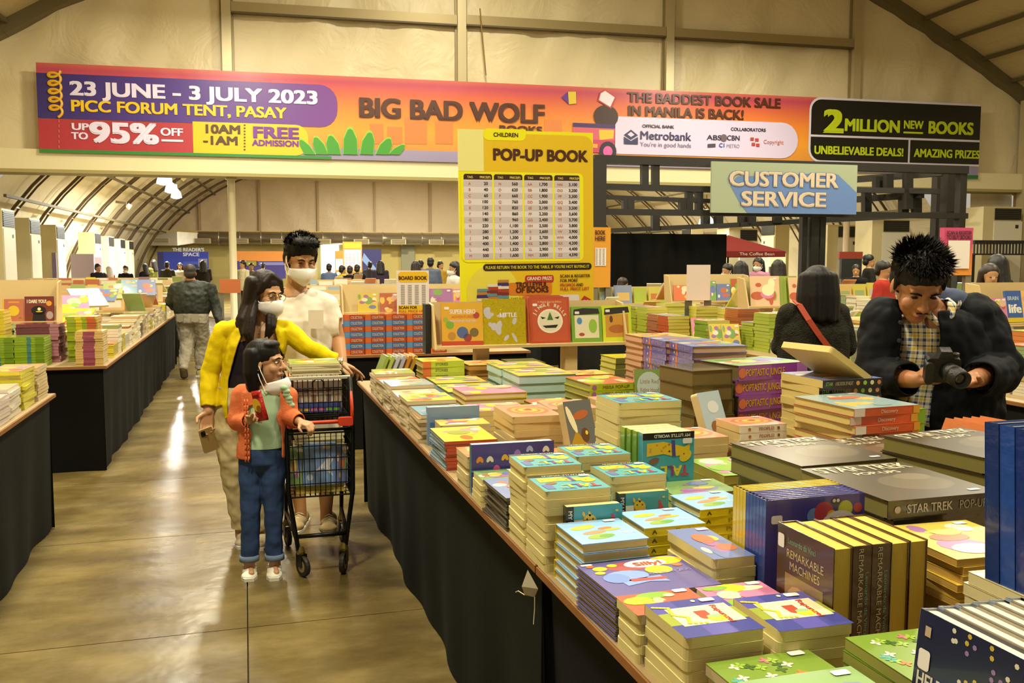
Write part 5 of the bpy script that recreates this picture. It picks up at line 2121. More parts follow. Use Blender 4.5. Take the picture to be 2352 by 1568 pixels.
SGN, k, sp_ = sign('price_sign', 'tall yellow price list sign standing behind the wooden shelf', (1051, 296), (1362, 296), 1.2, 5.72, tilt=.012)
YB, YO, YP = '#e6e012', '#dcb818', '#e6dc7a'
m = MB()
m.box((0, -sp_(0, 745)[1] * -1, -.006), (sp_(1362, 0)[0], 0, 0), mat(YB, rough=.35))
m.build('board', SGN)


def sr(name, x0, y0, x1, y1, z, c, r=0., corners=(1, 1, 1, 1), par=None):
    a, b = sp_(x0, y1), sp_(x1, y0)
    mb = MB()
    if r:
        mb.rrect(a[0], a[1], b[0], b[1], r * k, z, mat(c, rough=.35), corners)
    else:
        mb.rect(a[0], a[1], b[0], b[1], z, mat(c, rough=.35))
    return mb.build(name, par or SGN)


def stx(mb, s, x, y, hpx, c, z=.004, bold=.03, w=None, al='L'):
    a = sp_(x, y)
    mb.text(s, a[0], a[1], hpx * k, z, mat(c, rough=.35), bold, width=w * k if w else None, align=al)


m = MB()
a, b = sp_(1051, 385), sp_(1120, 296)
m.add([(a[0], a[1], .001), (b[0], a[1], .001), (b[0], b[1], .001), (a[0], b[1], .001)], [(0, 1, 2, 3)], mat('#e2dd8c', rough=.35))
m.build('pale_corner', SGN)
sr('title_panel', 1108, 303, 1362, 690, .0012, YO, 24, (0, 0, 1, 0))
sr('tab', 1107, 293, 1204, 318, .0024, YB, 12, (1, 1, 0, 1))
m = MB()
stx(m, 'CHILDREN', 1130, 310, 8.5, '#3a2408', w=56)
m.build('lettering', SGN)
m = MB()
stx(m, 'POP-UP BOOK', 1128, 360, 24, '#4c2613', bold=.05, w=220)
m.build('lettering', SGN)
tb = sr('table_frame', 1056, 386, 1338, 582, .0028, YB, 12)
rowsA = '20 40 60 100 120 140 180 220 280 340 400 440 500'.split()
rowsB = '560 620 660 760 820 860 960 1,100 1,200 1,300 1,400 1,520 1,600'.split()
rowsC = '1,700 1,800 1,900 2,000 2,100 2,200 2,400 2,500 2,600 2,700 2,800 2,900 3,000'.split()
rowsD = '3,100 3,200 3,300 3,400 3,500 3,600 3,700 3,800 3,900 4,000 4,200 4,400 4,590'.split()
letters = ['ABCDEFGHIJKLM', 'NOPQRSTUVWXYZ', 'ABCDEFGHIJKLM', 'NOPQRSTUVWXYZ']
for ci, (x0, x1, rows) in enumerate(((1062, 1126, rowsA), (1130, 1195, rowsB), (1199, 1265, rowsC), (1269, 1329, rowsD))):
    col = sr('price_column', x0, 392, x1, 574, .0036, '#d5cfd4', 6)
    sr('column_head', x0, 391, x1, 403, .0044, '#3a2008', 5, (0, 0, 1, 1), col)
    m = MB()
    for r in range(0, 13, 2):
        a, b = sp_(x0, 405 + 13.1 * (r + 1)), sp_(x1, 405 + 13.1 * r)
        m.rect(a[0], a[1], b[0], b[1], .0040, mat('#c2b8bc', rough=.35))
    m.build('row_tint', col)
    m = MB()
    stx(m, 'TAG', x0 + 8, 400, 4.5, '#d8c860', .005)
    stx(m, 'PRICE(P)', x0 + 36, 400, 4.5, '#d8c860', .005, w=24)
    for r in range(13):
        y = 414.5 + 13.0 * r
        L = letters[ci][r] * (2 if ci > 1 else 1)
        stx(m, L, x0 + 13, y, 5.6, '#c0704a', .005, .02, al='C')
        stx(m, rows[r], x0 + 54, y, 6.4, '#2c1c14', .005, .03, al='R')
    m.build('lettering', col)
m = MB()
a = sp_(1105, 640)
m.disc(a[0] + 20 * k, a[1] - 10 * k, 60 * k, 62 * k, .0016, mat('#dcd04a', rough=.35), 30)
m.build('round_panel', SGN)
sr('notice_bar', 1103, 586, 1357, 601, .004, '#2c1a08', 7)
for args in (
    ("PLEASE RETURN THE BOOK TO THE TABLE, IF YOU'RE NOT BUYING IT", 1108, 597, 6.5, '#d8cc30', .006, .02, 243),
    ('TROLLEYFUL', 1177, 638, 11, '#4c2613', .006, .045, 74),
    ('OF BOOKS', 1177, 650, 11, '#4c2613', .006, .045, 76),
    ('SCAN & REGISTER', 1281, 618, 6.5, '#4c2613', .006, 72),
    ('FOR MORE', 1281, 628, 6.5, '#4c2613', .006, 42),
    ('PROMOS', 1281, 638, 6.5, '#b8442a', .006, 36),
    ('AND', 1319, 638, 6.5, '#4c2613', .006, 17),
    ('FULL PRICE LIST', 1281, 647, 6.5, '#b8442a', .006, 70),
    ('TAKE A SELFIE/VIDEO', 1165, 666, 5, '#5a4a18', .006, 68),
    ('UPLOAD AT', 1165, 680, 5, '#5a4a18', .006, 36),
):
    m = MB()
    stx(m, *args[:5], args[5], args[6] if len(args) == 8 else .03, args[-1])
    m.build('lettering', SGN)
sr('prize_panel', 1160, 628, 1262, 656, .003, '#d07a1e', 6)
pz = sr('prize_tag', 1199, 612, 1266, 628, .005, '#b03428', 5)
m = MB()
stx(m, 'GRAND PRIZE', 1203, 623, 7.5, '#e8dcc0', .0065, .035, w=59)
m.build('lettering', pz)
sr('scan_panel', 1277, 657, 1327, 690, .003, '#d8cfd0', 4)
m = MB()
a = sp_(1343, 675)
m.poly([(a[0] - 12 * k, a[1] - 13 * k), (a[0] + 11 * k, a[1] - 13 * k), (a[0] + 12 * k, a[1] + 6 * k), (a[0] - 4 * k, a[1] + 15 * k), (a[0] - 13 * k, a[1] + 4 * k)], .005, mat('#b03030', rough=.35))
m.text('%', a[0] - 7 * k, a[1] - 8 * k, 13 * k, .006, mat('#e8dcc8', rough=.35), .03)
m.build('discount_tag', SGN)
m = MB()
# printed pile of books in a trolley
random.seed(3)
for i, (x, w, n, y) in enumerate(((1088, 30, 5, 674), (1112, 32, 7, 678), (1135, 26, 8, 676))):
    for q in range(n):
        a, b = sp_(x + random.uniform(-2, 2), y - 7 * q), sp_(x + w, y - 7 * q - 6)
        m.rect(a[0], a[1], b[0], b[1], .005 + .0001 * q, mat(('#a83828', '#d8cfc0', '#3a2c6a', '#b07a3a', '#5a8a9a', '#7a2a2a')[(i + q) % 6], rough=.35))
m.build('book_pile_print', SGN)
for x in (1100, 1320):
    m = MB()
    a = sp_(x, 690)
    m.box((a[0] - .02, -1.4, -.03), (a[0] + .02, -.9, -.0065), mat('#2a2418', rough=.6))
    b = m.build('stand_post', SGN)

# ================================================================== trade booth frame with the service sign
BOOTH_D = 15.5
bo = atd(1372, 372, BOOTH_D)
U2 = HU


def bpt(px, py, off=0.):
    """point on the upright plane of the booth front (parallel to the gable)"""
    r = ray(px, py)
    o = bo + HN * off - V((0, 0, EYE))
    t = o.dot(HN) / r.dot(HN)
    return V((0, 0, EYE)) + r * t


booth = empty('service_booth', (bo.x, bo.y, 0))
prop(booth, 'open black beam booth frame behind the book tables carrying the blue sign', 'booth')
BK = mat('#1d1a14', rough=.5, mottle=(2., .2))
bo0 = V((bo.x, bo.y, 0))


def bbeam(a, b, w, h, name='beam', offa=0., offb=None):
    m = MB()
    m.beam(bpt(*a, offa) - bo0, bpt(*b, offa if offb is None else offb) - bo0, w, h, BK)
    return m.build(name, booth)


def bpost(px, ytop, w, off=0.):
    p = bpt(px, ytop, off) - bo0
    m = MB()
    m.beam((p.x, p.y, 0), tuple(p), w, w, BK)
    return m.build('post', booth)


bbeam((1362, 366), (2218, 391), .18, .14)
bbeam((1362, 428), (1660, 436), .14, .1)
bbeam((1372, 452), (1640, 462), .1, .07)
bbeam((1362, 486), (2218, 496), .14, .1)
for x, y0, y1 in ((1480, 370, 430), (1505, 370, 430), (1582, 435, 488), (1605, 435, 488), (1437, 455, 488), (1447, 455, 488), (1567, 455, 488)):
    m = MB()
    a, b = bpt(x, y0) - bo0, bpt(x, y1) - bo0
    m.beam(a, b, .12, .1, BK)
    m.build('stud', booth)
bpost(1372, 366, .24)
bpost(2209, 388, .14)
bpost(2180, 386, .2, .8)
bpost(2155, 390, .16, 1.6)
for x in (1846, 1868, 1888):
    bpost(x, 492, .11 if x != 1868 else .16, .4)
# return wing running back
bbeam((1390, 530), (1700, 516), .12, .09, 'beam', 4.0, 2.2)
bbeam((1700, 516), (2215, 489), .12, .09, 'beam', 2.2, .2)
bbeam((1965, 412), (2165, 397), .14, .12, 'beam', 2.0, .6)
bbeam((1965, 436), (2160, 440), .12, .1, 'beam', 1.4, .6)
bbeam((1965, 458), (2120, 447), .12, .12, 'beam', 2.0, .8)
for x, y0, y1, o in ((2015, 405, 440, 1.4), (2040, 400, 440, 1.2), (2085, 385, 480, .9), (1990, 440, 492, 1.5), (2075, 440, 492, 1.2), (2105, 448, 492, 1.), (1505, 490, 530, 3.2), (1620, 490, 524, 2.8), (1650, 490, 522, 2.6), (1705, 490, 516, 2.2), (1725, 490, 514, 2.1), (1785, 490, 512, 1.8)):
    m = MB()
    m.beam(bpt(x, y0, o) - bo0, bpt(x, y1, o) - bo0, .16, .12, BK)
    m.build('stud', booth)
# sign
c0, c1, c2 = bpt(1633, 370, -.25), bpt(1968, 372, -.25), bpt(1633, 488, -.25)
CS = link('service_sign', None, mtx=frame_mtx(c2, HU, (0, 0, 1)))
prop(CS, 'green and blue customer service sign board on the black booth frame', 'sign')
cw, chh = (c1 - c0).length, (c0 - c2).length
m = MB()
m.box((0, 0, -.04), (cw, chh, 0), mat('#97a287', rough=.5))
m.build('board', CS)


def cs(px, py):
    return ((px - 1633) / 335 * cw, (488 - py) / 118 * chh)


m = MB()
m.poly([cs(*p) for p in ((1675, 425), (1690, 404), (1905, 390), (1922, 394), (1968, 436), (1968, 488), (1715, 488), (1700, 470))], .004, mat('#5c79ad', rough=.5))
m.build('shadow_print', CS)
for s, x, y, w in (('CUSTOMER', 1671, 425, 250), ('SERVICE', 1699, 471, 194)):
    for z, c, bd, nm in ((.008, '#4a5f8a', .075, 'letter_outline'), (.012, '#c9b69c', .045, 'lettering')):
        m = MB()
        a = cs(x, y)
        m.text(s, a[0], a[1], 33 / 118 * chh, z, mat(c, rough=.5), bd, width=w / 335 * cw)
        m.build(nm, CS)

# ================================================================== books
BOOKM = {}


def gl(c):
    return mat(c, rough=.3, coat=.35)


def wrap(c):
    return mat(c, rough=.22, coat=.7, bump=(28., .12))


def book_mesh(w, l, t, kind, cover, page, spine, spinec):
    key = (round(w, 4), round(l, 4), round(t, 4), kind, cover, page, spine, spinec)
    if key in BOOKM:
        return BOOKM[key]
    c, o, r = {'hard': (.0018, .0035, 0), 'board': (.0007, .0, .011), 'soft': (.0007, .0006, 0), 'box': (.002, .0, 0)}[kind]
    c = min(c, t * .25)
    x0, y0, x1, y1 = -w / 2, -l / 2, w / 2, l / 2
    cm, pm = wrap(cover), pages(page, {'board': 330., 'hard': 520., 'soft': 600., 'box': 400.}[kind], {'board': .8, 'hard': .82, 'soft': .85, 'box': .9}[kind])
    cs_ = {'W': (0, 1, 1, 0), 'E': (1, 0, 0, 1), 'S': (0, 0, 1, 1), 'N': (1, 1, 0, 0)}[spine]
    out = rr(x0, y0, x1, y1, r, cs_, 3) if r else [(x0, y0), (x1, y0), (x1, y1), (x0, y1)]
    m = MB()
    sm = wrap(spinec) if spinec else cm
    if kind == 'board':
        cm = mat(page, rough=.6)
    m.prism(out, 0, c, cm)
    m.prism(out, t - c, t, cm)
    if spine == 'W':
        m.box((x0, y0, c), (x0 + .0022, y1, t - c), sm)
    elif spine == 'E':
        m.box((x1 - .0022, y0, c), (x1, y1, t - c), sm)
    elif spine == 'S':
        m.box((x0, y0, c), (x1, y0 + .0022, t - c), sm)
    else:
        m.box((x0, y1 - .0022, c), (x1, y1, t - c), sm)
    if spinec:
        # the spine colour wraps a finger's width over the boards
        e = .0003
        g = {'W': (x0 - e, y0, x0 + .012, y1), 'E': (x1 - .012, y0, x1 + e, y1), 'S': (x0, y0 - e, x1, y0 + .012), 'N': (x0, y1 - .012, x1, y1 + e)}[spine]
        m.box((g[0], g[1], t - c), (g[2], g[3], t + .0003), sm)
        m.box((g[0], g[1], -.0), (g[2], g[3], c), sm)
    cov = m.mesh('cover')
    m = MB()
    ins = {'W': (.0021, o, o, o), 'E': (o, o, .0021, o), 'S': (o, .0021, o, o), 'N': (o, o, o, .0021)}[spine]
    a, b, d, e = x0 + ins[0], y0 + ins[1], x1 - ins[2], y1 - ins[3]
    po = rr(a, b, d, e, r, cs_, 3) if r else [(a, b), (d, b), (d, e), (a, e)]
    m.prism(po, c, t - c, pm)
    BOOKM[key] = (cov, m.mesh('paper_block'))
    return BOOKM[key]


PRINTS = {}


def print_mesh(art, w, l, t, turn=0):
    key = (art, round(w, 4), round(l, 4), round(t, 4), turn)
    if key not in PRINTS:
        m = MB()
        if art.startswith('rnd'):
            ART_random(m, w, l, int(art[3:]))
        else:
            W, L = (l, w) if turn % 2 else (w, l)
            globals()['ART_' + art](m, W, L)
            if turn:
                a = turn * PI / 2
                ca, sa = math.cos(a), math.sin(a)
                m.v = [(x * ca - y * sa, x * sa + y * ca, z) for x, y, z in m.v]
        m.v = [(x, y, z + t + .0004) for x, y, z in m.v]
        PRINTS[key] = m.mesh('cover_print')
    return PRINTS[key]


def spine_print(w, l, t, side, items):
    """lettering and bands on a spine; items: ('t', text, from, to, colour) or ('b', from, to, colour), fractions of the spine"""
    m = MB()
    L = w if side in 'SN' else l
    for it in items:
        if it[0] == 't':
            _, s, a, b, c = it[:5]
            m.text(s, a * L, t * .28, t * .46, .0006, gl(c), .02, width=(b - a) * L, rot=0)
        elif it[0] == 'd':
            m.disc(it[1] * L, t / 2, it[2] * t, it[2] * t, .0005, gl(it[3]), 10)
        else:
            m.rect(it[1] * L, t * .02, it[2] * L, t * .98, .0004, gl(it[3]))
    mt = {'S': frame_mtx((-w / 2, -l / 2 - .0004, 0), (1, 0, 0), (0, 0, 1)), 'W': frame_mtx((-w / 2 - .0004, l / 2, 0), (0, -1, 0), (0, 0, 1)),
          'E': frame_mtx((w / 2 + .0004, -l / 2, 0), (0, 1, 0), (0, 0, 1)), 'N': frame_mtx((w / 2, l / 2 + .0004, 0), (-1, 0, 0), (0, 0, 1))}[side]
    me = m.mesh('spine_print')
    return me, mt


def book(st, mtx, label, group=None, art=None, turn=0, spr=None):
    """st: w,l,t,kind,cover,page,spine,spinec,name,cat"""
    cov, pg = book_mesh(st['w'], st['l'], st['t'], st.get('kind', 'hard'), st['cover'], st.get('page', '#d8cba0'), st.get('spine', 'E'), st.get('spinec'))
    nm = st.get('name', 'picture_book')
    o = link(nm, cov, mtx=mtx)
    prop(o, label, 'book', group)
    link('paper_block', pg, o)
    if art:
        link('cover_print', print_mesh(art, st['w'], st['l'], st['t'], turn), o)
    if spr:
        me, mt = spr
        link('spine_print', me, o, mtx=mt)
    return o


def stack(x, y, n, st, desc, where, z0=.8, rot=0., art=None, turn=0, jit=.003, spr_items=None, spr_every=1, fan=0.):
    """a pile of n books whose near corner on the aisle side stands at x, y"""
    w, l, t = st['w'], st['l'], st['t']
    c, s = math.cos(math.radians(rot)), math.sin(math.radians(rot))
    cx, cy = x + w / 2 * c - l / 2 * s, y + w / 2 * s + l / 2 * c
    FOOT.append((cx, cy, w / 2, l / 2))
    sprm = None
    if spr_items:
        sprm = spine_print(w, l, t, st.get('spine', 'E'), spr_items)
    rnd = random.Random(int(x * 1000 + y * 77))
    grp = 'books in ' + where
    for k in range(n):
        top = k == n - 1
        i = n - 1 - k
        lab = f'{desc} on top of {where}' if top else f'{ORD[i]} {desc} from the top of {where}'
        if len(lab.split()) > 15:
            lab = f'{desc} topping {where}' if top else f'{ORD[i]} {desc} down {where}'
        if len(lab.split()) > 15:
            short = desc.split(' with ')[0]
            lab = f'{short} topping {where}' if top else f'{ORD[i]} {short} down {where}'
        if len(lab.split()) > 15:
            lab = (f'{ORD[i]} book down {where}' if not top else f'book topping {where}')
        M = Matrix.Translation((cx + rnd.uniform(-jit, jit), cy + rnd.uniform(-jit, jit), z0 + k * (t + .0009))) @ Matrix.Rotation(math.radians(rot + rnd.uniform(-1.3, 1.3) * (jit / .003) + fan * k), 4, 'Z')
        book(st, M, lab, grp, art if top else None, turn, sprm if (sprm and i % spr_every == 0) else None)


def upright(x, y, z, face, st, label, art=None, turn=0, lean=0., spin=0., group=None, spr=None):
    """a book standing on its lower edge; face 'S' looks to -Y, 'W' to -X; x, y is the middle of its foot at the front cover; lean tips the top back"""
    w, l, t = st['w'], st['l'], st['t']
    base = Matrix(((1, 0, 0), (0, 0, -1), (0, 1, 0))).to_4x4()
    base.translation = (0, t, 0)
    M = base @ Matrix.Translation((0, l / 2, 0))
    R = Matrix.Rotation(-lean, 4, 'X')
    Z = Matrix.Rotation({'S': 0, 'W': -PI / 2, 'E': PI / 2}[face] + math.radians(spin), 4, 'Z')
    return book(st, Matrix.Translation((x, y, z)) @ Z @ R @ M, label, group, art, turn, spr)


# ------------------------------------------------------------------ cover art (flat print)
def ART_random(m, w, l, seed):
    r = random.Random(seed)
    pal = [('#c9602f', '#e0b83a', '#d98f8a', '#8a9a3c', '#d8cfae', '#5f8fa8'), ('#d8b82c', '#b05a3a', '#cfae8a', '#7fa83a', '#c77a9a', '#e0d6a8'),
           ('#6a78a8', '#c9b04a', '#b86a4a', '#d8d0b8', '#7a9a5a', '#9a6a9a'), ('#c79a84', '#d0724a', '#dcae5a', '#e0cfae', '#a85a4a', '#8aa0a0')][seed % 4]
    m.rect(-w * .5, -l * .5, w * .5, l * .5, 0, gl(pal[r.randrange(6)]))
    for k in range(9):
        rx, ry = r.uniform(.06, .26) * w, r.uniform(.05, .2) * l
        x, y = r.uniform(-.5 * w + rx, .5 * w - rx), r.uniform(-.5 * l + ry, .5 * l - ry)
        m.disc(x, y, rx, ry, .0001 * (k + 1), gl(pal[r.randrange(6)]), 12)
    sticker(m, w, l)


def sticker(m, w, l, fx=.36, fy=.42):
    m.rrect(fx * w - .018, fy * l - .01, fx * w + .012, fy * l + .006, .004, .0016, mat('#d9d2cc', rough=.4))


def giraffe_head(m, x, y, s, z):
    Y_, O_ = gl('#d8b424'), gl('#c07a20')
    m.poly([(x - .55 * s, y - .9 * s), (x - .15 * s, y - .9 * s), (x + .05 * s, y + .2 * s), (x - .4 * s, y + .4 * s)], z, gl('#a8701c'))
    m.disc(x + .1 * s, y + .05 * s, .5 * s, .42 * s, z + .0001, Y_, 16, -.5)
    m.disc(x + .42 * s, y - .28 * s, .22 * s, .18 * s, z + .0002, gl('#d99a8a'), 12)
    for dx in (-.38, .05):
        m.disc(x + dx * s, y + .52 * s, .1 * s, .2 * s, z + .0001, Y_, 10, .3)
        m.disc(x + (dx + .25) * s, y + .15 * s, .06 * s, .07 * s, z + .0003, gl('#1c140c'), 8)


def ART_giraffe(m, w, l):
    T = gl('#3f98a2')
    m.rect(-w / 2, -l / 2, w / 2, l / 2, 0, T)
    m.rect(-w / 2, l / 2 - .02, w / 2, l / 2, .0002, gl('#15130f'))
    m.text('MY LITTLE WORLD', w * .42, l / 2 - .006, .009, .0004, gl('#d9d2c0'), .03, width=w * .7, rot=PI)
    Y_, O_ = gl('#d8b424'), gl('#cf8a24')
    m.poly([(-.42 * w, .3 * l), (-.1 * w, .32 * l), (.3 * w, .2 * l), (.42 * w, .26 * l), (.4 * w, .05 * l), (.1 * w, .02 * l), (-.1 * w, .08 * l), (-.42 * w, .04 * l)], .0003, Y_)
    r = random.Random(5)
    for k in range(12):
        m.disc(r.uniform(-.36, .12) * w, r.uniform(.1, .27) * l, .022 * w, .02 * w, .0004, O_, 8)
    m.poly([(.05 * w, .34 * l), (.12 * w, .34 * l), (.14 * w, .02 * l), (.07 * w, .02 * l)], .0005, gl('#4a3f8a'))
    m.disc(.33 * w, .02 * l, .13 * w, .1 * l, .0005, Y_, 14, .6)
    m.disc(.3 * w, .06 * l, .012 * w, .014 * w, .0007, gl('#1c140c'), 8)
    m.poly([(-.45 * w, -.1 * l), (-.3 * w, -.08 * l), (-.3 * w, -.38 * l), (-.43 * w, -.38 * l)], .0003, gl('#4f5f9a'))
    m.disc(-.28 * w, -.05 * l, .1 * w, .06 * l, .0005, gl('#7a4a22'), 12, .3)
    for ch_, x, c in (('T', .32, '#b8394a'), ('A', .17, '#d8c22c'), ('L', .05, '#7a2f7a'), ('L', -.08, '#d8c22c')):
        m.text(ch_, x * w, -.17 * l, .19 * l, .0006, gl(c), .05, align='C', rot=PI)
    m.text('AND', -.12 * w, -.3 * l, .04 * l, .0006, gl('#d8c22c'), .03, rot=PI)
    m.text('SHORT', -.0 * w, -.38 * l, .05 * l, .0006, gl('#3f5f9a'), .03, rot=PI)
    sticker(m, w, l, .38, .33)


def ART_giraffe_side(m, w, l):
    """the same cover turned: spine strip at the left, giraffe head and T"""
    m.rect(-w / 2, -l / 2, w / 2, l / 2, 0, gl('#3f98a2'))
    m.rect(-w / 2, -l / 2, -w / 2 + .02, l / 2, .0002, gl('#15130f'))
    m.text('MY LITTLE WORLD', -w / 2 + .006, l / 2 - .01, .01, .0004, gl('#d9d2c0'), .03, width=l * .8, rot=-PI / 2)
    giraffe_head(m, -.1 * w, .27 * l, .24 * w, .0003)
    m.poly([(.12 * w, .12 * l), (.16 * w, .05 * l), (.34 * w, .2 * l), (.4 * w, .12 * l), (.44 * w, .15 * l), (.33 * w, .36 * l), (.29 * w, .34 * l), (.32 * w, .26 * l)], .0005, gl('#b8394a'))
    m.disc(.4 * w, .4 * l, .03 * w, .02 * w, .0005, gl('#d8c22c'), 8)
    m.rect(-.36 * w, .16 * l, -.2 * w, .3 * l, .0006, mat('#dcd6d0', rough=.4))
    m.disc(.1 * w, -.1 * l, .2 * w, .05 * l, .0004, gl('#d8b424'), 12)


def ART_rapunzel(m, w, l):
    cols = ['#3a3f86', '#8f9a2c', '#4f4a9a', '#6f7a24']
    for i in range(3):
        for j in range(3):
            m.rect(-w / 2 + i * w / 3, -l / 2 + j * l / 3, -w / 2 + (i + 1) * w / 3, -l / 2 + (j + 1) * l / 3, 0, gl(cols[(i * 2 + j) % 4]))
    m.rect(-.36 * w, -.22 * l, .44 * w, .28 * l, .0003, gl('#dcd6ac'))
    m.disc(.02 * w, -.02 * l, .08 * w, .08 * l, .0006, gl('#a8442c'), 14)
    m.rect(-.06 * w, .02 * l, .1 * w, .14 * l, .0005, gl('#a8402a'))
    m.disc(.14 * w, -.1 * l, .13 * w, .09 * l, .0007, gl('#dcc22c'), 14)
    m.disc(.12 * w, -.04 * l, .1 * w, .04 * l, .0008, gl('#8fae7a'), 12)
    pts = [(-.46 * w, .36 * l), (-.3 * w, .3 * l), (-.34 * w, .1 * l), (-.2 * w, .0), (-.26 * w, -.16 * l), (.0, -.2 * l)]
    for a, b in zip(pts, pts[1:]):
        for q in range(4):
            t = q / 4
            m.disc(a[0] + (b[0] - a[0]) * t, a[1] + (b[1] - a[1]) * t, .03 * w, .025 * l, .0009, gl('#d8c430'), 8)
    m.text('Rapunzel', .22 * w, .26 * l, .07 * l, .0008, gl('#b03a2c'), .03, width=.5 * l, rot=-PI / 2)
    m.disc(.1 * w, .42 * l, .03 * w, .03 * l, .0006, gl('#d8d2b0'), 10)
    sticker(m, w, l, .3, .42)


def ART_silly(m, w, l):
    m.rect(-w / 2, -l / 2, w / 2, l / 2, 0, gl('#615a92'))
    m.disc(.34 * w, .36 * l, .16 * w, .13 * l, .0001, gl('#d8b82c'), 16)
    m.disc(-.04 * w, .3 * l, .24 * w, .14 * l, .0002, gl('#a05050'), 14)
    m.disc(.12 * w, .33 * l, .21 * w, .12 * l, .0003, gl('#dcd6d6'), 18)
    m.text('Silly!', .0 * w, .27 * l, .1 * l, .0006, gl('#c0502c'), .04, width=.27 * w)
    for x, y, r_, c in ((-.34, .3, .07, '#d8c42c'), (-.2, .36, .05, '#d8c42c'), (.16, .1, .13, '#d8c42c'), (-.38, .18, .05, '#b8b03a'), (.38, .18, .05, '#c06a4a'), (-.4, .4, .04, '#b06a3a')):
        m.disc(x * w, y * l, r_ * w, r_ * w * .8, .0005, gl(c), 14)
    E_ = gl('#7f9ad0')
    m.disc(-.18 * w, .02 * l, .2 * w, .16 * l, .0004, E_, 16)
    m.disc(-.3 * w, -.02 * l, .12 * w, .14 * l, .0005, gl('#6f88c4'), 14)
    m.poly([(-.3 * w, -.1 * l), (.1 * w, -.06 * l), (.12 * w, -.26 * l), (-.05 * w, -.2 * l), (-.28 * w, -.26 * l)], .0004, E_)
    m.poly([(-.2 * w, -.08 * l), (.14 * w, -.12 * l), (.12 * w, -.18 * l), (-.2 * w, -.16 * l)], .0007, gl('#b04a4a'))
    m.text('RAINBOW ZOO', .02 * w, -.02 * l, .055 * l, .0008, gl('#8a86b0'), .02, width=.42 * w)
    m.rrect(-.47 * w, .43 * l, -.36 * w, .48 * l, .004, .001, mat('#d9d2cc', rough=.4))


def ART_bluebird(m, w, l):
    m.rect(-w / 2, -l / 2, w / 2, l / 2, 0, gl('#8db4d8'))
    for x, y, a, b, c in ((-.2, .2, .2, .09, '#c4b83a'), (-.12, -.05, .2, .07, '#b88a5a'), (-.1, -.24, .22, .1, '#8aa83a'), (.1, .1, .12, .05, '#c47a3a'), (.18, .02, .14, .05, '#d0a83a'), (-.02, -.24, .12, .06, '#5f9a4a')):
        m.disc(x * w, y * l, a * w, b * l, .0003 + .00005 * (x + 1), gl(c), 14, .2)
    m.text('Paris', .2 * w, -.2 * l, .1 * l, .0006, gl('#dfe4ea'), .0, width=.24 * w)
    sticker(m, w, l, .32, .42)


def ART_trek(m, w, l):
    m.rect(-w / 2, -l / 2, w / 2, l / 2, 0, gl('#4a3f2e'))
    m.disc(.1 * w, -.1 * l, .3 * w, .22 * l, .0001, gl('#5f5340'), 20)
    m.disc(.2 * w, .05 * l, .16 * w, .1 * l, .0002, gl('#6e624c'), 16)
    m.text('STAR TREK', -.44 * w, .30 * l, .15 * l, .0005, mat('#c4ba9c', rough=.35, metal=.1), .03, width=.88 * w)
    m.text('POP-UPS', -.2 * w, .18 * l, .07 * l, .0005, mat('#c4ba9c', rough=.35, metal=.1), .03, width=.42 * w)
    m.rrect(.3 * w, -.42 * l, .4 * w, -.38 * l, .003, .001, mat('#e0dad4', rough=.3))


def ART_bigbook(m, w, l):
    m.rect(-w / 2, -l / 2, w / 2, l / 2, 0, gl('#3c3a8c'))
    for x, y, r_, c in ((-.02, .34, .07, '#5f86c4'), (.08, .36, .1, '#b03a4a'), (.3, .38, .075, '#b8c03a'), (.43, .38, .045, '#b83a3a'), (.16, .33, .05, '#d8a42c'), (.46, .22, .05, '#d8c02c'), (-.04, .2, .075, '#a8b82c'), (-.16, .23, .03, '#a8b82c')):
        m.disc(x * w, y * l, r_ * w, r_ * w, .0003, gl(c), 16)
    m.disc(.24 * w, .22 * l, .2 * w, .15 * l, .0005, gl('#d9d4d8'), 20)
    m.text('the BIG BOOK of', .06 * w, .2 * l, .045 * l, .0008, gl('#5a5a8a'), .02, width=.36 * w, rot=.16)
    m.disc(.2 * w, .45 * l, .05 * w, .03 * l, .0006, gl('#1a1410'), 12)
    for dx in (.18, .22):
        m.disc(dx * w, .455 * l, .016 * w, .016 * w, .0008, gl('#e0dcd8'), 10)
    m.rrect(-.45 * w, .3 * l, -.34 * w, .37 * l, .005, .001, mat('#dcd6d4', rough=.4))


def ART_machines(m, w, l):
    m.rect(-w / 2, -l / 2, w / 2, l / 2, 0, gl('#43281a'))
    m.rect(-.34 * w, -.46 * l, .34 * w, .1 * l, .0003, gl('#8a7440'))
    m.disc(-.1 * w, -.12 * l, .2 * w, .14 * l, .0004, gl('#b09a54'), 12)
    m.disc(.1 * w, -.24 * l, .16 * w, .12 * l, .0005, gl('#6a5830'), 12)
    m.text('REMARKABLE', -.32 * w, .24 * l, .07 * l, .0005, gl('#b8a47c'), .01, width=.66 * w)
    m.text('MACHINES', -.26 * w, .14 * l, .07 * l, .0005, gl('#b8a47c'), .01, width=.54 * w)
    m.text('Leonardo da Vinci', -.3 * w, .36 * l, .05 * l, .0005, gl('#6f9a7a'), .0, width=.5 * w)
    m.rrect(-.48 * w, .3 * l, -.36 * w, .42 * l, .005, .001, mat('#dcd6d4', rough=.4))


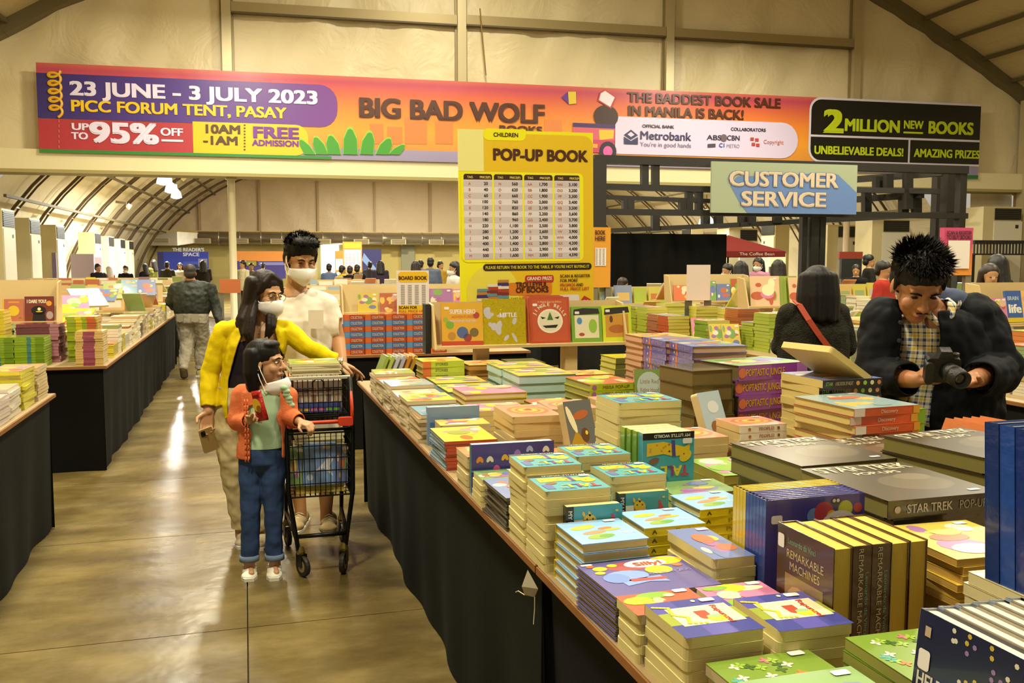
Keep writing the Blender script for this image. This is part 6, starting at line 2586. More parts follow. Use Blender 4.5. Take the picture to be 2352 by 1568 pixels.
def ART_helpkids(m, w, l):
    m.rect(-w / 2, -l / 2, w / 2, l / 2, 0, gl('#191d3c'))
    r = random.Random(2)
    for k in range(34):
        m.disc(r.uniform(-.48, .48) * w, r.uniform(-.1, .48) * l, .004, .004, .0003, gl(('#c9c2b0', '#b8a03a', '#8a6aa0')[k % 3]), 6)
    m.text('HELP YOUR KIDS', -.46 * w, .06 * l, .085 * l, .0005, gl('#cfc9bc'), .035, width=.9 * w)
    for ch_, x, c in (('Q', -.32, '#a8862a'), ('U', -.1, '#8a3a6a'), ('I', .08, '#3a6a8a'), ('Z', .2, '#a04a2a')):
        m.text(ch_, x * w, -.2 * l, .2 * l, .0005, gl(c), .03)
    m.rrect(-.46 * w, .16 * l, -.34 * w, .28 * l, .005, .001, mat('#d9cfca', rough=.4))
    m.rect(-.42 * w, .36 * l, -.36 * w, .42 * l, .001, gl('#b09a80'))


def ART_flowers(m, w, l):
    m.rect(-w / 2, -l / 2, w / 2, l / 2, 0, gl('#6f8a2c'))
    r = random.Random(9)
    for k in range(26):
        c = ('#d8763a', '#dcd2b8', '#4f9a8a', '#c86a7a', '#3f5f1f', '#8fae3a')[k % 6]
        x, y = r.uniform(-.42, .42) * w, r.uniform(-.42, .42) * l
        for q in range(4):
            m.disc(x + .03 * w * math.cos(q * 1.57), y + .03 * w * math.sin(q * 1.57), .03 * w, .018 * w, .0003 + k * 1e-5, gl(c), 8, q * 1.57)
    sticker(m, w, l)


def ART_peach(m, w, l):
    m.rect(-w / 2, -l / 2, w / 2, l / 2, 0, gl('#c98a70'))
    for k, (r_, c) in enumerate(((.42, '#b8704e'), (.34, '#d89a5a'), (.26, '#c9743a'), (.2, '#dcae5a'), (.1, '#c9744a'))):
        m.disc(.02 * w, .0, r_ * w, r_ * l * .8, .0002 * (k + 1), gl(c), 20)
    m.disc(.05 * w, .05 * l, .07 * w, .05 * l, .0014, gl('#8a5a3a'), 10)
    sticker(m, w, l)


def ART_hero(m, w, l):
    m.rect(-w / 2, -l / 2, w / 2, l / 2, 0, gl('#c89a24'))
    m.rect(-w / 2, -l / 2, w / 2, -.4 * l, .0002, gl('#b0401c'))
    m.text('SUPER HERO', -.3 * w, .24 * l, .1 * l, .0006, gl('#d8cfc4'), .05, width=.62 * w)
    m.text('ADVENTURES', -.26 * w, .14 * l, .06 * l, .0006, gl('#c86a2a'), .04, width=.54 * w)
    m.text('MIGHTY POP-UP COLLECTION', -.3 * w, .05 * l, .045 * l, .0006, gl('#c9c2d8'), .03, width=.62 * w)
    for x, y, r_, c in ((-.3, -.02, .1, '#6f9a2c'), (0, -.2, .14, '#4a5a8a'), (.28, -.2, .11, '#6a5a2c'), (-.26, -.28, .1, '#a87a2c'), (.12, -.32, .1, '#8a3a2a'), (.34, .2, .08, '#a03a34'), (-.4, .1, .06, '#8aa03a')):
        m.disc(x * w, y * l, r_ * w, r_ * w, .0004, gl(c), 12)
    sticker(m, w, l, -.36, .38)


def ART_shiny(m, w, l):
    m.rect(-w / 2, -l / 2, w / 2, l / 2, 0, mat('#c8b41c', rough=.12, metal=.55, bump=(40., .5)))
    r = random.Random(12)
    for k in range(16):
        m.disc(r.uniform(-.4, .3) * w, r.uniform(-.4, .4) * l, r.uniform(.04, .14) * w, r.uniform(.03, .08) * l, .0003 + k * 2e-5, mat('#d8d2d4', rough=.1, metal=.6), 10, r.uniform(0, 3))
    m.text('LITTLE', -.1 * w, .1 * l, .09 * l, .001, gl('#d9cfe0'), .04)


def ART_jingle(m, w, l):
    m.rect(-w / 2, -l / 2, w / 2, l / 2, 0, gl('#a8441f'))
    m.rect(-.44 * w, -.45 * l, .44 * w, .45 * l, .0001, gl('#b04e28'))
    m.disc(0, -.02 * l, .32 * w, .29 * w, .0003, gl('#d9d2bc'), 24)
    m.disc(0, -.02 * l, .28 * w, .25 * w, .0004, gl('#cfc6a8'), 24)
    m.poly([(-.08 * w, .0), (.08 * w, .0), (0, .18 * l)], .0006, gl('#3f6a2a'))
    m.poly([(-.2 * w, -.12 * l), (.2 * w, -.1 * l), (.14 * w, -.17 * l), (-.12 * w, -.17 * l)], .0006, gl('#1f1a14'))
    m.poly([(-.24 * w, .08 * l), (-.1 * w, .05 * l), (-.2 * w, .02 * l)], .0006, gl('#1f1a14'))
    m.poly([(.24 * w, .08 * l), (.1 * w, .05 * l), (.2 * w, .02 * l)], .0006, gl('#1f1a14'))
    for i, ch_ in enumerate('JINGLE BELLS'):
        a = PI * (.86 - .72 * i / 11)
        m.text(ch_, .38 * w * math.cos(a) - .02 * w, -.02 * l + .36 * w * math.sin(a), .07 * l, .0006, gl('#dcd2b8'), .03, rot=a - PI / 2)
    m.text('A Magical Pop-Up Edition', -.3 * w, .38 * l, .035 * l, .0006, gl('#d8c49a'), .0, width=.6 * w)
    sticker(m, w, l, -.36, .34)


def ART_green(m, w, l):
    m.rect(-w / 2, -l / 2, w / 2, l / 2, 0, gl('#6f9a2a'))
    m.rect(-.4 * w, -.38 * l, .4 * w, .26 * l, .0002, gl('#d2cba8'))
    m.poly([(-.44 * w, .26 * l), (.44 * w, .3 * l), (.4 * w, .44 * l), (-.1 * w, .46 * l), (-.42 * w, .42 * l)], .0004, gl('#2a2418'))
    m.disc(-.24 * w, .1 * l, .09 * w, .1 * l, .0004, gl('#4f7fae'), 10)
    m.disc(.2 * w, -.05 * l, .14 * w, .2 * l, .0004, gl('#8ab03a'), 14)
    m.disc(-.18 * w, -.28 * l, .1 * w, .05 * l, .0005, gl('#a8442a'), 8)
    sticker(m, w, l, -.3, .34)


def ART_lime(m, w, l):
    m.rect(-w / 2, -l / 2, w / 2, l / 2, 0, gl('#c2cc24'))
    m.rect(-.4 * w, -.38 * l, .4 * w, .26 * l, .0002, gl('#c08a2c'))
    m.poly([(-.44 * w, .24 * l), (.44 * w, .3 * l), (.4 * w, .46 * l), (-.1 * w, .44 * l), (-.42 * w, .42 * l)], .0004, gl('#2a2418'))
    m.disc(-.2 * w, .12 * l, .06 * w, .1 * l, .0004, gl('#5a3a1c'), 10)
    m.disc(.0, -.15 * l, .3 * w, .12 * l, .0004, gl('#a8601c'), 14)
    sticker(m, w, l, -.3, .36)


def ART_dare(m, w, l):
    m.rect(-w / 2, -l / 2, w / 2, l / 2, 0, gl('#6a2c1c'))
    m.text('I DARE YOU!', -.42 * w, .24 * l, .13 * l, .0004, gl('#d8cfae'), .05, width=.66 * w)
    m.disc(-.02 * w, -.05 * l, .26 * w, .18 * l, .0004, gl('#17120e'), 18)
    m.poly([(-.2 * w, -.1 * l), (.18 * w, -.1 * l), (.24 * w, -.5 * l), (-.24 * w, -.5 * l)], .0004, gl('#17120e'))
    m.disc(0, .0, .06 * w, .06 * w, .0006, gl('#d8cf9a'), 12)
    m.disc(0, -.1 * l, .12 * w, .025 * l, .0006, gl('#c9a42c'), 12)
    m.disc(.34 * w, .22 * l, .1 * w, .1 * w, .0005, gl('#c98a24'), 12)
    m.disc(.36 * w, -.25 * l, .12 * w, .16 * l, .0003, gl('#9a8a84'), 12)


def ART_sun(m, w, l):
    m.rect(-w / 2, -l / 2, w / 2, l / 2, 0, gl('#b0644a'))
    m.rect(-w / 2, -l / 2, -w * .42, l / 2, .0002, gl('#c9a42c'))
    m.disc(.02 * w, -.02 * l, .27 * w, .27 * w, .0004, gl('#cfae24'), 18)
    m.rect(-.22 * w, .32 * l, .3 * w, .4 * l, .0004, gl('#c98a2c'))
    m.disc(.34 * w, -.34 * l, .07 * w, .05 * w, .0005, gl('#5a7a2c'), 8)
    m.rect(-.36 * w, -.4 * l, -.26 * w, -.2 * l, .0004, gl('#5a7aa8'))


def ART_butterflies(m, w, l):
    m.rect(-w / 2, -l / 2, w / 2, l / 2, 0, gl('#3c3580'))
    m.rect(-w / 2, -.04 * l, w / 2, .0, .0002, gl('#4a8a8a'))
    for k, (x, y, c) in enumerate(((-.4, .2, '#d8842c'), (-.28, .2, '#d8cfc0'), (-.1, .22, '#d8a42c'), (-.2, .02, '#c85a9a'), (.2, .36, '#9aa8d8'), (.4, .34, '#d8cfc0'), (.05, .3, '#8a6ac0'), (.3, .15, '#c85a7a'))):
        for sx in (-1, 1):
            m.disc(x * w + sx * .016 * w, y * l, .022 * w, .07 * l, .0004, gl(c), 8, sx * .5)


def ART_dino(m, w, l):
    m.rect(-w / 2, -l / 2, w / 2, l / 2, 0, gl('#5f5f5c'))
    m.poly([(-.48 * w, -.48 * l), (.0, -.48 * l), (.1 * w, -.1 * l), (-.2 * w, .1 * l), (-.48 * w, -.1 * l)], .0003, gl('#a8801c'))
    m.disc(.1 * w, .02 * l, .15 * w, .1 * l, .0004, gl('#5a3a20'), 12)
    m.disc(.16 * w, .05 * l, .05 * w, .03 * l, .0006, gl('#d8c030'), 10)
    m.disc(.05 * w, .3 * l, .3 * w, .06 * l, .0004, gl('#a85a2a'), 10, .2)
    m.disc(-.3 * w, .25 * l, .1 * w, .2 * l, .0004, gl('#d8cfa8'), 10, .3)


def ART_bear(m, w, l):
    m.rect(-w / 2, -l / 2, w / 2, l / 2, 0, gl('#a9bcc4'))
    m.poly([(-.48 * w, -.48 * l), (.3 * w, -.48 * l), (.1 * w, -.3 * l), (-.48 * w, -.2 * l)], .0003, gl('#b8903a'))
    m.disc(-.05 * w, -.18 * l, .2 * w, .12 * l, .0004, gl('#8a5a34'), 14)
    m.disc(.05 * w, .2 * l, .25 * w, .12 * l, .0004, gl('#d0d4d4'), 14)
    m.disc(-.2 * w, -.38 * l, .1 * w, .06 * l, .0005, gl('#d8c03a'), 10)


def ART_riding(m, w, l):
    m.rect(-w / 2, -l / 2, w / 2, l / 2, 0, gl('#6f8a3c'))
    m.disc(-.02 * w, .1 * l, .4 * w, .34 * l, .0003, gl('#a9b8ac'), 18)
    for i, s in enumerate(('Little Red', 'Riding Hood')):
        m.text(s, -.32 * w, (.16 - .2 * i) * l, .1 * l, .0006, gl('#8a6a4a'), .01, width=.6 * w)
    m.disc(.32 * w, -.25 * l, .07 * w, .2 * l, .0005, gl('#8a3a2a'), 10)


def ART_paleblue(m, w, l):
    m.rect(-w / 2, -l / 2, w / 2, l / 2, 0, gl('#7f9fd2'))
    m.poly([(-.2 * w, -.2 * l), (.1 * w, .02 * l), (.3 * w, .2 * l), (.42 * w, .1 * l), (.3 * w, -.05 * l), (.4 * w, -.3 * l), (.1 * w, -.1 * l)], .0003, gl('#d9dce2'))
    m.disc(-.3 * w, -.3 * l, .1 * w, .08 * l, .0004, gl('#c9d6e8'), 12)
    m.rect(.1 * w, .36 * l, .34 * w, .46 * l, .0004, gl('#d0c2a0'))


def ART_life(m, w, l):
    m.rect(-w / 2, -l / 2, w / 2, l / 2, 0, gl('#3a5a96'))
    m.text('life', -.4 * w, -.2 * l, .26 * l, .0005, gl('#dcd8cc'), .05, width=.8 * w)
    m.text('BRAIN', -.4 * w, .2 * l, .12 * l, .0005, gl('#a9b4c4'), .04, width=.7 * w)
    m.rect(-w / 2, -l / 2, w / 2, -.36 * l, .0003, gl('#c2a92c'))


def ART_trains(m, w, l):
    m.rect(-w / 2, -l / 2, w / 2, l / 2, 0, gl('#6f8aa8'))
    for k in range(7):
        m.rect((-.45 + .13 * k) * w, -.45 * l, (-.36 + .13 * k) * w, (.1 + .04 * (k % 3)) * l, .0003, gl(('#3a6a9a', '#b0442a', '#2f4f7a', '#c9a43a')[k % 4]))


# ------------------------------------------------------------------ the stacks on the two near tables
def S_(w, l, t, kind, cover, page='#d2c592', spine='E', spinec=None, name='board_book'):
    return dict(w=w, l=l, t=t, kind=kind, cover=cover, page=page, spine=spine, spinec=spinec, name=name)


CRM = '#d0c282'
GIR = S_(.172, .165, .0195, 'board', '#3f98a2', CRM, 'E')
stack(.712, 1.37, 6, S_(.155, .165, .0195, 'board', '#4a4a8c', CRM, 'N'), 'storybook with a long yellow braid', 'the corner stack at the very table edge', art='rapunzel')
stack(.88, 1.35, 6, S_(.148, .165, .0195, 'board', '#4a4a8c', CRM, 'N'), 'storybook with a long yellow braid', 'the stack beside the brown machine books', art='rapunzel')
stack(.70, 1.545, 5, S_(.163, .105, .0185, 'board', '#8d84b8', CRM, 'E'), 'lavender duck board book', 'the low edge stack behind the braid books', art='rnd21')
stack(.874, 1.528, 5, S_(.15, .12, .0185, 'board', '#8a8a3a', CRM, 'E'), 'tan and olive board book', 'the low stack before the purple row', art='rnd17')
stack(.70, 1.655, 9, S_(.245, .205, .0094, 'hard', '#5f588f', '#b9a95a', 'E', None, 'picture_book'), 'purple elephant picture book', 'the wide low stack at the table edge', rot=2, art='silly', jit=.002)
stack(.712, 1.878, 6, S_(.165, .172, .0215, 'hard', '#86add2', CRM, 'N', '#d4c01c', 'picture_book'), 'light blue book with yellow spine', 'the front blue stack at the table edge', art='bluebird', rot=1)
stack(.898, 1.95, 6, S_(.162, .15, .0215, 'hard', '#86add2', CRM, 'S', '#d4c01c', 'picture_book'), 'light blue book with yellow spine', 'the middle blue stack', art='bluebird', rot=2, spr_items=[('t', 'A', .12, .2, '#2a2410'), ('t', 'Paris', .5, .8, '#8a7a20')])
stack(1.10, 2.06, 6, S_(.165, .16, .0215, 'hard', '#86add2', CRM, 'S', '#d4c01c', 'picture_book'), 'light blue book with yellow spine', 'the rear blue stack beside the purple row', art='bluebird', rot=2, spr_items=[('t', 'A', .12, .2, '#2a2410'), ('t', 'Paris', .5, .8, '#8a7a20')])
stack(.945, 1.70, 6, S_(.1, .225, .0215, 'board', '#4e4a86', CRM, 'E'), 'violet bear board book', 'the stack leaning on the purple row', art='rnd14')
BSP = [('t', 'TALL AND SHORT', .12, .9, '#b8b03a')]
stack(.696, 2.085, 10, GIR, 'giraffe board book', 'the tall corner stack at the table edge', art='giraffe', jit=.002)
stack(.91, 2.185, 10, dict(GIR, w=.16, l=.155), 'giraffe board book', 'the tall stack in the second column', art='giraffe', jit=.002)
stack(.70, 2.268, 11, dict(GIR, w=.162, l=.165), 'giraffe board book', 'the tall stack behind the corner stack', art='giraffe', jit=.003)
stack(.875, 2.36, 11, dict(GIR, w=.165, l=.165), 'giraffe board book', 'the rear stack of the giraffe block', art='giraffe', jit=.002)
upright(.812, 2.056, .8, 'S', S_(.148, .17, .02, 'board', '#3f98a2', CRM, 'W', '#15130f'), 'giraffe board book standing face out before the tall corner stack', 'giraffe_side')
upright(.99, 2.158, .8, 'S', S_(.142, .165, .02, 'board', '#3f98a2', CRM, 'W', '#15130f'), 'giraffe board book standing face out before the second tall stack', 'giraffe_side')
stack(1.09, 2.565, 15, dict(GIR, w=.21, l=.2, t=.0215), 'large giraffe board book', 'the tallest giraffe stack behind the upside-down cover', art='giraffe', jit=.002)
stack(1.075, 2.385, 6, dict(GIR, w=.19, l=.155, t=.019), 'giraffe board book', 'the pile under the upside-down giraffe cover', jit=.003)
for k in range(4):
    upright(1.178 - .004 * k, 2.40 + .0345 * k, .92, 'S', S_(.165, .15, .03, 'board', '#3f98a2' if k == 0 else '#8fae2c', CRM, 'W', None if k == 0 else '#6f9a2a'), ('giraffe board book standing upside down in front of the tallest stack', 'first green-edged board book behind the upside-down giraffe cover', 'second green-edged board book behind the upside-down giraffe cover', 'third green-edged board book behind the upside-down giraffe cover')[k], 'giraffe' if k == 0 else None, 0)
stack(1.12, 2.245, 6, S_(.2, .15, .02, 'soft', '#8a8ab0', '#b8b04a', 'E', None, 'picture_book'), 'yellow and violet picture book', 'the thin pile behind the rear blue stack', art='rnd6', jit=.006)
stack(1.36, 2.40, 5, S_(.2, .24, .025, 'soft', '#b0a83a', '#a8983c', 'E', None, 'picture_book'), 'olive yellow picture book', 'the pile between the giraffe block and the big brown albums', art='rnd9', jit=.006)
stack(.70, 2.45, 10, S_(.2, .24, .0088, 'soft', '#3a2f30', '#6f6a52', 'E', None, 'picture_book'), 'floppy dark picture book', 'the sagging stack at the table edge', art='rnd2', jit=.007)
stack(.697, 2.715, 5, S_(.15, .13, .0165, 'board', '#5a5aa8', CRM, 'E'), 'small violet board book', 'the small stack at the table edge before the butterfly cover', art='rnd10')
upright(.842, 2.865, .8, 'S', S_(.285, .17, .025, 'board', '#3c3580', '#d8c8c8', 'W', '#4a8a8a'), 'wide purple board book with butterflies standing face out at the table edge', 'butterflies')
stack(.697, 2.905, 6, S_(.2, .17, .0195, 'board', '#c99a80', '#cdb986', 'E'), 'peach animal board book', 'the edge stack behind the butterfly cover', art='rnd15')
stack(.93, 2.93, 4, S_(.2, .17, .0225, 'board', '#c98a70', '#c9b07a', 'E'), 'peach board book', 'the low stack before the striped peach tower', art='peach')
stack(.697, 3.245, 9, S_(.2, .29, .0112, 'hard', '#7fa0b8', '#c8bc9a', 'S', '#a83a24', 'picture_book'), 'fairy picture book with red spine', 'the colourful stack at the table edge', art='rnd4', jit=.004)
stack(.93, 3.16, 8, S_(.19, .28, .0245, 'board', '#c98a70', '#c2aa70', 'E'), 'thick peach board book', 'the tall striped peach tower', art='peach', jit=.004)
stack(1.17, 3.44, 7, S_(.2, .24, .0245, 'board', '#c98a70', '#c2aa70', 'E'), 'thick peach board book', 'the tower behind the leaning grey book', art='peach', rot=-3)
stack(1.41, 3.42, 7, S_(.2, .24, .026, 'board', '#c98a70', '#c2aa70', 'E'), 'thick peach board book', 'the tower behind the tallest giraffe stack', art='peach')
stack(1.40, 2.80, 6, S_(.2, .2, .026, 'board', '#c08268', '#c2aa70', 'E'), 'pink faced board book', 'the stack left of the people books', art='peach')
PEO = S_(.185, .17, .0245, 'board', '#c98a70', '#c2aa70', 'S', '#d8cfbc')
stack(1.625, 2.765, 8, PEO, 'pink faced people board book', 'the stack with white spines beside the brown albums', art='peach', spr_items=[('t', 'PEOPLE!', .4, .72, '#a87060'), ('d', .2, .22, '#a8602c'), ('d', .82, .22, '#7a4a2c')])
upright(1.19, 3.06, .8, 'S', S_(.13, .27, .035, 'board', '#5f5f5c', '#b9a878', 'E', '#4a4f58'), 'grey dinosaur book leaning between the peach towers', 'dino', lean=.30, spin=20)
upright(1.70, 3.02, .89, 'S', S_(.13, .2, .034, 'board', '#a9bcc4', '#c9b886', 'E', '#5f6478'), 'pale blue bear book leaning before the purple spines', 'bear', lean=.35, spin=24)
stack(.74, 3.56, 5, S_(.205, .14, .0215, 'board', '#8fa8c8', '#c2aa78', 'E'), 'grey-blue board book', 'the slanting stack before the blue rounded book', rot=-2, art='rnd18')
# rounded light blue book standing with its back board
o = upright(.835, 3.735, .8, 'S', S_(.225, .16, .022, 'board', '#86a6d2', '#b8b4a4', 'W', '#7f9cc4'), 'light blue rounded board book standing at the table edge', 'trains')
ED = [('edge stack before the row of cream paper blocks', 3.79, '#b8906a', 24), ('cream edge stack behind the blue rounded book', 4.06, '#c0a890', 8), ('middle cream edge stack', 4.33, '#b89a86', 13), ('cream edge stack below the reaching hand', 4.60, '#c9ae9a', 19), ('far edge stack with a bright cover', 4.86, '#c9a860', 1), ('last edge stack before the leaning books', 5.12, '#c8b08a', 12)]
for i, (nm, y, c, a) in enumerate(ED):
    stack(.70, y, 7 + i % 2, S_(.225, .245, .0165, 'soft', c, '#cfc096', 'E', None, 'picture_book'), 'cream-paged picture book', 'the ' + nm, art='rnd%d' % a, jit=.006)
stack(.97, 4.10, 6, S_(.3, .27, .025, 'hard', '#cdb41c', '#c9b88a', 'E', None, 'picture_book'), 'bright yellow picture book', 'the broad yellow stack', art='rnd5')
stack(.97, 3.85, 5, S_(.24, .22, .022, 'board', '#c9a03a', '#c9b06a', 'E'), 'orange and yellow board book', 'the low stack before the broad yellow stack', art='rnd5')
GRY = S_(.285, .30, .03, 'hard', '#6f7a58', '#8fb0ac', 'E', None, 'popup_book')
stack(.965, 4.42, 4, GRY, 'glossy grey-green album', 'the low stack behind the broad yellow one', art='rnd22', jit=.004)
stack(.965, 4.75, 4, GRY, 'glossy grey-green album', 'the low stack two rows behind the broad yellow one', art='rnd22', jit=.004)
GR2 = S_(.295, .30, .042, 'hard', '#6a755a', '#a9c4c0', 'E', None, 'popup_book')
stack(1.275, 4.24, 5, GR2, 'glossy album with pale blue paper', 'the high stack in front of the shelf legs', art='rnd22', jit=.004)
stack(1.275, 4.57, 5, GR2, 'glossy album with pale blue paper', 'the high stack just under the shelf', art='rnd22', jit=.004)
MEG = S_(.245, .30, .03, 'hard', '#b8c02c', '#8a8a4a', 'S', '#a8b824', 'popup_book')
stack(1.49, 3.83, 7, MEG, 'yellow-green pop-up album', 'the stack beside the purple spine towers', art='rnd1', rot=4, spr_items=[('t', 'MEGA POP-UP', .25, .8, '#8a6a24'), ('d', .08, .4, '#9a5a8a')])
stack(1.25, 3.83, 4, dict(MEG, w=.2, l=.25), 'yellow-green pop-up album', 'the small pile left of the yellow-green stack', art='rnd1')
upright(1.735, 3.72, .90, 'S', S_(.14, .19, .03, 'hard', '#5f7a34', '#c9b886', 'W', '#6a4a2a', 'picture_book'), 'green fairy tale book with a red hood standing before the purple tower', 'riding', lean=.2, spin=-14)
PUR = S_(.25, .26, .0285, 'hard', '#6a62a8', '#c49a78', 'W', '#5f5aa8', 'popup_book')
PSP = [('b', .0, .1, '#7a5a9a'), ('b', .28, .36, '#c8683c'), ('t', 'POP-UP TREASURY', .42, .9, '#9a94c8'), ('d', .2, .2, '#cfc9a0')]
stack(1.82, 3.46, 14, PUR, 'purple album with an orange spine band', 'the tall purple tower', art='rnd2', jit=.004, fan=-.35, spr_items=PSP)
stack(1.82, 3.735, 14, PUR, 'purple album with an orange spine band', 'the second purple tower', art='rnd2', jit=.004, fan=-.2, spr_items=PSP)
stack(1.82, 4.01, 14, dict(PUR, l=.2, spine='E', cover='#b88a70'), 'salmon album with paper edges out', 'the tall tower behind the purple ones', art='rnd7', jit=.004)
JUN = S_(.36, .24, .0595, 'hard', '#7a3a8a', '#6a5a2a', 'S', '#8a3f9a', 'popup_book')
stack(1.845, 3.165, 6, JUN, 'purple jungle pop-up album', 'the stack with purple spines behind the cream tower', art='rnd10', rot=10, jit=.006, spr_items=[('t', 'POPTASTIC JUNGLE', .1, .66, '#d0a428'), ('d', .05, .34, '#c86a4a'), ('b', .84, 1., '#a86ab8')])
stack(1.635, 3.12, 6, dict(JUN, w=.185, l=.24, t=.058, cover='#4a4a20', spine='E', spinec=None), 'dark olive pop-up album', 'the stack at the side of the purple spines', rot=8, jit=.008)
STA = S_(.255, .26, .028, 'board', '#2c2a1c', '#cdb76e', 'S', '#1c1a12', 'board_book')
SSP = [('t', 'STAR', .04, .16, '#7fae5a'), ('t', 'A BIG BOOK OF NIGHT', .2, .5, '#a89a6a'), ('d', .58, .3, '#c9923a'), ('d', .7, .3, '#8fb83a'), ('d', .82, .3, '#d8cfa0'), ('d', .94, .3, '#c87a5a')]
stack(1.965, 2.79, 12, STA, 'cream board book with black dotted spine', 'the tower beside the navy jacket man', spr_items=SSP, jit=.006, art='rnd2')
DIS = S_(.265, .30, .0265, 'hard', '#a86a4a', '#cdb76e', 'S', '#c2562c', 'picture_book')
stack(1.835, 2.45, 11, DIS, 'orange-spined encyclopedia', 'the big stack in front of the navy jacket man', art='rnd19', rot=2, jit=.008, spr_items=[('b', 0, .16, '#d8cfc0'), ('t', 'Discovery', .4, .66, '#d8b8a0'), ('b', .9, 1., '#cfa030')])
# leaning and loose books beside the man with the camera
upright(2.16, 2.92, 1.15, 'E', S_(.24, .24, .024, 'board', '#3a3418', '#cdb76e', 'S', '#1c1a12', 'board_book'), 'dotted black-spined board book tipped up on top of the cream tower', None, lean=1.05, spin=12, spr=spine_print(.24, .24, .024, 'S', SSP))
for k in range(5):
    upright(2.125 + .035 * k, 2.33, .84, 'W', S_(.24, .235, .026, 'hard', '#b8683c', '#d8cfae', 'E', '#b8683c', 'picture_book'), f'{ORD[k] if k else "first"} orange-spined encyclopedia of the leaning row by the camera man', None, lean=.42, spin=6)
stack(2.14, 2.62, 5, S_(.14, .17, .05, 'hard', '#7f9a2c', '#8fae3a', 'S', '#7fa82c', 'picture_book'), 'bright green boxed book', 'the pile under the camera', jit=.008, rot=8)
stack(2.085, 3.47, 4, S_(.2, .2, .04, 'hard', '#c8762c', '#8a7a4a', 'S', '#c8762c', 'picture_book'), 'orange and blue pop-up book', 'the pile behind the jungle albums', jit=.006, spr_items=[('b', .3, 1., '#3f5a9a'), ('t', 'ANIMAL', .4, .9, '#d8c42c')])
# big glossy brown albums
TRK = S_(.30, .325, .041, 'hard', '#3c3326', '#7a7034', 'S', '#2e2820', 'popup_book')
TSP = [('t', 'STAR TREK', .16, .56, '#b8b0a0'), ('t', 'POP-UPS', .62, .9, '#8a8478'), ('d', .08, .2, '#b8b0a0')]
stack(1.325, 1.625, 6, TRK, 'big glossy brown album', 'the front album stack', art='trek', rot=1, jit=.005, spr_items=TSP, spr_every=2)
stack(1.335, 1.975, 6, dict(TRK, spine='E', spinec=None), 'big glossy brown album', 'the album stack behind the blue books', art='trek', jit=.01)
stack(1.70, 1.76, 7, TRK, 'big glossy brown album', 'the highest album stack at the table middle', art='trek', rot=7, jit=.006, spr_items=TSP)
stack(1.665, 2.12, 5, dict(TRK, spine='W'), 'big glossy brown album', 'the rear album stack before the orange spines', art='trek', jit=.012)
stack(1.29, 1.375, 13, S_(.21, .225, .0148, 'soft', '#c9a83a', '#b08a3a', 'E', None, 'picture_book'), 'colourful party picture book', 'the ragged stack beside the brown machine books', art='rnd18', jit=.009)
# standing rows
for k in range(10):
    upright(1.172, 1.672 + .0136 * k, .8, 'S', S_(.245, .26, .0128, 'hard', '#3c3a8c' if k < 6 else '#c9b41c', '#dcd6c4', 'W', '#32448c' if k < 6 else '#c9b01c', 'picture_book'), ('purple circle-covered book facing out at the front of the standing row' if k == 0 else f'{ORD[k]} {"blue" if k < 6 else "yellow"}-spined book from the front of the purple standing row'), 'bigbook' if k == 0 else None, group='books in the purple standing row')
MSP = [('t', 'REMARKABLE MACHINES', .06, .95, '#b8a88a')]
for k in range(5):
    sp = 'W' if k in (0, 3, 4) else 'E'
    st = S_(.185, .235, .04, 'hard', '#43281a', '#c2a338', sp, '#43281a', 'picture_book')
    spr = None
    if sp == 'E':
        mm = MB()
        mm.text('REMARKABLE MACHINES', .004, .012, .010, .0005, gl('#b8a88a'), .01, width=.21)
        mm.text('Leonardo da Vinci', .05, .027, .007, .0005, gl('#5f9a84'), .0, width=.12)
        spr = (mm.mesh('spine_print'), frame_mtx((.0925 + .0006, .1175, .04), (0, -1, 0), (0, 0, -1)))
    upright(1.035 + .042 * k, 1.51, .8, 'W', st, ('brown machine book with its cover to the aisle at the front of the row' if k == 0 else f'{ORD[k]} brown machine book counted from the aisle in its standing row'), 'machines' if k == 0 else None, group='brown machine books', spr=spr)
stack(.968, 1.12, 6, S_(.19, .17, .02, 'soft', '#5f7a24', '#8a8a3a', 'E', None, 'picture_book'), 'green flower picture book', 'the front stack below the brown machine books', art='flowers')
for k in range(6):
    upright(.928 + .031 * k, 1.0, .8, 'W', S_(.19, .252, .029, 'hard', '#191d3c' if k == 0 else '#8a8270', '#cfc7ae', 'W', '#8a93a4', 'picture_book'), ('dark navy kids quiz book standing cover out at the bottom corner' if k == 0 else f'{ORD[k]} cream-edged book in the row behind the navy quiz book'), 'helpkids' if k == 0 else None, lean=.1, group='row behind the navy quiz book')
stack(.70, .98, 6, S_(.2, .2, .021, 'soft', '#4f3a7a', '#b8a884', 'E', None, 'picture_book'), 'purple glossy picture book', 'the bottom stack at the frame edge', art='rnd10')
stack(.74, 1.20, 4, S_(.2, .15, .02, 'soft', '#5f8a3a', '#b8a884', 'E', None, 'picture_book'), 'green glossy picture book', 'the low pile before the corner stack', art='flowers')
stack(1.245, 1.10, 9, S_(.2, .225, .0218, 'soft', '#c2b48a', '#cdbf90', 'E', None, 'picture_book'), 'cream-edged picture book', 'the stack carrying the tall blue books', jit=.008)
for k in range(5):
    upright(1.345, 1.115 + .034 * k, 1.004, 'S', S_(.19, .28, .031, 'hard', '#1b3572', '#8a93a4', 'W', ('#1b3f92', '#24508f', '#162f78', '#1f4596', '#182f6a')[k], 'picture_book'), f'{ORD[k] if k else "first"} tall blue book standing on the cream-edged stack', None, lean=.06, group='tall blue books at the frame edge')
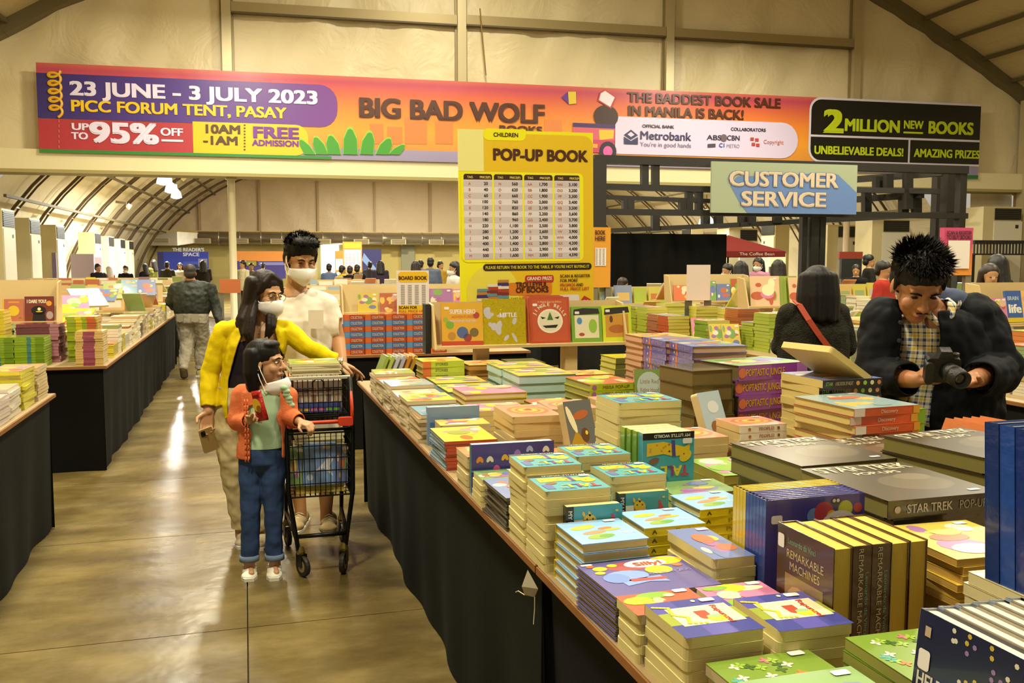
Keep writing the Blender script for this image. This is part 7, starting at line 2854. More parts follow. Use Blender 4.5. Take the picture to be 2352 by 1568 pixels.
# leaning row at the far end by the reaching hand
for k in range(6):
    upright(.74 + .035 * k, 5.62, .8, 'W', S_(.2, .215, .02, 'soft', ('#8fa83a', '#a8b84a', '#b8bcc4', '#b0b0b8', '#c8842c', '#c89a2c')[k], '#d0c8b0', 'E', ('#8fa83a', '#a8b84a', '#b8bcc4', '#b0b0b8', '#c8842c', '#c89a2c')[k], 'picture_book'), f'{("first", "second", "third", "fourth", "fifth", "sixth")[k]} slim book of the leaning row beyond the reaching hand', None, lean=.38, group='leaning row at the far table end')
stack(.955, 5.06, 6, S_(.24, .22, .034, 'hard', '#b8c02c', '#a88a4a', 'S', '#a8b82c', 'popup_book'), 'lime and orange spined book', 'the stack at the end of the shelf', art='rnd4', spr_items=[('b', 0, .2, '#c8602c'), ('t', 'STORIES', .3, .6, '#5a6a1c')])
stack(1.215, 5.02, 6, S_(.24, .25, .03, 'hard', '#8a5a24', '#a87a2c', 'E', None, 'popup_book'), 'brown gilt book', 'the stack under the shelf behind its first leg', art='rnd7', jit=.006)
stack(1.475, 5.02, 7, S_(.2, .25, .026, 'soft', '#4a5a24', '#4a4f24', 'E', None, 'popup_book'), 'dark green book', 'the stack in the shade under the shelf', jit=.006)
stack(1.71, 4.90, 5, S_(.2, .2, .022, 'soft', '#6a3a24', '#4a3018', 'E', None, 'popup_book'), 'dark maroon book', 'the stack under the shelf end', art='rnd7')
stack(1.60, 4.42, 6, S_(.23, .2, .03, 'hard', '#b0502a', '#8a7a3a', 'S', '#b8481c', 'popup_book'), 'orange-red spined book', 'the stack before the shelf\'s second leg', art='rnd7', spr_items=[('t', 'BOOKS', .1, .3, '#d8c8b0'), ('b', .6, .62, '#cf8a5a')])
stack(1.93, 4.6, 8, S_(.24, .22, .03, 'hard', '#c2c42c', '#c8c06a', 'S', '#c2c42c', 'popup_book'), 'lemon spined book', 'the stack beside the shelf end', spr_items=[('b', .0, .3, '#5a5a2a'), ('b', .42, .5, '#d8d8b0')])

# books in the trolley
zz = .40
stack(TX - .12, TY - .2, 3, S_(.24, .3, .012, 'soft', '#c2b43a', '#c9b44a', 'E', None, 'picture_book'), 'yellow picture book', 'the pile on the trolley floor', z0=.4, jit=.003)
upright(TX - .0, TY - .215, .442, 'S', S_(.165, .215, .02, 'hard', '#7f9cc8', '#d0c8b0', 'W', '#6a86b8', 'picture_book'), 'pale blue book with white shapes standing in the lower trolley basket', 'paleblue')
upright(TX - .115, TY - .21, .442, 'S', S_(.06, .2, .03, 'soft', '#6a3a5a', '#a89a70', 'W', None, 'picture_book'), 'dark narrow book beside the pale blue one in the trolley', 'rnd10')
upright(TX + .112, TY - .21, .442, 'S', S_(.055, .2, .03, 'soft', '#5a4a6a', '#a89a70', 'W', None, 'picture_book'), 'mottled narrow book at the far side of the lower trolley basket', 'rnd2')
for k in range(5):
    upright(TX, TY - .17 + .03 * k, .442, 'S', S_(.26, .2, .026, 'soft', ('#4a3a20', '#6a5a30', '#3a4a5a', '#7a4a30', '#4a4a4a')[k], '#a89a70', 'W', None, 'picture_book'), f'{ORD[k + 1]} dark book behind the pale blue one in the trolley', None)
stack(TX - .11, TY - .16, 4, S_(.24, .26, .017, 'soft', '#c9c086', '#d8d0a0', 'E', None, 'picture_book'), 'cream picture book', 'the pile filling the lower trolley basket', z0=.645, jit=.004)
bx = link('book_box', None, loc=(TX, TY - .185, .81))
prop(bx, 'white and blue boxed book set standing in the upper trolley basket', 'box')
m = MB()
m.box((-.115, 0, 0), (.115, .09, .16), mat('#d2c8ba', rough=.4))
m.build('carton', bx)
m = MB()
m.rect(-.115, 0, .115, .05, .0, gl('#3a4a8c'))
for k in range(6):
    m.rect(-.11 + .037 * k, .008, -.11 + .037 * k + .03, .022, .0005, gl(('#d8b42c', '#d8b42c', '#c86a8a', '#c86a8a', '#6fae3a', '#6fae3a')[k]))
    m.rect(-.108 + .037 * k, .055, -.108 + .037 * k + .026, .09, .0005, gl(('#9a8a7a', '#b8a890', '#8a6a5a', '#a89a8a', '#7a6a6a', '#b09a80')[k]))
    m.rect(-.108 + .037 * k, .1, -.108 + .037 * k + .026, .125, .0005, gl(('#b09a80', '#8a7a7a', '#a88a6a', '#8a8a8a', '#9a7a6a', '#a89a8a')[k]))
m.build('box_print', bx, mtx=frame_mtx((0, -.0006, 0), (1, 0, 0), (0, 0, 1)))
for k in range(3):
    st = S_(.26, .07, .15, 'box', ('#8a7a5a', '#a89a70', '#6a5a4a')[k], '#a89a78', 'E', None, 'picture_book')
    stack(TX - .13, TY - .085 + .075 * k, 1, st, 'thick upright book block', ('the first slot behind the boxed set', 'the second slot behind the boxed set', 'the third slot behind the boxed set')[k], z0=.81, jit=0)
stack(TX - .13, TY - .16, 5, S_(.25, .28, .0105, 'soft', '#c9be96', '#cfc39a', 'E', None, 'picture_book'), 'thin cream magazine-like book', 'the pile lying across the trolley top', z0=.996, jit=.007, rot=2, art='rnd12')

# shelf display on the long table
zs = zl
bY = SHY + .045


def shelf_book(px0, px1, pytop, pybot, st, label, art, y=bY, z=None, lean=.14, spin=0., group=None):
    a, b = aty(px0, pybot, y), aty(px1, pybot, y)
    t = aty(px0, pytop, y)
    st = dict(st, w=b.x - a.x, l=(t.z - (z or zs)) / math.cos(lean))
    return upright((a.x + b.x) / 2, y, (z or zs), 'S', st, label, art, lean=lean, spin=spin, group=group)


PB = S_(.2, .2, .022, 'hard', '#8a5a2c', '#cdbf90', 'W', None, 'popup_book')
shelf_book(1016, 1110, 696, 784, dict(PB, cover='#a8401c'), 'orange comic pop-up book at the near end of the wooden shelf', 'hero', spin=-4)
shelf_book(1110, 1208, 687, 783, dict(PB, cover='#c8b41c'), 'shiny gold foil pop-up book on the wooden shelf', 'shiny', spin=-4)
shelf_book(1220, 1311, 683, 781, dict(PB, cover='#a8441f'), 'rust red jingle bells pop-up book on the wooden shelf', 'jingle')
for k in range(3):
    shelf_book(1207 + 4 * k, 1290 + 4 * k, 679 + k, 781, dict(PB, cover='#a8441f', t=.012, spinec='#c2683c'), f'{("rear", "middle", "front")[k]} rust red book behind the jingle bells cover', None, y=bY + .066 - .02 * k)
shelf_book(1315, 1384, 705, 778, dict(PB, cover='#6f9a2a'), 'green nature pop-up book on the wooden shelf', 'green')
shelf_book(1386, 1452, 702, 776, dict(PB, cover='#c2cc24'), 'lime and amber pop-up book at the far end of the wooden shelf', 'lime')

# ================================================================== the other tables
def cell_free(x0, y0, x1, y1):
    for cx, cy, hw, hl in FOOT:
        if x0 < cx + hw and x1 > cx - hw and y0 < cy + hl and y1 > cy - hl:
            return False
    return True


# left near table
stack(-1.33, 5.56, 10, S_(.22, .26, .0175, 'soft', '#c8a878', '#cdb98a', 'W', '#c9b090', 'activity_book'), 'cream-spined activity book', 'the stack at the far corner of the near left table', jit=.006)
stack(-1.36, 5.24, 10, S_(.24, .28, .0195, 'soft', '#cfc21c', '#c8bc4a', 'S', '#cfc21c', 'activity_book'), 'lemon yellow activity book', 'the yellow stack on the near left table', jit=.009, art='rnd16')
stack(-1.62, 5.22, 10, S_(.24, .28, .0195, 'soft', '#cfc21c', '#c8bc4a', 'S', '#cfc21c', 'activity_book'), 'lemon yellow activity book', 'the second yellow stack on the near left table', jit=.009, art='rnd16')
stack(-1.34, 4.94, 8, S_(.22, .26, .0175, 'soft', '#d2c8b4', '#d2c8b0', 'S', '#d8cfbe', 'activity_book'), 'white-spined activity book', 'the white stack on the near left table', jit=.008, spr_items=[('t', 'STORIES', .1, .5, '#a89a80')])
stack(-1.58, 4.92, 9, S_(.22, .26, .0175, 'soft', '#d2c8b4', '#d2c8b0', 'S', '#d8cfbe', 'activity_book'), 'white-spined activity book', 'the rear white stack on the near left table', jit=.008)
stack(-1.33, 4.66, 8, S_(.22, .25, .0155, 'soft', '#d0b8b8', '#cfc3b0', 'S', '#d8cfc8', 'activity_book'), 'pink-banded activity book', 'the pink banded stack at the frame edge', jit=.004, spr_items=[('b', .3, .44, '#c04a78'), ('b', .6, .68, '#c8863a')])
stack(-1.57, 4.64, 8, S_(.22, .25, .0155, 'soft', '#c8a070', '#cfbf9a', 'S', '#d0a878', 'activity_book'), 'apricot-spined activity book', 'the apricot stack at the frame edge', jit=.004)

# the green block on the next table
for k in range(5):
    stack(-1.42 - .205 * k - .2, 7.385, 12, S_(.2, .26, .0178, 'soft', '#6f8f1c', '#8fa83a', 'S', '#86a420', 'activity_book'), 'green activity book', f'the {("first", "second", "third", "fourth", "fifth")[k]} green column from the aisle', jit=.002, spr_items=[('b', .42, .56, '#3f7a7a'), ('b', .7, .98, '#6a8a18')])
stack(-1.215, 7.385, 14, S_(.19, .26, .0175, 'soft', '#c8a46a', '#d0b886', 'S', '#cfae6a', 'activity_book'), 'cream and plum banded book', 'the corner stack beside the green block', jit=.004, spr_items=[('b', .28, .7, '#93405c')])
stack(-1.95, 7.69, 16, S_(.2, .24, .0245, 'soft', '#cfae1c', '#cfb44a', 'S', '#d0b21c', 'activity_book'), 'golden yellow book', 'the tall yellow column behind the green block', jit=.002, spr_items=[('b', .05, .4, '#c89a5a')])
stack(-1.68, 7.72, 12, S_(.3, .24, .024, 'soft', '#6a2c3a', '#8a5a5a', 'S', '#6f2f40', 'activity_book'), 'plum-spined book', 'the plum stack behind the green block', jit=.006, spr_items=[('b', .78, 1., '#a8707a')])
stack(-2.32, 7.72, 9, S_(.3, .24, .024, 'soft', '#6a2c3a', '#8a5a5a', 'S', '#6f2f40', 'activity_book'), 'plum-spined book', 'the lower plum stack at the frame edge', jit=.006, spr_items=[('b', .78, 1., '#a8707a')])
stack(-1.32, 7.70, 15, S_(.22, .24, .0225, 'soft', '#b8742c', '#c8a05a', 'S', '#8fa01c', 'activity_book'), 'striped green and rust book', 'the striped stack at the aisle corner', jit=.005, spr_items=[('b', .3, .5, '#c8b81c'), ('b', .66, .95, '#b8562c')])
L2Y = 8.28
z2 = aty(60, 738, L2Y).z
sh2, _, _ = wood_shelf(-20, 130, 740, L2Y, z2, .16, .34, 'wooden display shelf carrying the maroon dare book on the left table', (.2, .8))


def disp(px0, px1, pytop, pybot, Y, st, label, art, lean=.12, z=None, spin=0.):
    a, b, t = aty(px0, pybot, Y), aty(px1, pybot, Y), aty(px0, pytop, Y)
    st = dict(st, w=b.x - a.x, l=(t.z - a.z) / math.cos(lean))
    return upright((a.x + b.x) / 2, Y, z if z is not None else a.z, 'S', st, label, art, lean=lean, spin=spin)


AB = S_(.2, .2, .02, 'hard', '#8a5a2c', '#cdbf90', 'W', None, 'activity_book')
disp(57, 124, 681, 739, L2Y + .02, dict(AB, cover='#5a2418'), 'maroon picture book with a black monster on the left display shelf', 'dare')
disp(6, 55, 687, 739, L2Y + .02, dict(AB, cover='#b0644a'), 'salmon book with a yellow sun face on the left display shelf', 'sun')
disp(8, 90, 643, 668, 9.6, dict(AB, cover='#6f7a8c'), 'wide book picturing a shelf row behind the left display shelf', 'trains')
for i, (px, py, Y, c, a, ln, sn) in enumerate(((165, 715, 8.9, '#b8ae98', 33, .9, 12), (150, 735, 8.4, '#c9b48a', 4, 1.1, -14), (215, 690, 9.6, '#c8ccd0', 8, 1.0, 30), (240, 680, 10.5, '#a8a8b8', 2, .9, -10), (258, 675, 11.0, '#c9b49a', 12, .5, 0), (300, 668, 11.5, '#c9c2b4', 20, .3, 4), (336, 668, 11.5, '#8a9ac0', 14, .3, 0))):
    p = aty(px, py, Y)
    upright(p.x, Y, max(p.z - .05, .82), 'S', dict(AB, w=.3 if Y < 10 else .2, l=.3 if Y < 10 else .19, cover=c), ('pale tilted book', 'tan flopped book', 'white sliding book', 'grey lying book', 'cream propped book', 'white comic book', 'blue comic book')[i] + ' in the jumble on the left table', 'rnd%d' % a, lean=ln, spin=sn)

# red and blue block behind the shelf
BX = S_(.172, .2, .0475, 'box', '#a8401f', '#c8a080', 'S', '#a8401f', 'boxed_book')
for k in range(5):
    x = aty(806, 800, 7.66).x + .176 * k - .06
    c = k % 2
    for r_ in range(1):
        cols = ('#a8401f', '#3a6aa0')
        FOOT.append((x + .086, 7.76, .086, .1))
        for q in range(7):
            st = dict(BX, cover=cols[q % 2], spinec=cols[q % 2])
            sm_ = spine_print(.172, .2, .0475, 'S', [('b', .04, .3, '#c8602c' if q % 2 == 0 else '#5a86b4'), ('t', 'COLLECTION', .36, .9, '#c9b8a0')])
            book(st, Matrix.Translation((x + .086, 7.76, .8 + q * .048)), f'{"red" if q % 2 == 0 else "blue"} boxed book, {ORD[6 - q]} in the {("first", "second", "third", "fourth", "fifth")[k]} red and blue column', 'red and blue boxed books', None, 0, sm_)
for q in range(3):
    upright(aty(796 + 6 * q, 800, 7.64).x - .06, 7.78, .8, 'W', dict(BX, w=.22, l=.26, t=.02, cover='#3a6aa0', spine='E', spinec='#4a7ab0'), f'{("first", "second", "third")[q]} upright blue book at the end of the red and blue block', None, lean=0)
M2Y = 8.15
z3 = aty(880, 717, M2Y).z
sh3, _, _ = wood_shelf(790, 1085, 717, M2Y, z3, .16, .25, 'wooden display shelf behind the red and blue block', (.15, .6, .9))
disp(822, 868, 673, 718, M2Y + .02, dict(AB, cover='#4a7a9a'), 'blue whale board book on the rear wooden shelf', 'rnd22')
disp(873, 915, 673, 718, M2Y + .02, dict(AB, cover='#8a7a9a'), 'violet owl board book on the rear wooden shelf', 'rnd35')
disp(986, 1040, 663, 718, M2Y + .02, dict(AB, cover='#3f6a9a'), 'blue board book right of the small price sign', 'rnd38')
disp(1036, 1058, 664, 718, M2Y + .025, dict(AB, cover='#b8a02c'), 'yellow board book half behind the big yellow sign', 'rnd5')
sg, k2, s2 = sign('small_price_sign', 'small white and yellow board book price sign on the rear wooden shelf', (911, 621), (985, 621), .5, M2Y - .03)
m = MB()
m.box((0, s2(0, 717)[1], -.006), (s2(985, 0)[0], 0, 0), mat('#cfc9c4', rough=.4))
m.build('board', sg)
m = MB()
a, b = s2(914, 648), s2(983, 624)
m.rrect(a[0], a[1], b[0], b[1], .03, .001, mat('#d0a81c', rough=.4))
a, b = s2(914, 717), s2(983, 700)
m.rect(a[0], a[1], b[0], b[1], .001, mat('#d0a81c', rough=.4))
m.build('yellow_panel', sg)
m = MB()
a = s2(915, 642)
m.text('BOARD BOOK', a[0], a[1], 8 * k2, .002, mat('#3a2008', rough=.4), .05, width=65 * k2)
a = s2(915, 708)
m.text('SCAN FOR', a[0], a[1], 6 * k2, .002, mat('#3a2008', rough=.4), .04, width=42 * k2)
a = s2(915, 716)
m.text('FULL PRICE LIST', a[0], a[1], 5 * k2, .002, mat('#b0502c', rough=.4), .03, width=62 * k2)
for r_ in range(11):
    for c in range(4):
        a = s2(920 + 16 * c, 656 + 4.1 * r_)
        m.rect(a[0], a[1], a[0] + 9 * k2, a[1] + 2 * k2, .002, mat('#8a8488', rough=.4))
m.build('lettering', sg)

# ---- long table past the woman with the red strap: front stacks and displays
YG = S_(.24, .24, .032, 'soft', '#9aa824', '#b8b04a', 'W', '#a8b02a', 'activity_book')
R1 = [(4.10, 9.2, 9, '#9aa824', 'lime', 'first lime column past the black strip'), (4.10, 8.92, 9, '#a8b034', 'lime', 'second lime column past the black strip'), (4.36, 9.0, 10, '#a8b034', 'lime', 'rear lime column past the black strip'),
      (4.10, 8.4, 7, '#b8562c', 'rust', 'rust column past the black strip'), (4.10, 8.66, 7, '#a86a4a', 'tan', 'tan column beside the rust one'), (4.10, 7.6, 7, '#7f9a2c', 'green', 'green column before the leaning pair'),
      (4.10, 7.32, 6, '#8f9a44', 'olive', 'olive column before the leaning pair'), (4.36, 8.3, 10, '#c2b83a', 'yellow', 'yellow column behind the rust one'), (4.10, 10.2, 7, '#a84a2c', 'brick red', 'brick column far along the strip'), (4.10, 9.9, 6, '#8a8a5a', 'grey', 'grey column far along the strip')]
for x, y, n, c, d, wh in R1:
    stack(x, y, n, dict(YG, cover=c, spinec=c), d + ' activity book', 'the ' + wh, jit=.005, art='rnd%d' % (int(y * 10) % 30))
for k, (px, c, a) in enumerate(((1668, '#b8a86a', 5), (1690, '#c9b03a', 9), (1738, '#a9b48a', 22), (1765, '#a9b48a', 22))):
    p = aty(px, 815, 7.35 if k < 2 else 6.4)
    upright(p.x + .12, 8.05 - .3 * (k // 2) - .04 * (k % 2) - (.55 if k > 1 else 0), .8, 'S', dict(AB, w=.16, l=.24, cover=c), ('pale yellow leaning book', 'bright yellow leaning book', 'sage leaning book', 'second sage leaning book')[k] + ' facing the black strip', 'rnd%d' % a, lean=.35, spin=-8)
RY = 9.3
z4 = aty(1650, 690, RY).z
wood_shelf(1545, 1725, 690, RY, z4, .16, .3, 'wooden display shelf with bright books past the black strip', (.2, .8))
for i, (a, b, t, c, ar, d) in enumerate(((1548, 1590, 655, '#c08a7a', 3, 'pink'), (1592, 1612, 658, '#8a8ab8', 2, 'violet'), (1613, 1646, 645, '#7a6aa0', 10, 'purple'), (1647, 1678, 652, '#3a3a50', 14, 'navy'), (1680, 1716, 640, '#7fa02c', 1, 'green'))):
    disp(a, b, t, 690, RY + .02, dict(AB, cover=c), d + ' children book on the display shelf past the black strip', 'rnd%d' % ar)
m = MB()
p0, p1 = aty(1718, 690, RY), aty(1760, 690, RY)
wd = (p1.x - p0.x) / 2
out = [(-wd, 0), (wd, 0)] + [(wd * math.cos(t), .12 + wd * 1.0 * math.sin(t)) for t in [PI * q / 10 for q in range(11)]]
m.prism(out, 0, .02, gl('#7fa0b8'))
ab = m.build('arched_book', mtx=frame_mtx(((p0.x + p1.x) / 2, RY + .04, p0.z), (1, 0, 0), (0, .12, 1)))
prop(ab, 'blue arched board book at the end of the shelf past the black strip', 'book')
m = MB()
m.disc(0, .1, wd * .8, .08, .021, gl('#c87a3a'))
m.disc(0, .16, wd * .5, .06, .022, gl('#d8c8a0'))
m.build('cover_print', ab)
R2Y = 7.7
z5 = aty(1780, 703, R2Y).z
wood_shelf(1722, 1900, 703, R2Y, z5, .18, .28, 'wooden display shelf with green fairy books beside the red strap woman', (.3, .8))
for k in range(6):
    disp(1728 + 8 * k, 1788 + 8 * k, 634, 703, R2Y + .05 + .02 * k, dict(AB, cover='#8a9a3a', t=.016, spinec='#a8b02a'), f'{ORD[k] if k else "front"} green fairy book of the row beside the red strap woman', 'rnd13' if k == 0 else None, lean=.2, spin=-14)
disp(1815, 1862, 637, 703, R2Y + .04, dict(AB, cover='#8a9a3a'), 'green fairy book standing alone beside the red strap woman', 'rnd13', lean=.2)
R4Y = 5.45
z6 = aty(2320, 742, R4Y).z
wood_shelf(2270, 2460, 742, R4Y, z6, .18, .3, 'wooden display shelf behind the man with the camera', (.25, .8))
disp(2316, 2352, 668, 740, R4Y + .03, dict(AB, cover='#3a5a96'), 'blue book with white life lettering behind the camera man', 'life', lean=.2)
disp(2282, 2316, 684, 740, R4Y + .03, dict(AB, cover='#c9b41c'), 'yellow book beside the blue life book', 'rnd5', lean=.2)
disp(2352, 2400, 668, 740, R4Y + .03, dict(AB, cover='#c98a3c'), 'amber book past the blue life book', 'rnd7', lean=.2)
for k, (x, y, c) in enumerate(((4.10, 4.95, '#b8862c'), (4.10, 4.66, '#6a7a5a'), (4.10, 5.25, '#8a8a6a'), (4.36, 4.8, '#7a8a4a'))):
    stack(x, y, 9, dict(YG, cover=c, spinec=c, page='#b8b06a'), ('amber', 'slate green', 'grey', 'moss')[k] + ' paperback', 'the ' + ('amber', 'slate', 'grey', 'moss')[k] + ' column behind the camera man', jit=.004)

# farther shelves, kept clear of the stacked mass
DS = [(-4.3, -1.3, 11.0, 'wooden display shelf in the middle of the left table'), (-4.3, -1.1, 13.6, 'wooden display shelf at the far end of the left table'), (-4.3, -1.3, 18.0, 'wooden display shelf on the farther left table'), (-4.3, -1.3, 21.0, 'last wooden display shelf on the left side'),
      (.8, 2.3, 10.6, 'wooden display shelf midway along the middle table'), (.8, 2.3, 13.0, 'wooden display shelf at the end of the middle table'), (.8, 2.5, 17.5, 'wooden display shelf on the far middle table'), (8.0, 9.9, 8.2, 'wooden display shelf nearest the service booth'), (8.0, 9.9, 11.5, 'wooden display shelf just before the service booth'), (4.4, 6.1, 15.0, 'wooden display shelf before the black curtain'), (4.3, 6.2, 11.0, 'wooden display shelf at the far end past the red strap woman')]
for x0, x1, y, lab in DS:
    FOOT.append(((x0 + x1) / 2, y + .03, (x1 - x0) / 2, .13))

# ---- everything too small to pick apart: one mass of stacked books
FM = MB()
PALS = {'L': ['#c8b48a', '#cfc29a', '#b8a88a', '#c9a26a', '#a8603c', '#c8b83a', '#8a9a5a', '#9a8a9a', '#d0c8b4', '#7a5a5a', '#b89a6a'],
        'R': ['#9aa83a', '#b8ae4a', '#b86a3c', '#c9b88a', '#8a9a6a', '#a8a0a0', '#c9c0a0', '#7a86a0', '#c0a060'],
        'G': ['#c9bf9c', '#b8b0a0', '#c8b070', '#a88a6a', '#8a9aa8', '#b0704a', '#cfc8b4', '#a0a060']}


def fill(x0, x1, y0, y1, pal, hmin, hmax, seed, step=.27):
    rnd = random.Random(seed)
    x = x1
    while x - .2 > x0:
        w = rnd.uniform(.18, .25)
        x -= w
        y = y0
        while y + .22 < y1:
            l = rnd.uniform(.2, .28)
            if cell_free(x - .01, y - .01, x + w + .01, y + l + .01):
                h = rnd.uniform(hmin, hmax)
                t = rnd.choice((.018, .024, .03))
                n = max(1, int(h / t))
                c = rnd.choice(PALS[pal])
                pg = rnd.choice(('#cdbf96', '#c2b288', '#d2c8ac'))
                showp = rnd.random() < .5
                for q in range(n):
                    dx, dy = rnd.uniform(-.006, .006), rnd.uniform(-.006, .006)
                    z = .8 + q * t
                    FM.box((x + dx, y + dy, z), (x + w + dx, y + l + dy, z + t - .0015), gl(c) if (not showp or q == n - 1) else mat(pg, rough=.7))
                if rnd.random() < .9:
                    z = .8 + n * t
                    FM.box((x, y, z), (x + w, y + l, z + .004), gl(rnd.choice(PALS[pal])))
                    FM.box((x + w * .2, y + l * .2, z + .004), (x + w * .8, y + l * .7, z + .0046), gl(rnd.choice(PALS[pal])))
                if rnd.random() < .12:
                    a = rnd.uniform(-.6, .6)
                    mt = Matrix.Translation((x + w / 2, y + l / 2, .8 + n * t + .02)) @ Matrix.Rotation(a, 4, 'Z') @ Matrix.Rotation(rnd.uniform(.5, 1.0), 4, 'X')
                    FM.box((-.1, 0, 0), (.1, .012, .24), gl(rnd.choice(PALS[pal])), mt)
            y += l + .015
        x -= .015


fill(-2.7, -1.65, 2.6, 5.8, 'L', .08, .16, 1)
fill(-1.64, -1.1, 2.6, 4.6, 'L', .08, .16, 10)
fill(-4.5, -1.03, 8.0, 14.95, 'L', .10, .26, 2)
fill(-4.5, -1.03, 16.25, 22.5, 'L', .12, .3, 3)
fill(.76, 2.35, 8.4, 13.5, 'G', .12, .32, 4)
fill(.76, 2.55, 15.05, 20.9, 'G', .12, .3, 5)
fill(4.11, 6.2, 3.3, 11.7, 'R', .12, .34, 6)
fill(7.95, 9.9, 7.1, 13.4, 'R', .12, .36, 7)
fill(4.35, 6.2, 13.3, 18.9, 'G', .12, .36, 8)
fill(1.0, 2.25, 2.5, 5.2, 'G', .06, .11, 9)
for (X0, X1, Y0, s, pal) in ((-4.2, -1.4, 11.0, 11, 'L'), (-4.2, -1.2, 13.6, 12, 'L'), (-4.2, -1.4, 18.0, 13, 'L'), (-4.2, -1.4, 21.0, 14, 'L'), (.9, 2.2, 10.6, 15, 'G'), (.9, 2.2, 13.0, 16, 'G'), (.9, 2.4, 17.5, 17, 'G'), (8.1, 9.8, 8.2, 18, 'R'), (8.1, 9.8, 11.5, 19, 'R'), (4.5, 6.0, 15.0, 20, 'G'), (4.4, 6.1, 11.0, 21, 'R')):
    rnd = random.Random(s)
    x = X0
    while x < X1:
        w = rnd.uniform(.16, .26)
        h = rnd.uniform(.17, .24)
        mt = Matrix.Translation((x, Y0, 1.042)) @ Matrix.Rotation(-.15, 4, 'X')
        FM.box((0, 0, 0), (w, .02, h), gl(rnd.choice(PALS[pal])), mt)
        FM.box((w * .15, -.002, h * .15), (w * .85, 0, h * .6), gl(rnd.choice(PALS[pal])), mt)
        x += w + .03
fm = FM.build('stacked_books')
prop(fm, 'mass of small stacked books covering the farther tables', 'books', None, 'stuff')
for x0, x1, y, lab in DS:
    root = empty('book_display_shelf', (x0, y, .8))
    prop(root, lab, 'shelf', 'wooden display shelves')
    w = x1 - x0
    MB().box((0, -.06, .22), (w, .12, .24), WOOD).build('ledge', root)
    MB().box((0, 0, 0), (w, .012, .22), WOOD, Matrix.Translation((0, .09, .24)) @ Matrix.Rotation(-.15, 4, 'X')).build('back_panel', root)
    for f in (.15, .85):
        MB().box((f * w - .04, .02, 0), (f * w + .04, .04, .22), WOOD).build('leg', root)

# ================================================================== background things in the far hall
def hall_u(px, py, u):
    r = ray(px, py)
    q = HO + HU * u
    t = q.dot(HU) / r.dot(HU)
    p = r * t
    return V((u, (p - HO).dot(HN), EYE + p.z))


ACW = mat('#c6b88a', rough=.5, mottle=(1., .05))
ACP = mat('#cfc9b4', rough=.45)


def ac_unit(u, n, ztop, side, label, w=.52, dp=.95, base=.75):
    """tall floor-standing air conditioner on a dark plinth; side +1 blows towards +u"""
    root = link('air_conditioner', None, mtx=HM @ Matrix.Translation((u, n, 0)))
    prop(root, label, 'air conditioner', 'tall air conditioners along the far hall')
    MB().box((-w, 0, base), (0, dp, ztop), ACW).build('cabinet', root)
    MB().box((-w + .01, .01, 0), (-.01, dp - .01, base), mat('#4a3c2e', rough=.7)).build('plinth', root)
    x0, x1 = (0, .02) if side > 0 else (-w - .02, -w)
    h = ztop - base
    MB().box((x0, .04, base + h * .03), (x1, dp - .04, base + h * .78), ACP).build('front_panel', root)
    g = MB()
    for q in range(8):
        z = base + h * (.81 + .02 * q)
        g.box((x0, .06, z), (x1 + .004 * side, dp - .06, z + h * .008), mat('#2c2a26', rough=.5))
    g.box((x0, .04, base + h * .80), (x0 + (x1 - x0) * .6, dp - .04, base + h * .98), mat('#14130f', rough=.5))
    g.build('grille', root)
    MB().box((x0, dp * .7, base + h * .68), (x1 + .006 * side, dp * .8, base + h * .72), mat('#1c1a16', rough=.4)).build('control_panel', root)
    return root


for k, (px, py) in enumerate(((3, 478), (67, 500), (128, 516), (217, 533), (249, 542), (276, 548), (296, 552))):
    q = hall_u(px, py, -.8)
    ac_unit(-.8, q.y, q.z, 1, ('leftmost tall cream air conditioner cut by the frame', 'second tall cream air conditioner from the frame edge', 'third tall cream air conditioner beside the slim pole', 'white tall air conditioner behind the lilac screen', 'fifth tall air conditioner along the vault', 'sixth tall air conditioner along the vault', 'farthest tall air conditioner along the vault')[k])
for k, (qn, qz) in enumerate(((4.4, 3.0), (7.8, 3.0), (11.2, 3.0))):
    ac_unit(21.4 + .52, qn, qz, -1, ('white air conditioner behind the pinkish column', 'white air conditioner above the maroon umbrella', 'white air conditioner between the booth posts')[k], base=.6)
for k, (xa, xb, yt, n) in enumerate(((2286, 2350, 474, -.9), (2030, 2092, 502, .6), (1926, 1972, 516, 2.2), (1700, 1742, 524, 2.6))):
    a, b = athall(xa, yt, n), athall(xb, yt, n)
    root = link('air_conditioner', None, mtx=HM @ Matrix.Translation((a.x, n, 0)))
    prop(root, ('broad white air conditioner facing the hall beside the pale end column', 'white air conditioner facing the hall behind the camera man', 'white air conditioner facing the hall beyond the booth posts', 'white air conditioner facing the hall above the maroon umbrella')[k], 'air conditioner', 'tall air conditioners along the far hall')
    w, zt = b.x - a.x, a.z
    MB().box((-.35, .04, .1), (w, .9, zt), ACW).build('cabinet', root)
    MB().box((-.3, .06, 0), (w - .05, .88, .1), mat('#4a3c2e', rough=.7)).build('plinth', root)
    MB().box((.0, 0, .6), (w, .04, zt - .42), ACP).build('front_panel', root)
    g = MB()
    g.box((.03, .02, zt - .38), (w - .03, .04, zt - .05), mat('#14130f', rough=.5))
    for q in range(6):
        g.box((.03, 0, zt - .37 + .055 * q), (w - .03, .03, zt - .35 + .055 * q), mat('#2c2a26', rough=.5))
    g.build('grille', root)
    MB().box((w * .75, -.006, zt - .62), (w * .86, .002, zt - .52), mat('#1c1a16', rough=.4)).build('control_panel', root)
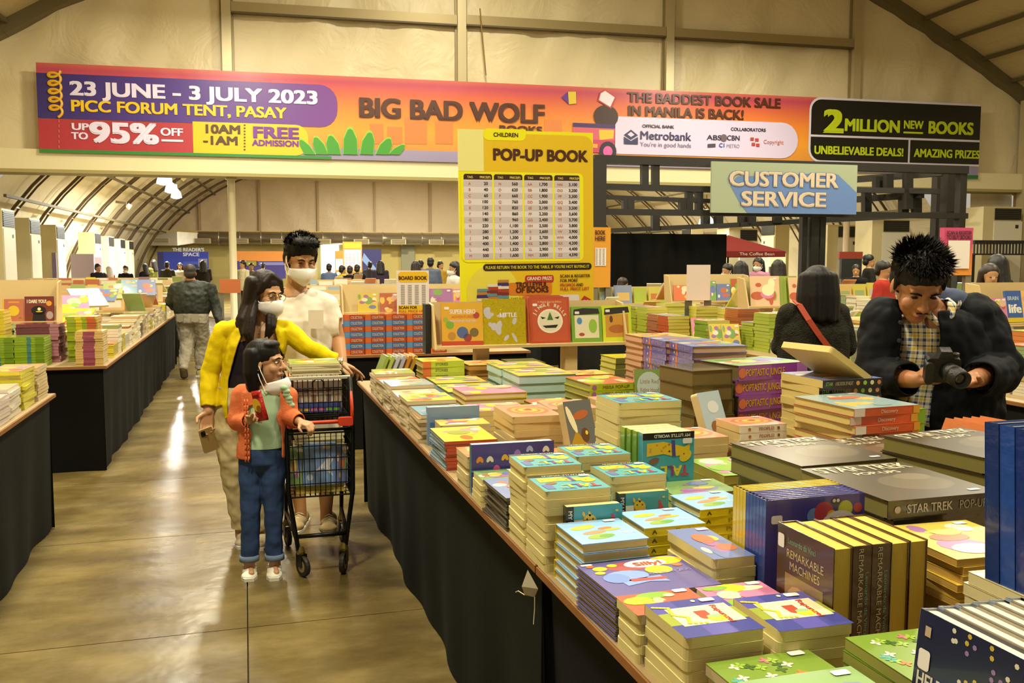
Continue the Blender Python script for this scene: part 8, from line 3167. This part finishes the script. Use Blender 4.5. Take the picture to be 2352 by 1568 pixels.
# fabric wall closing the gable below the beam at the right
m = MB()
vs, fs = [], []
ua, ub = athall(2228, 500, .5).x, UR
for i in range(17):
    for j in range(7):
        u = ua + (ub - ua) * i / 16
        vs.append((u, .5 + .03 * math.sin(u * 4 + j * .8), 3.7 * j / 6))
for i in range(16):
    for j in range(6):
        q = i * 7 + j
        fs.append((q, q + 7, q + 8, q + 1))
m.add(vs, fs, CREAM)
wr = struct(m.build('wall_side', mtx=HM, smooth=True))
prop(wr, label='cream fabric wall below the beam beside the end column')


def slab(name, label, cat, px0, px1, py0, py1, n, c, th=.08, stand=True, parts=None, group=None):
    """upright board in the far hall facing the camera, standing on the floor"""
    a, b = athall(px0, py1, n), athall(px1, py0, n)
    root = link(name, None, mtx=HM @ Matrix.Translation((a.x, n, 0)))
    prop(root, label, cat, group)
    w = b.x - a.x
    MB().box((0, 0, a.z), (w, th, b.z), asmat(c, rough=.6)).build('panel', root)
    if stand and a.z > .1:
        for f in (.08, .92):
            MB().box((f * w - .04, .01, 0), (f * w + .04, th - .01, a.z), mat('#6a6250', rough=.6)).build('support', root)
    return root, w, a.z, b.z


def slab_print(root, items, name='print'):
    m = MB()
    for it in items:
        if it[0] == 'r':
            m.rect(it[1], it[2], it[3], it[4], it[5], mat(it[6], rough=.5))
        elif it[0] == 'p':
            m.poly(it[1], it[2], mat(it[3], rough=.5))
        else:
            m.text(it[1], it[2], it[3], it[4], it[5], mat(it[6], rough=.5), .04, width=it[7])
    return m.build(name, root, mtx=Matrix.Rotation(PI / 2, 4, 'X'))


r, w, z0, z1 = slab('exhibit_wall', 'bright blue exhibit wall with white lettering at the far end', 'booth', 363, 478, 578, 640, NF - 3, '#2f3fb4')
slab_print(r, [('r', .02, z0, w * .12, z1 - .02, .01, '#2a2a6a'), ('r', w * .5, z0 + .3, w * .98, z1 - .5, .012, '#3a52c8'), ('p', [(w * .5, z0 + .5), (w * .75, z0 + .75), (w * .95, z0 + .4), (w * .95, z0 + .2), (w * .55, z0 + .2)], .016, '#1c2258'), ('r', w * .8, z1 - .75, w * .98, z1 - .35, .016, '#8a84b8')])
slab_print(r, [('t', "THE READER'S", w * .3, z1 + .02, .17, .02, '#d8dcf4', w * .62), ('t', 'SPACE', w * .5, z1 - .22, .17, .02, '#d8dcf4', w * .32)], 'lettering')
r, w, z0, z1 = slab('promo_counter', 'orange and purple promotion wall behind the couple', 'booth', 545, 655, 577, 640, NF - 4, '#3a2f7a')
slab_print(r, [('r', 0, z1 - .5, w, z1, .01, '#d0822c'), ('r', w * .1, z1 - .75, w * .42, z1 - .48, .014, '#23211a'), ('r', w * .12, z1 - .73, w * .40, z1 - .5, .016, '#8a8a1c'), ('r', w * .45, z1 - .7, w, z1 - .55, .014, '#7a76b0')])
r, w, z0, z1 = slab('lit_doorway', 'glowing white doorway at the far end of the hall', 'doorway', 738, 778, 556, 640, NF - .6, mat('#e8eef4', emit=2.2))
r, w, z0, z1 = slab('price_board', 'orange framed price board on the far middle table', 'sign', 788, 831, 555, 625, 19.5 - 24 + 20, '#c8822c')
slab_print(r, [('r', w * .06, z0 + .08 * (z1 - z0), w * .94, z1 - .26 * (z1 - z0), .01, '#cfc8c0'), ('r', w * .06, z1 - .22 * (z1 - z0), w * .94, z1 - .05 * (z1 - z0), .01, '#d8b02c')] + [('r', w * (.12 + .2 * c), z0 + (.12 + .05 * q) * (z1 - z0), w * (.24 + .2 * c), z0 + (.135 + .05 * q) * (z1 - z0), .014, '#8a8084') for c in range(4) for q in range(11)])
r, w, z0, z1 = slab('small_price_board', 'small orange price board in front of the lit doorway', 'sign', 770, 789, 576, 625, NF - 6, '#c8762c')
slab_print(r, [('r', w * .08, z0 + .1, w * .92, z1 - .4, .01, '#cfc8c0')])
r, w, z0, z1 = slab('blue_hoarding', 'dark blue hoarding with a slanting stripe behind the price boards', 'booth', 832, 876, 572, 640, NF - 2, '#2a2a6a')
slab_print(r, [('p', [(0, z1 - .6), (w * .6, z0 + .3), (w * .9, z0 + .3), (w * .1, z1 - .2)], .01, '#7a9ad8')])
slab('grey_door', 'grey double door in the far wall', 'door', 922, 952, 560, 640, NF - .4, '#8a8a70', stand=False)
slab('lilac_screen', 'pale lilac fold-out screen by the white air conditioner', 'screen', 164, 215, 583, 645, 6.5, '#a89ab4')
slab('poster_stand', 'small pink and orange poster stand beside the lilac screen', 'sign', 215, 233, 590, 645, 7.5, '#c8a0a8')
slab('slim_flag', 'slim lilac roll flag before the third air conditioner', 'flag', 121, 128, 580, 645, 4.0, '#7a6a8a', .05)
slab('orange_board', 'orange printed board on short legs beside the steel column', 'sign', 505, 552, 641, 673, -3, '#b0602c', .06, True)
slab('yellow_sign', 'orange price sign partly behind the big yellow sign', 'sign', 1364, 1403, 522, 660, -12.5, '#c98a1c')
r, w, z0, z1 = slab('scan_sign', 'pink and orange scan sign rising behind the camera man', 'sign', 2165, 2236, 523, 632, -14.2, band_mat('scan_print', 'Z', [(0, '#c98a24'), (.72, '#c9862a'), (.86, '#c8662c'), (.92, '#b83f66'), (1, '#b83f66')], scale=1.95))
hh = z1 - z0
slab_print(r, [('r', w * .13, z0 + .14 * hh, w * .88, z1 - .27 * hh, .012, '#d8cfc4')])
slab_print(r, [('t', 'SCAN & REGISTER', w * .07, z1 - .14 * hh, .07 * hh, .012, '#4a1c24', w * .86), ('t', 'TO BUY BOOKS', w * .07, z1 - .24 * hh, .08 * hh, .012, '#4a1c24', w * .86)], 'lettering')
slab('white_card', 'blank pinkish white card standing on the shelf before the black curtain', 'card', 1578, 1632, 608, 690, -15.0, '#cdbcb0', .02)
# second price sign detail
q = bpy.data.objects['yellow_sign']
a, b = athall(1364, 660, -12.5), athall(1403, 522, -12.5)
w = b.x - a.x
slab_print(q, [('r', w * .05, a.z + .36 * (b.z - a.z), w * .72, b.z - .34 * (b.z - a.z), .01, '#d2cbc4')] + [('r', w * (.08 + .21 * c), a.z + (.38 + .023 * k_) * (b.z - a.z), w * (.2 + .21 * c), a.z + (.39 + .023 * k_) * (b.z - a.z), .012, '#8a8080') for c in range(3) for k_ in range(12)])
slab_print(q, [('t', 'BOOK', w * .03, b.z - .12 * (b.z - a.z), .07 * (b.z - a.z), .012, '#4c2613', w * .62), ('t', 'HERE', w * .03, b.z - .22 * (b.z - a.z), .07 * (b.z - a.z), .012, '#4c2613', w * .62)], 'lettering')
# black curtain and umbrella
m = MB()
vs, fs = [], []
a, b = athall(1400, 652, -8.2), athall(1668, 538, -8.2)
for i in range(41):
    for j in range(7):
        u = a.x + (b.x - a.x) * i / 40
        vs.append((u, -8.2 + .05 * math.sin(u * 7) + .03 * math.sin(u * 17 + j * .4), .05 + (b.z - .05) * j / 6))
for i in range(40):
    for j in range(6):
        q = i * 7 + j
        fs.append((q, q + 7, q + 8, q + 1))
m.add(vs, fs, mat('#0e0f0b', rough=.85, mottle=(2., .3)))
cu = m.build('black_curtain', mtx=HM, smooth=True)
prop(cu, 'long black curtain hung behind the bright display shelf', 'curtain')
um = link('market_umbrella', None, mtx=HM @ Matrix.Translation(tuple(V((athall(1672, 580, -2).x, -2, 0)))))
prop(um, 'maroon market umbrella beyond the black curtain', 'umbrella')
zt, ze = athall(1672, 540, -2).z, athall(1700, 578, -2).z
hw = athall(1757, 580, -2).x - athall(1672, 580, -2).x
MAR = mat('#6a2420', rough=.8)
m = MB()
m.add([(0, 0, zt), (hw, -hw, ze), (hw, hw, ze), (-hw, hw, ze), (-hw, -hw, ze), (hw, -hw, ze - .14), (hw, hw, ze - .14), (-hw, hw, ze - .14), (-hw, -hw, ze - .14)],
      [(0, 4, 1), (0, 1, 2), (0, 2, 3), (0, 3, 4), (4, 8, 5, 1), (1, 5, 6, 2), (2, 6, 7, 3), (3, 7, 8, 4)], MAR)
m.build('canopy', um)
MB().tube([(0, 0, 0), (0, 0, zt)], .03, mat('#4a3a2c', rough=.5), 8).build('pole', um)
m = MB()
m.text('The Coffee Bean', -hw * .2, ze - .1, .07, .01, mat('#c9b8a0', rough=.6), .01, width=hw * .9)
m.build('lettering', um, mtx=Matrix.Translation((0, -hw, 0)) @ Matrix.Rotation(PI / 2, 4, 'X'))
# food stall: counter, lit panel, dark board, roofed kiosk
r, w, z0, z1 = slab('menu_panel', 'warm lit menu panel beside the maroon umbrella', 'sign', 1768, 1805, 582, 612, 2.0, mat('#e8d890', emit=1.2))
r, w, z0, z1 = slab('chalk_board', 'dark chalk board in front of the pinkish column', 'sign', 1932, 1980, 594, 640, -4, '#262a28')
r, w, z0, z1 = slab('red_menu', 'red strip menu above the dark chalk board', 'sign', 1928, 1982, 578, 594, -3, '#8a3424')
r, w, z0, z1 = slab('bright_window', 'bright white shop window behind the booth posts', 'window', 1896, 1930, 565, 620, 6, mat('#dfe8f0', emit=1.8))
ks = link('food_kiosk', None, mtx=HM @ Matrix.Translation((athall(2238, 580, -3).x, -3, 0)))
prop(ks, 'dark slatted kiosk roof beside the pink scan sign', 'kiosk')
w = athall(2400, 580, -3).x - athall(2238, 580, -3).x
zt, zb = athall(2260, 555, -3).z, athall(2260, 582, -3).z
MB().box((0, 0, zt - .03), (w, 1.5, zt + .04), mat('#1a1812', rough=.6)).build('roof', ks)
MB().box((0, 0, zb - .04), (w, .06, zb), mat('#1a1812', rough=.6)).build('rail', ks)
for q in range(22):
    MB().box((q * w / 22, .01, zb), (q * w / 22 + .03, .05, zt), mat('#2a261c', rough=.6)).build('slat', ks)
for f in (.01, .99):
    MB().box((f * w - .05, .05, 0), (f * w + .05, .15, zb), mat('#1a1812', rough=.6)).build('post', ks)
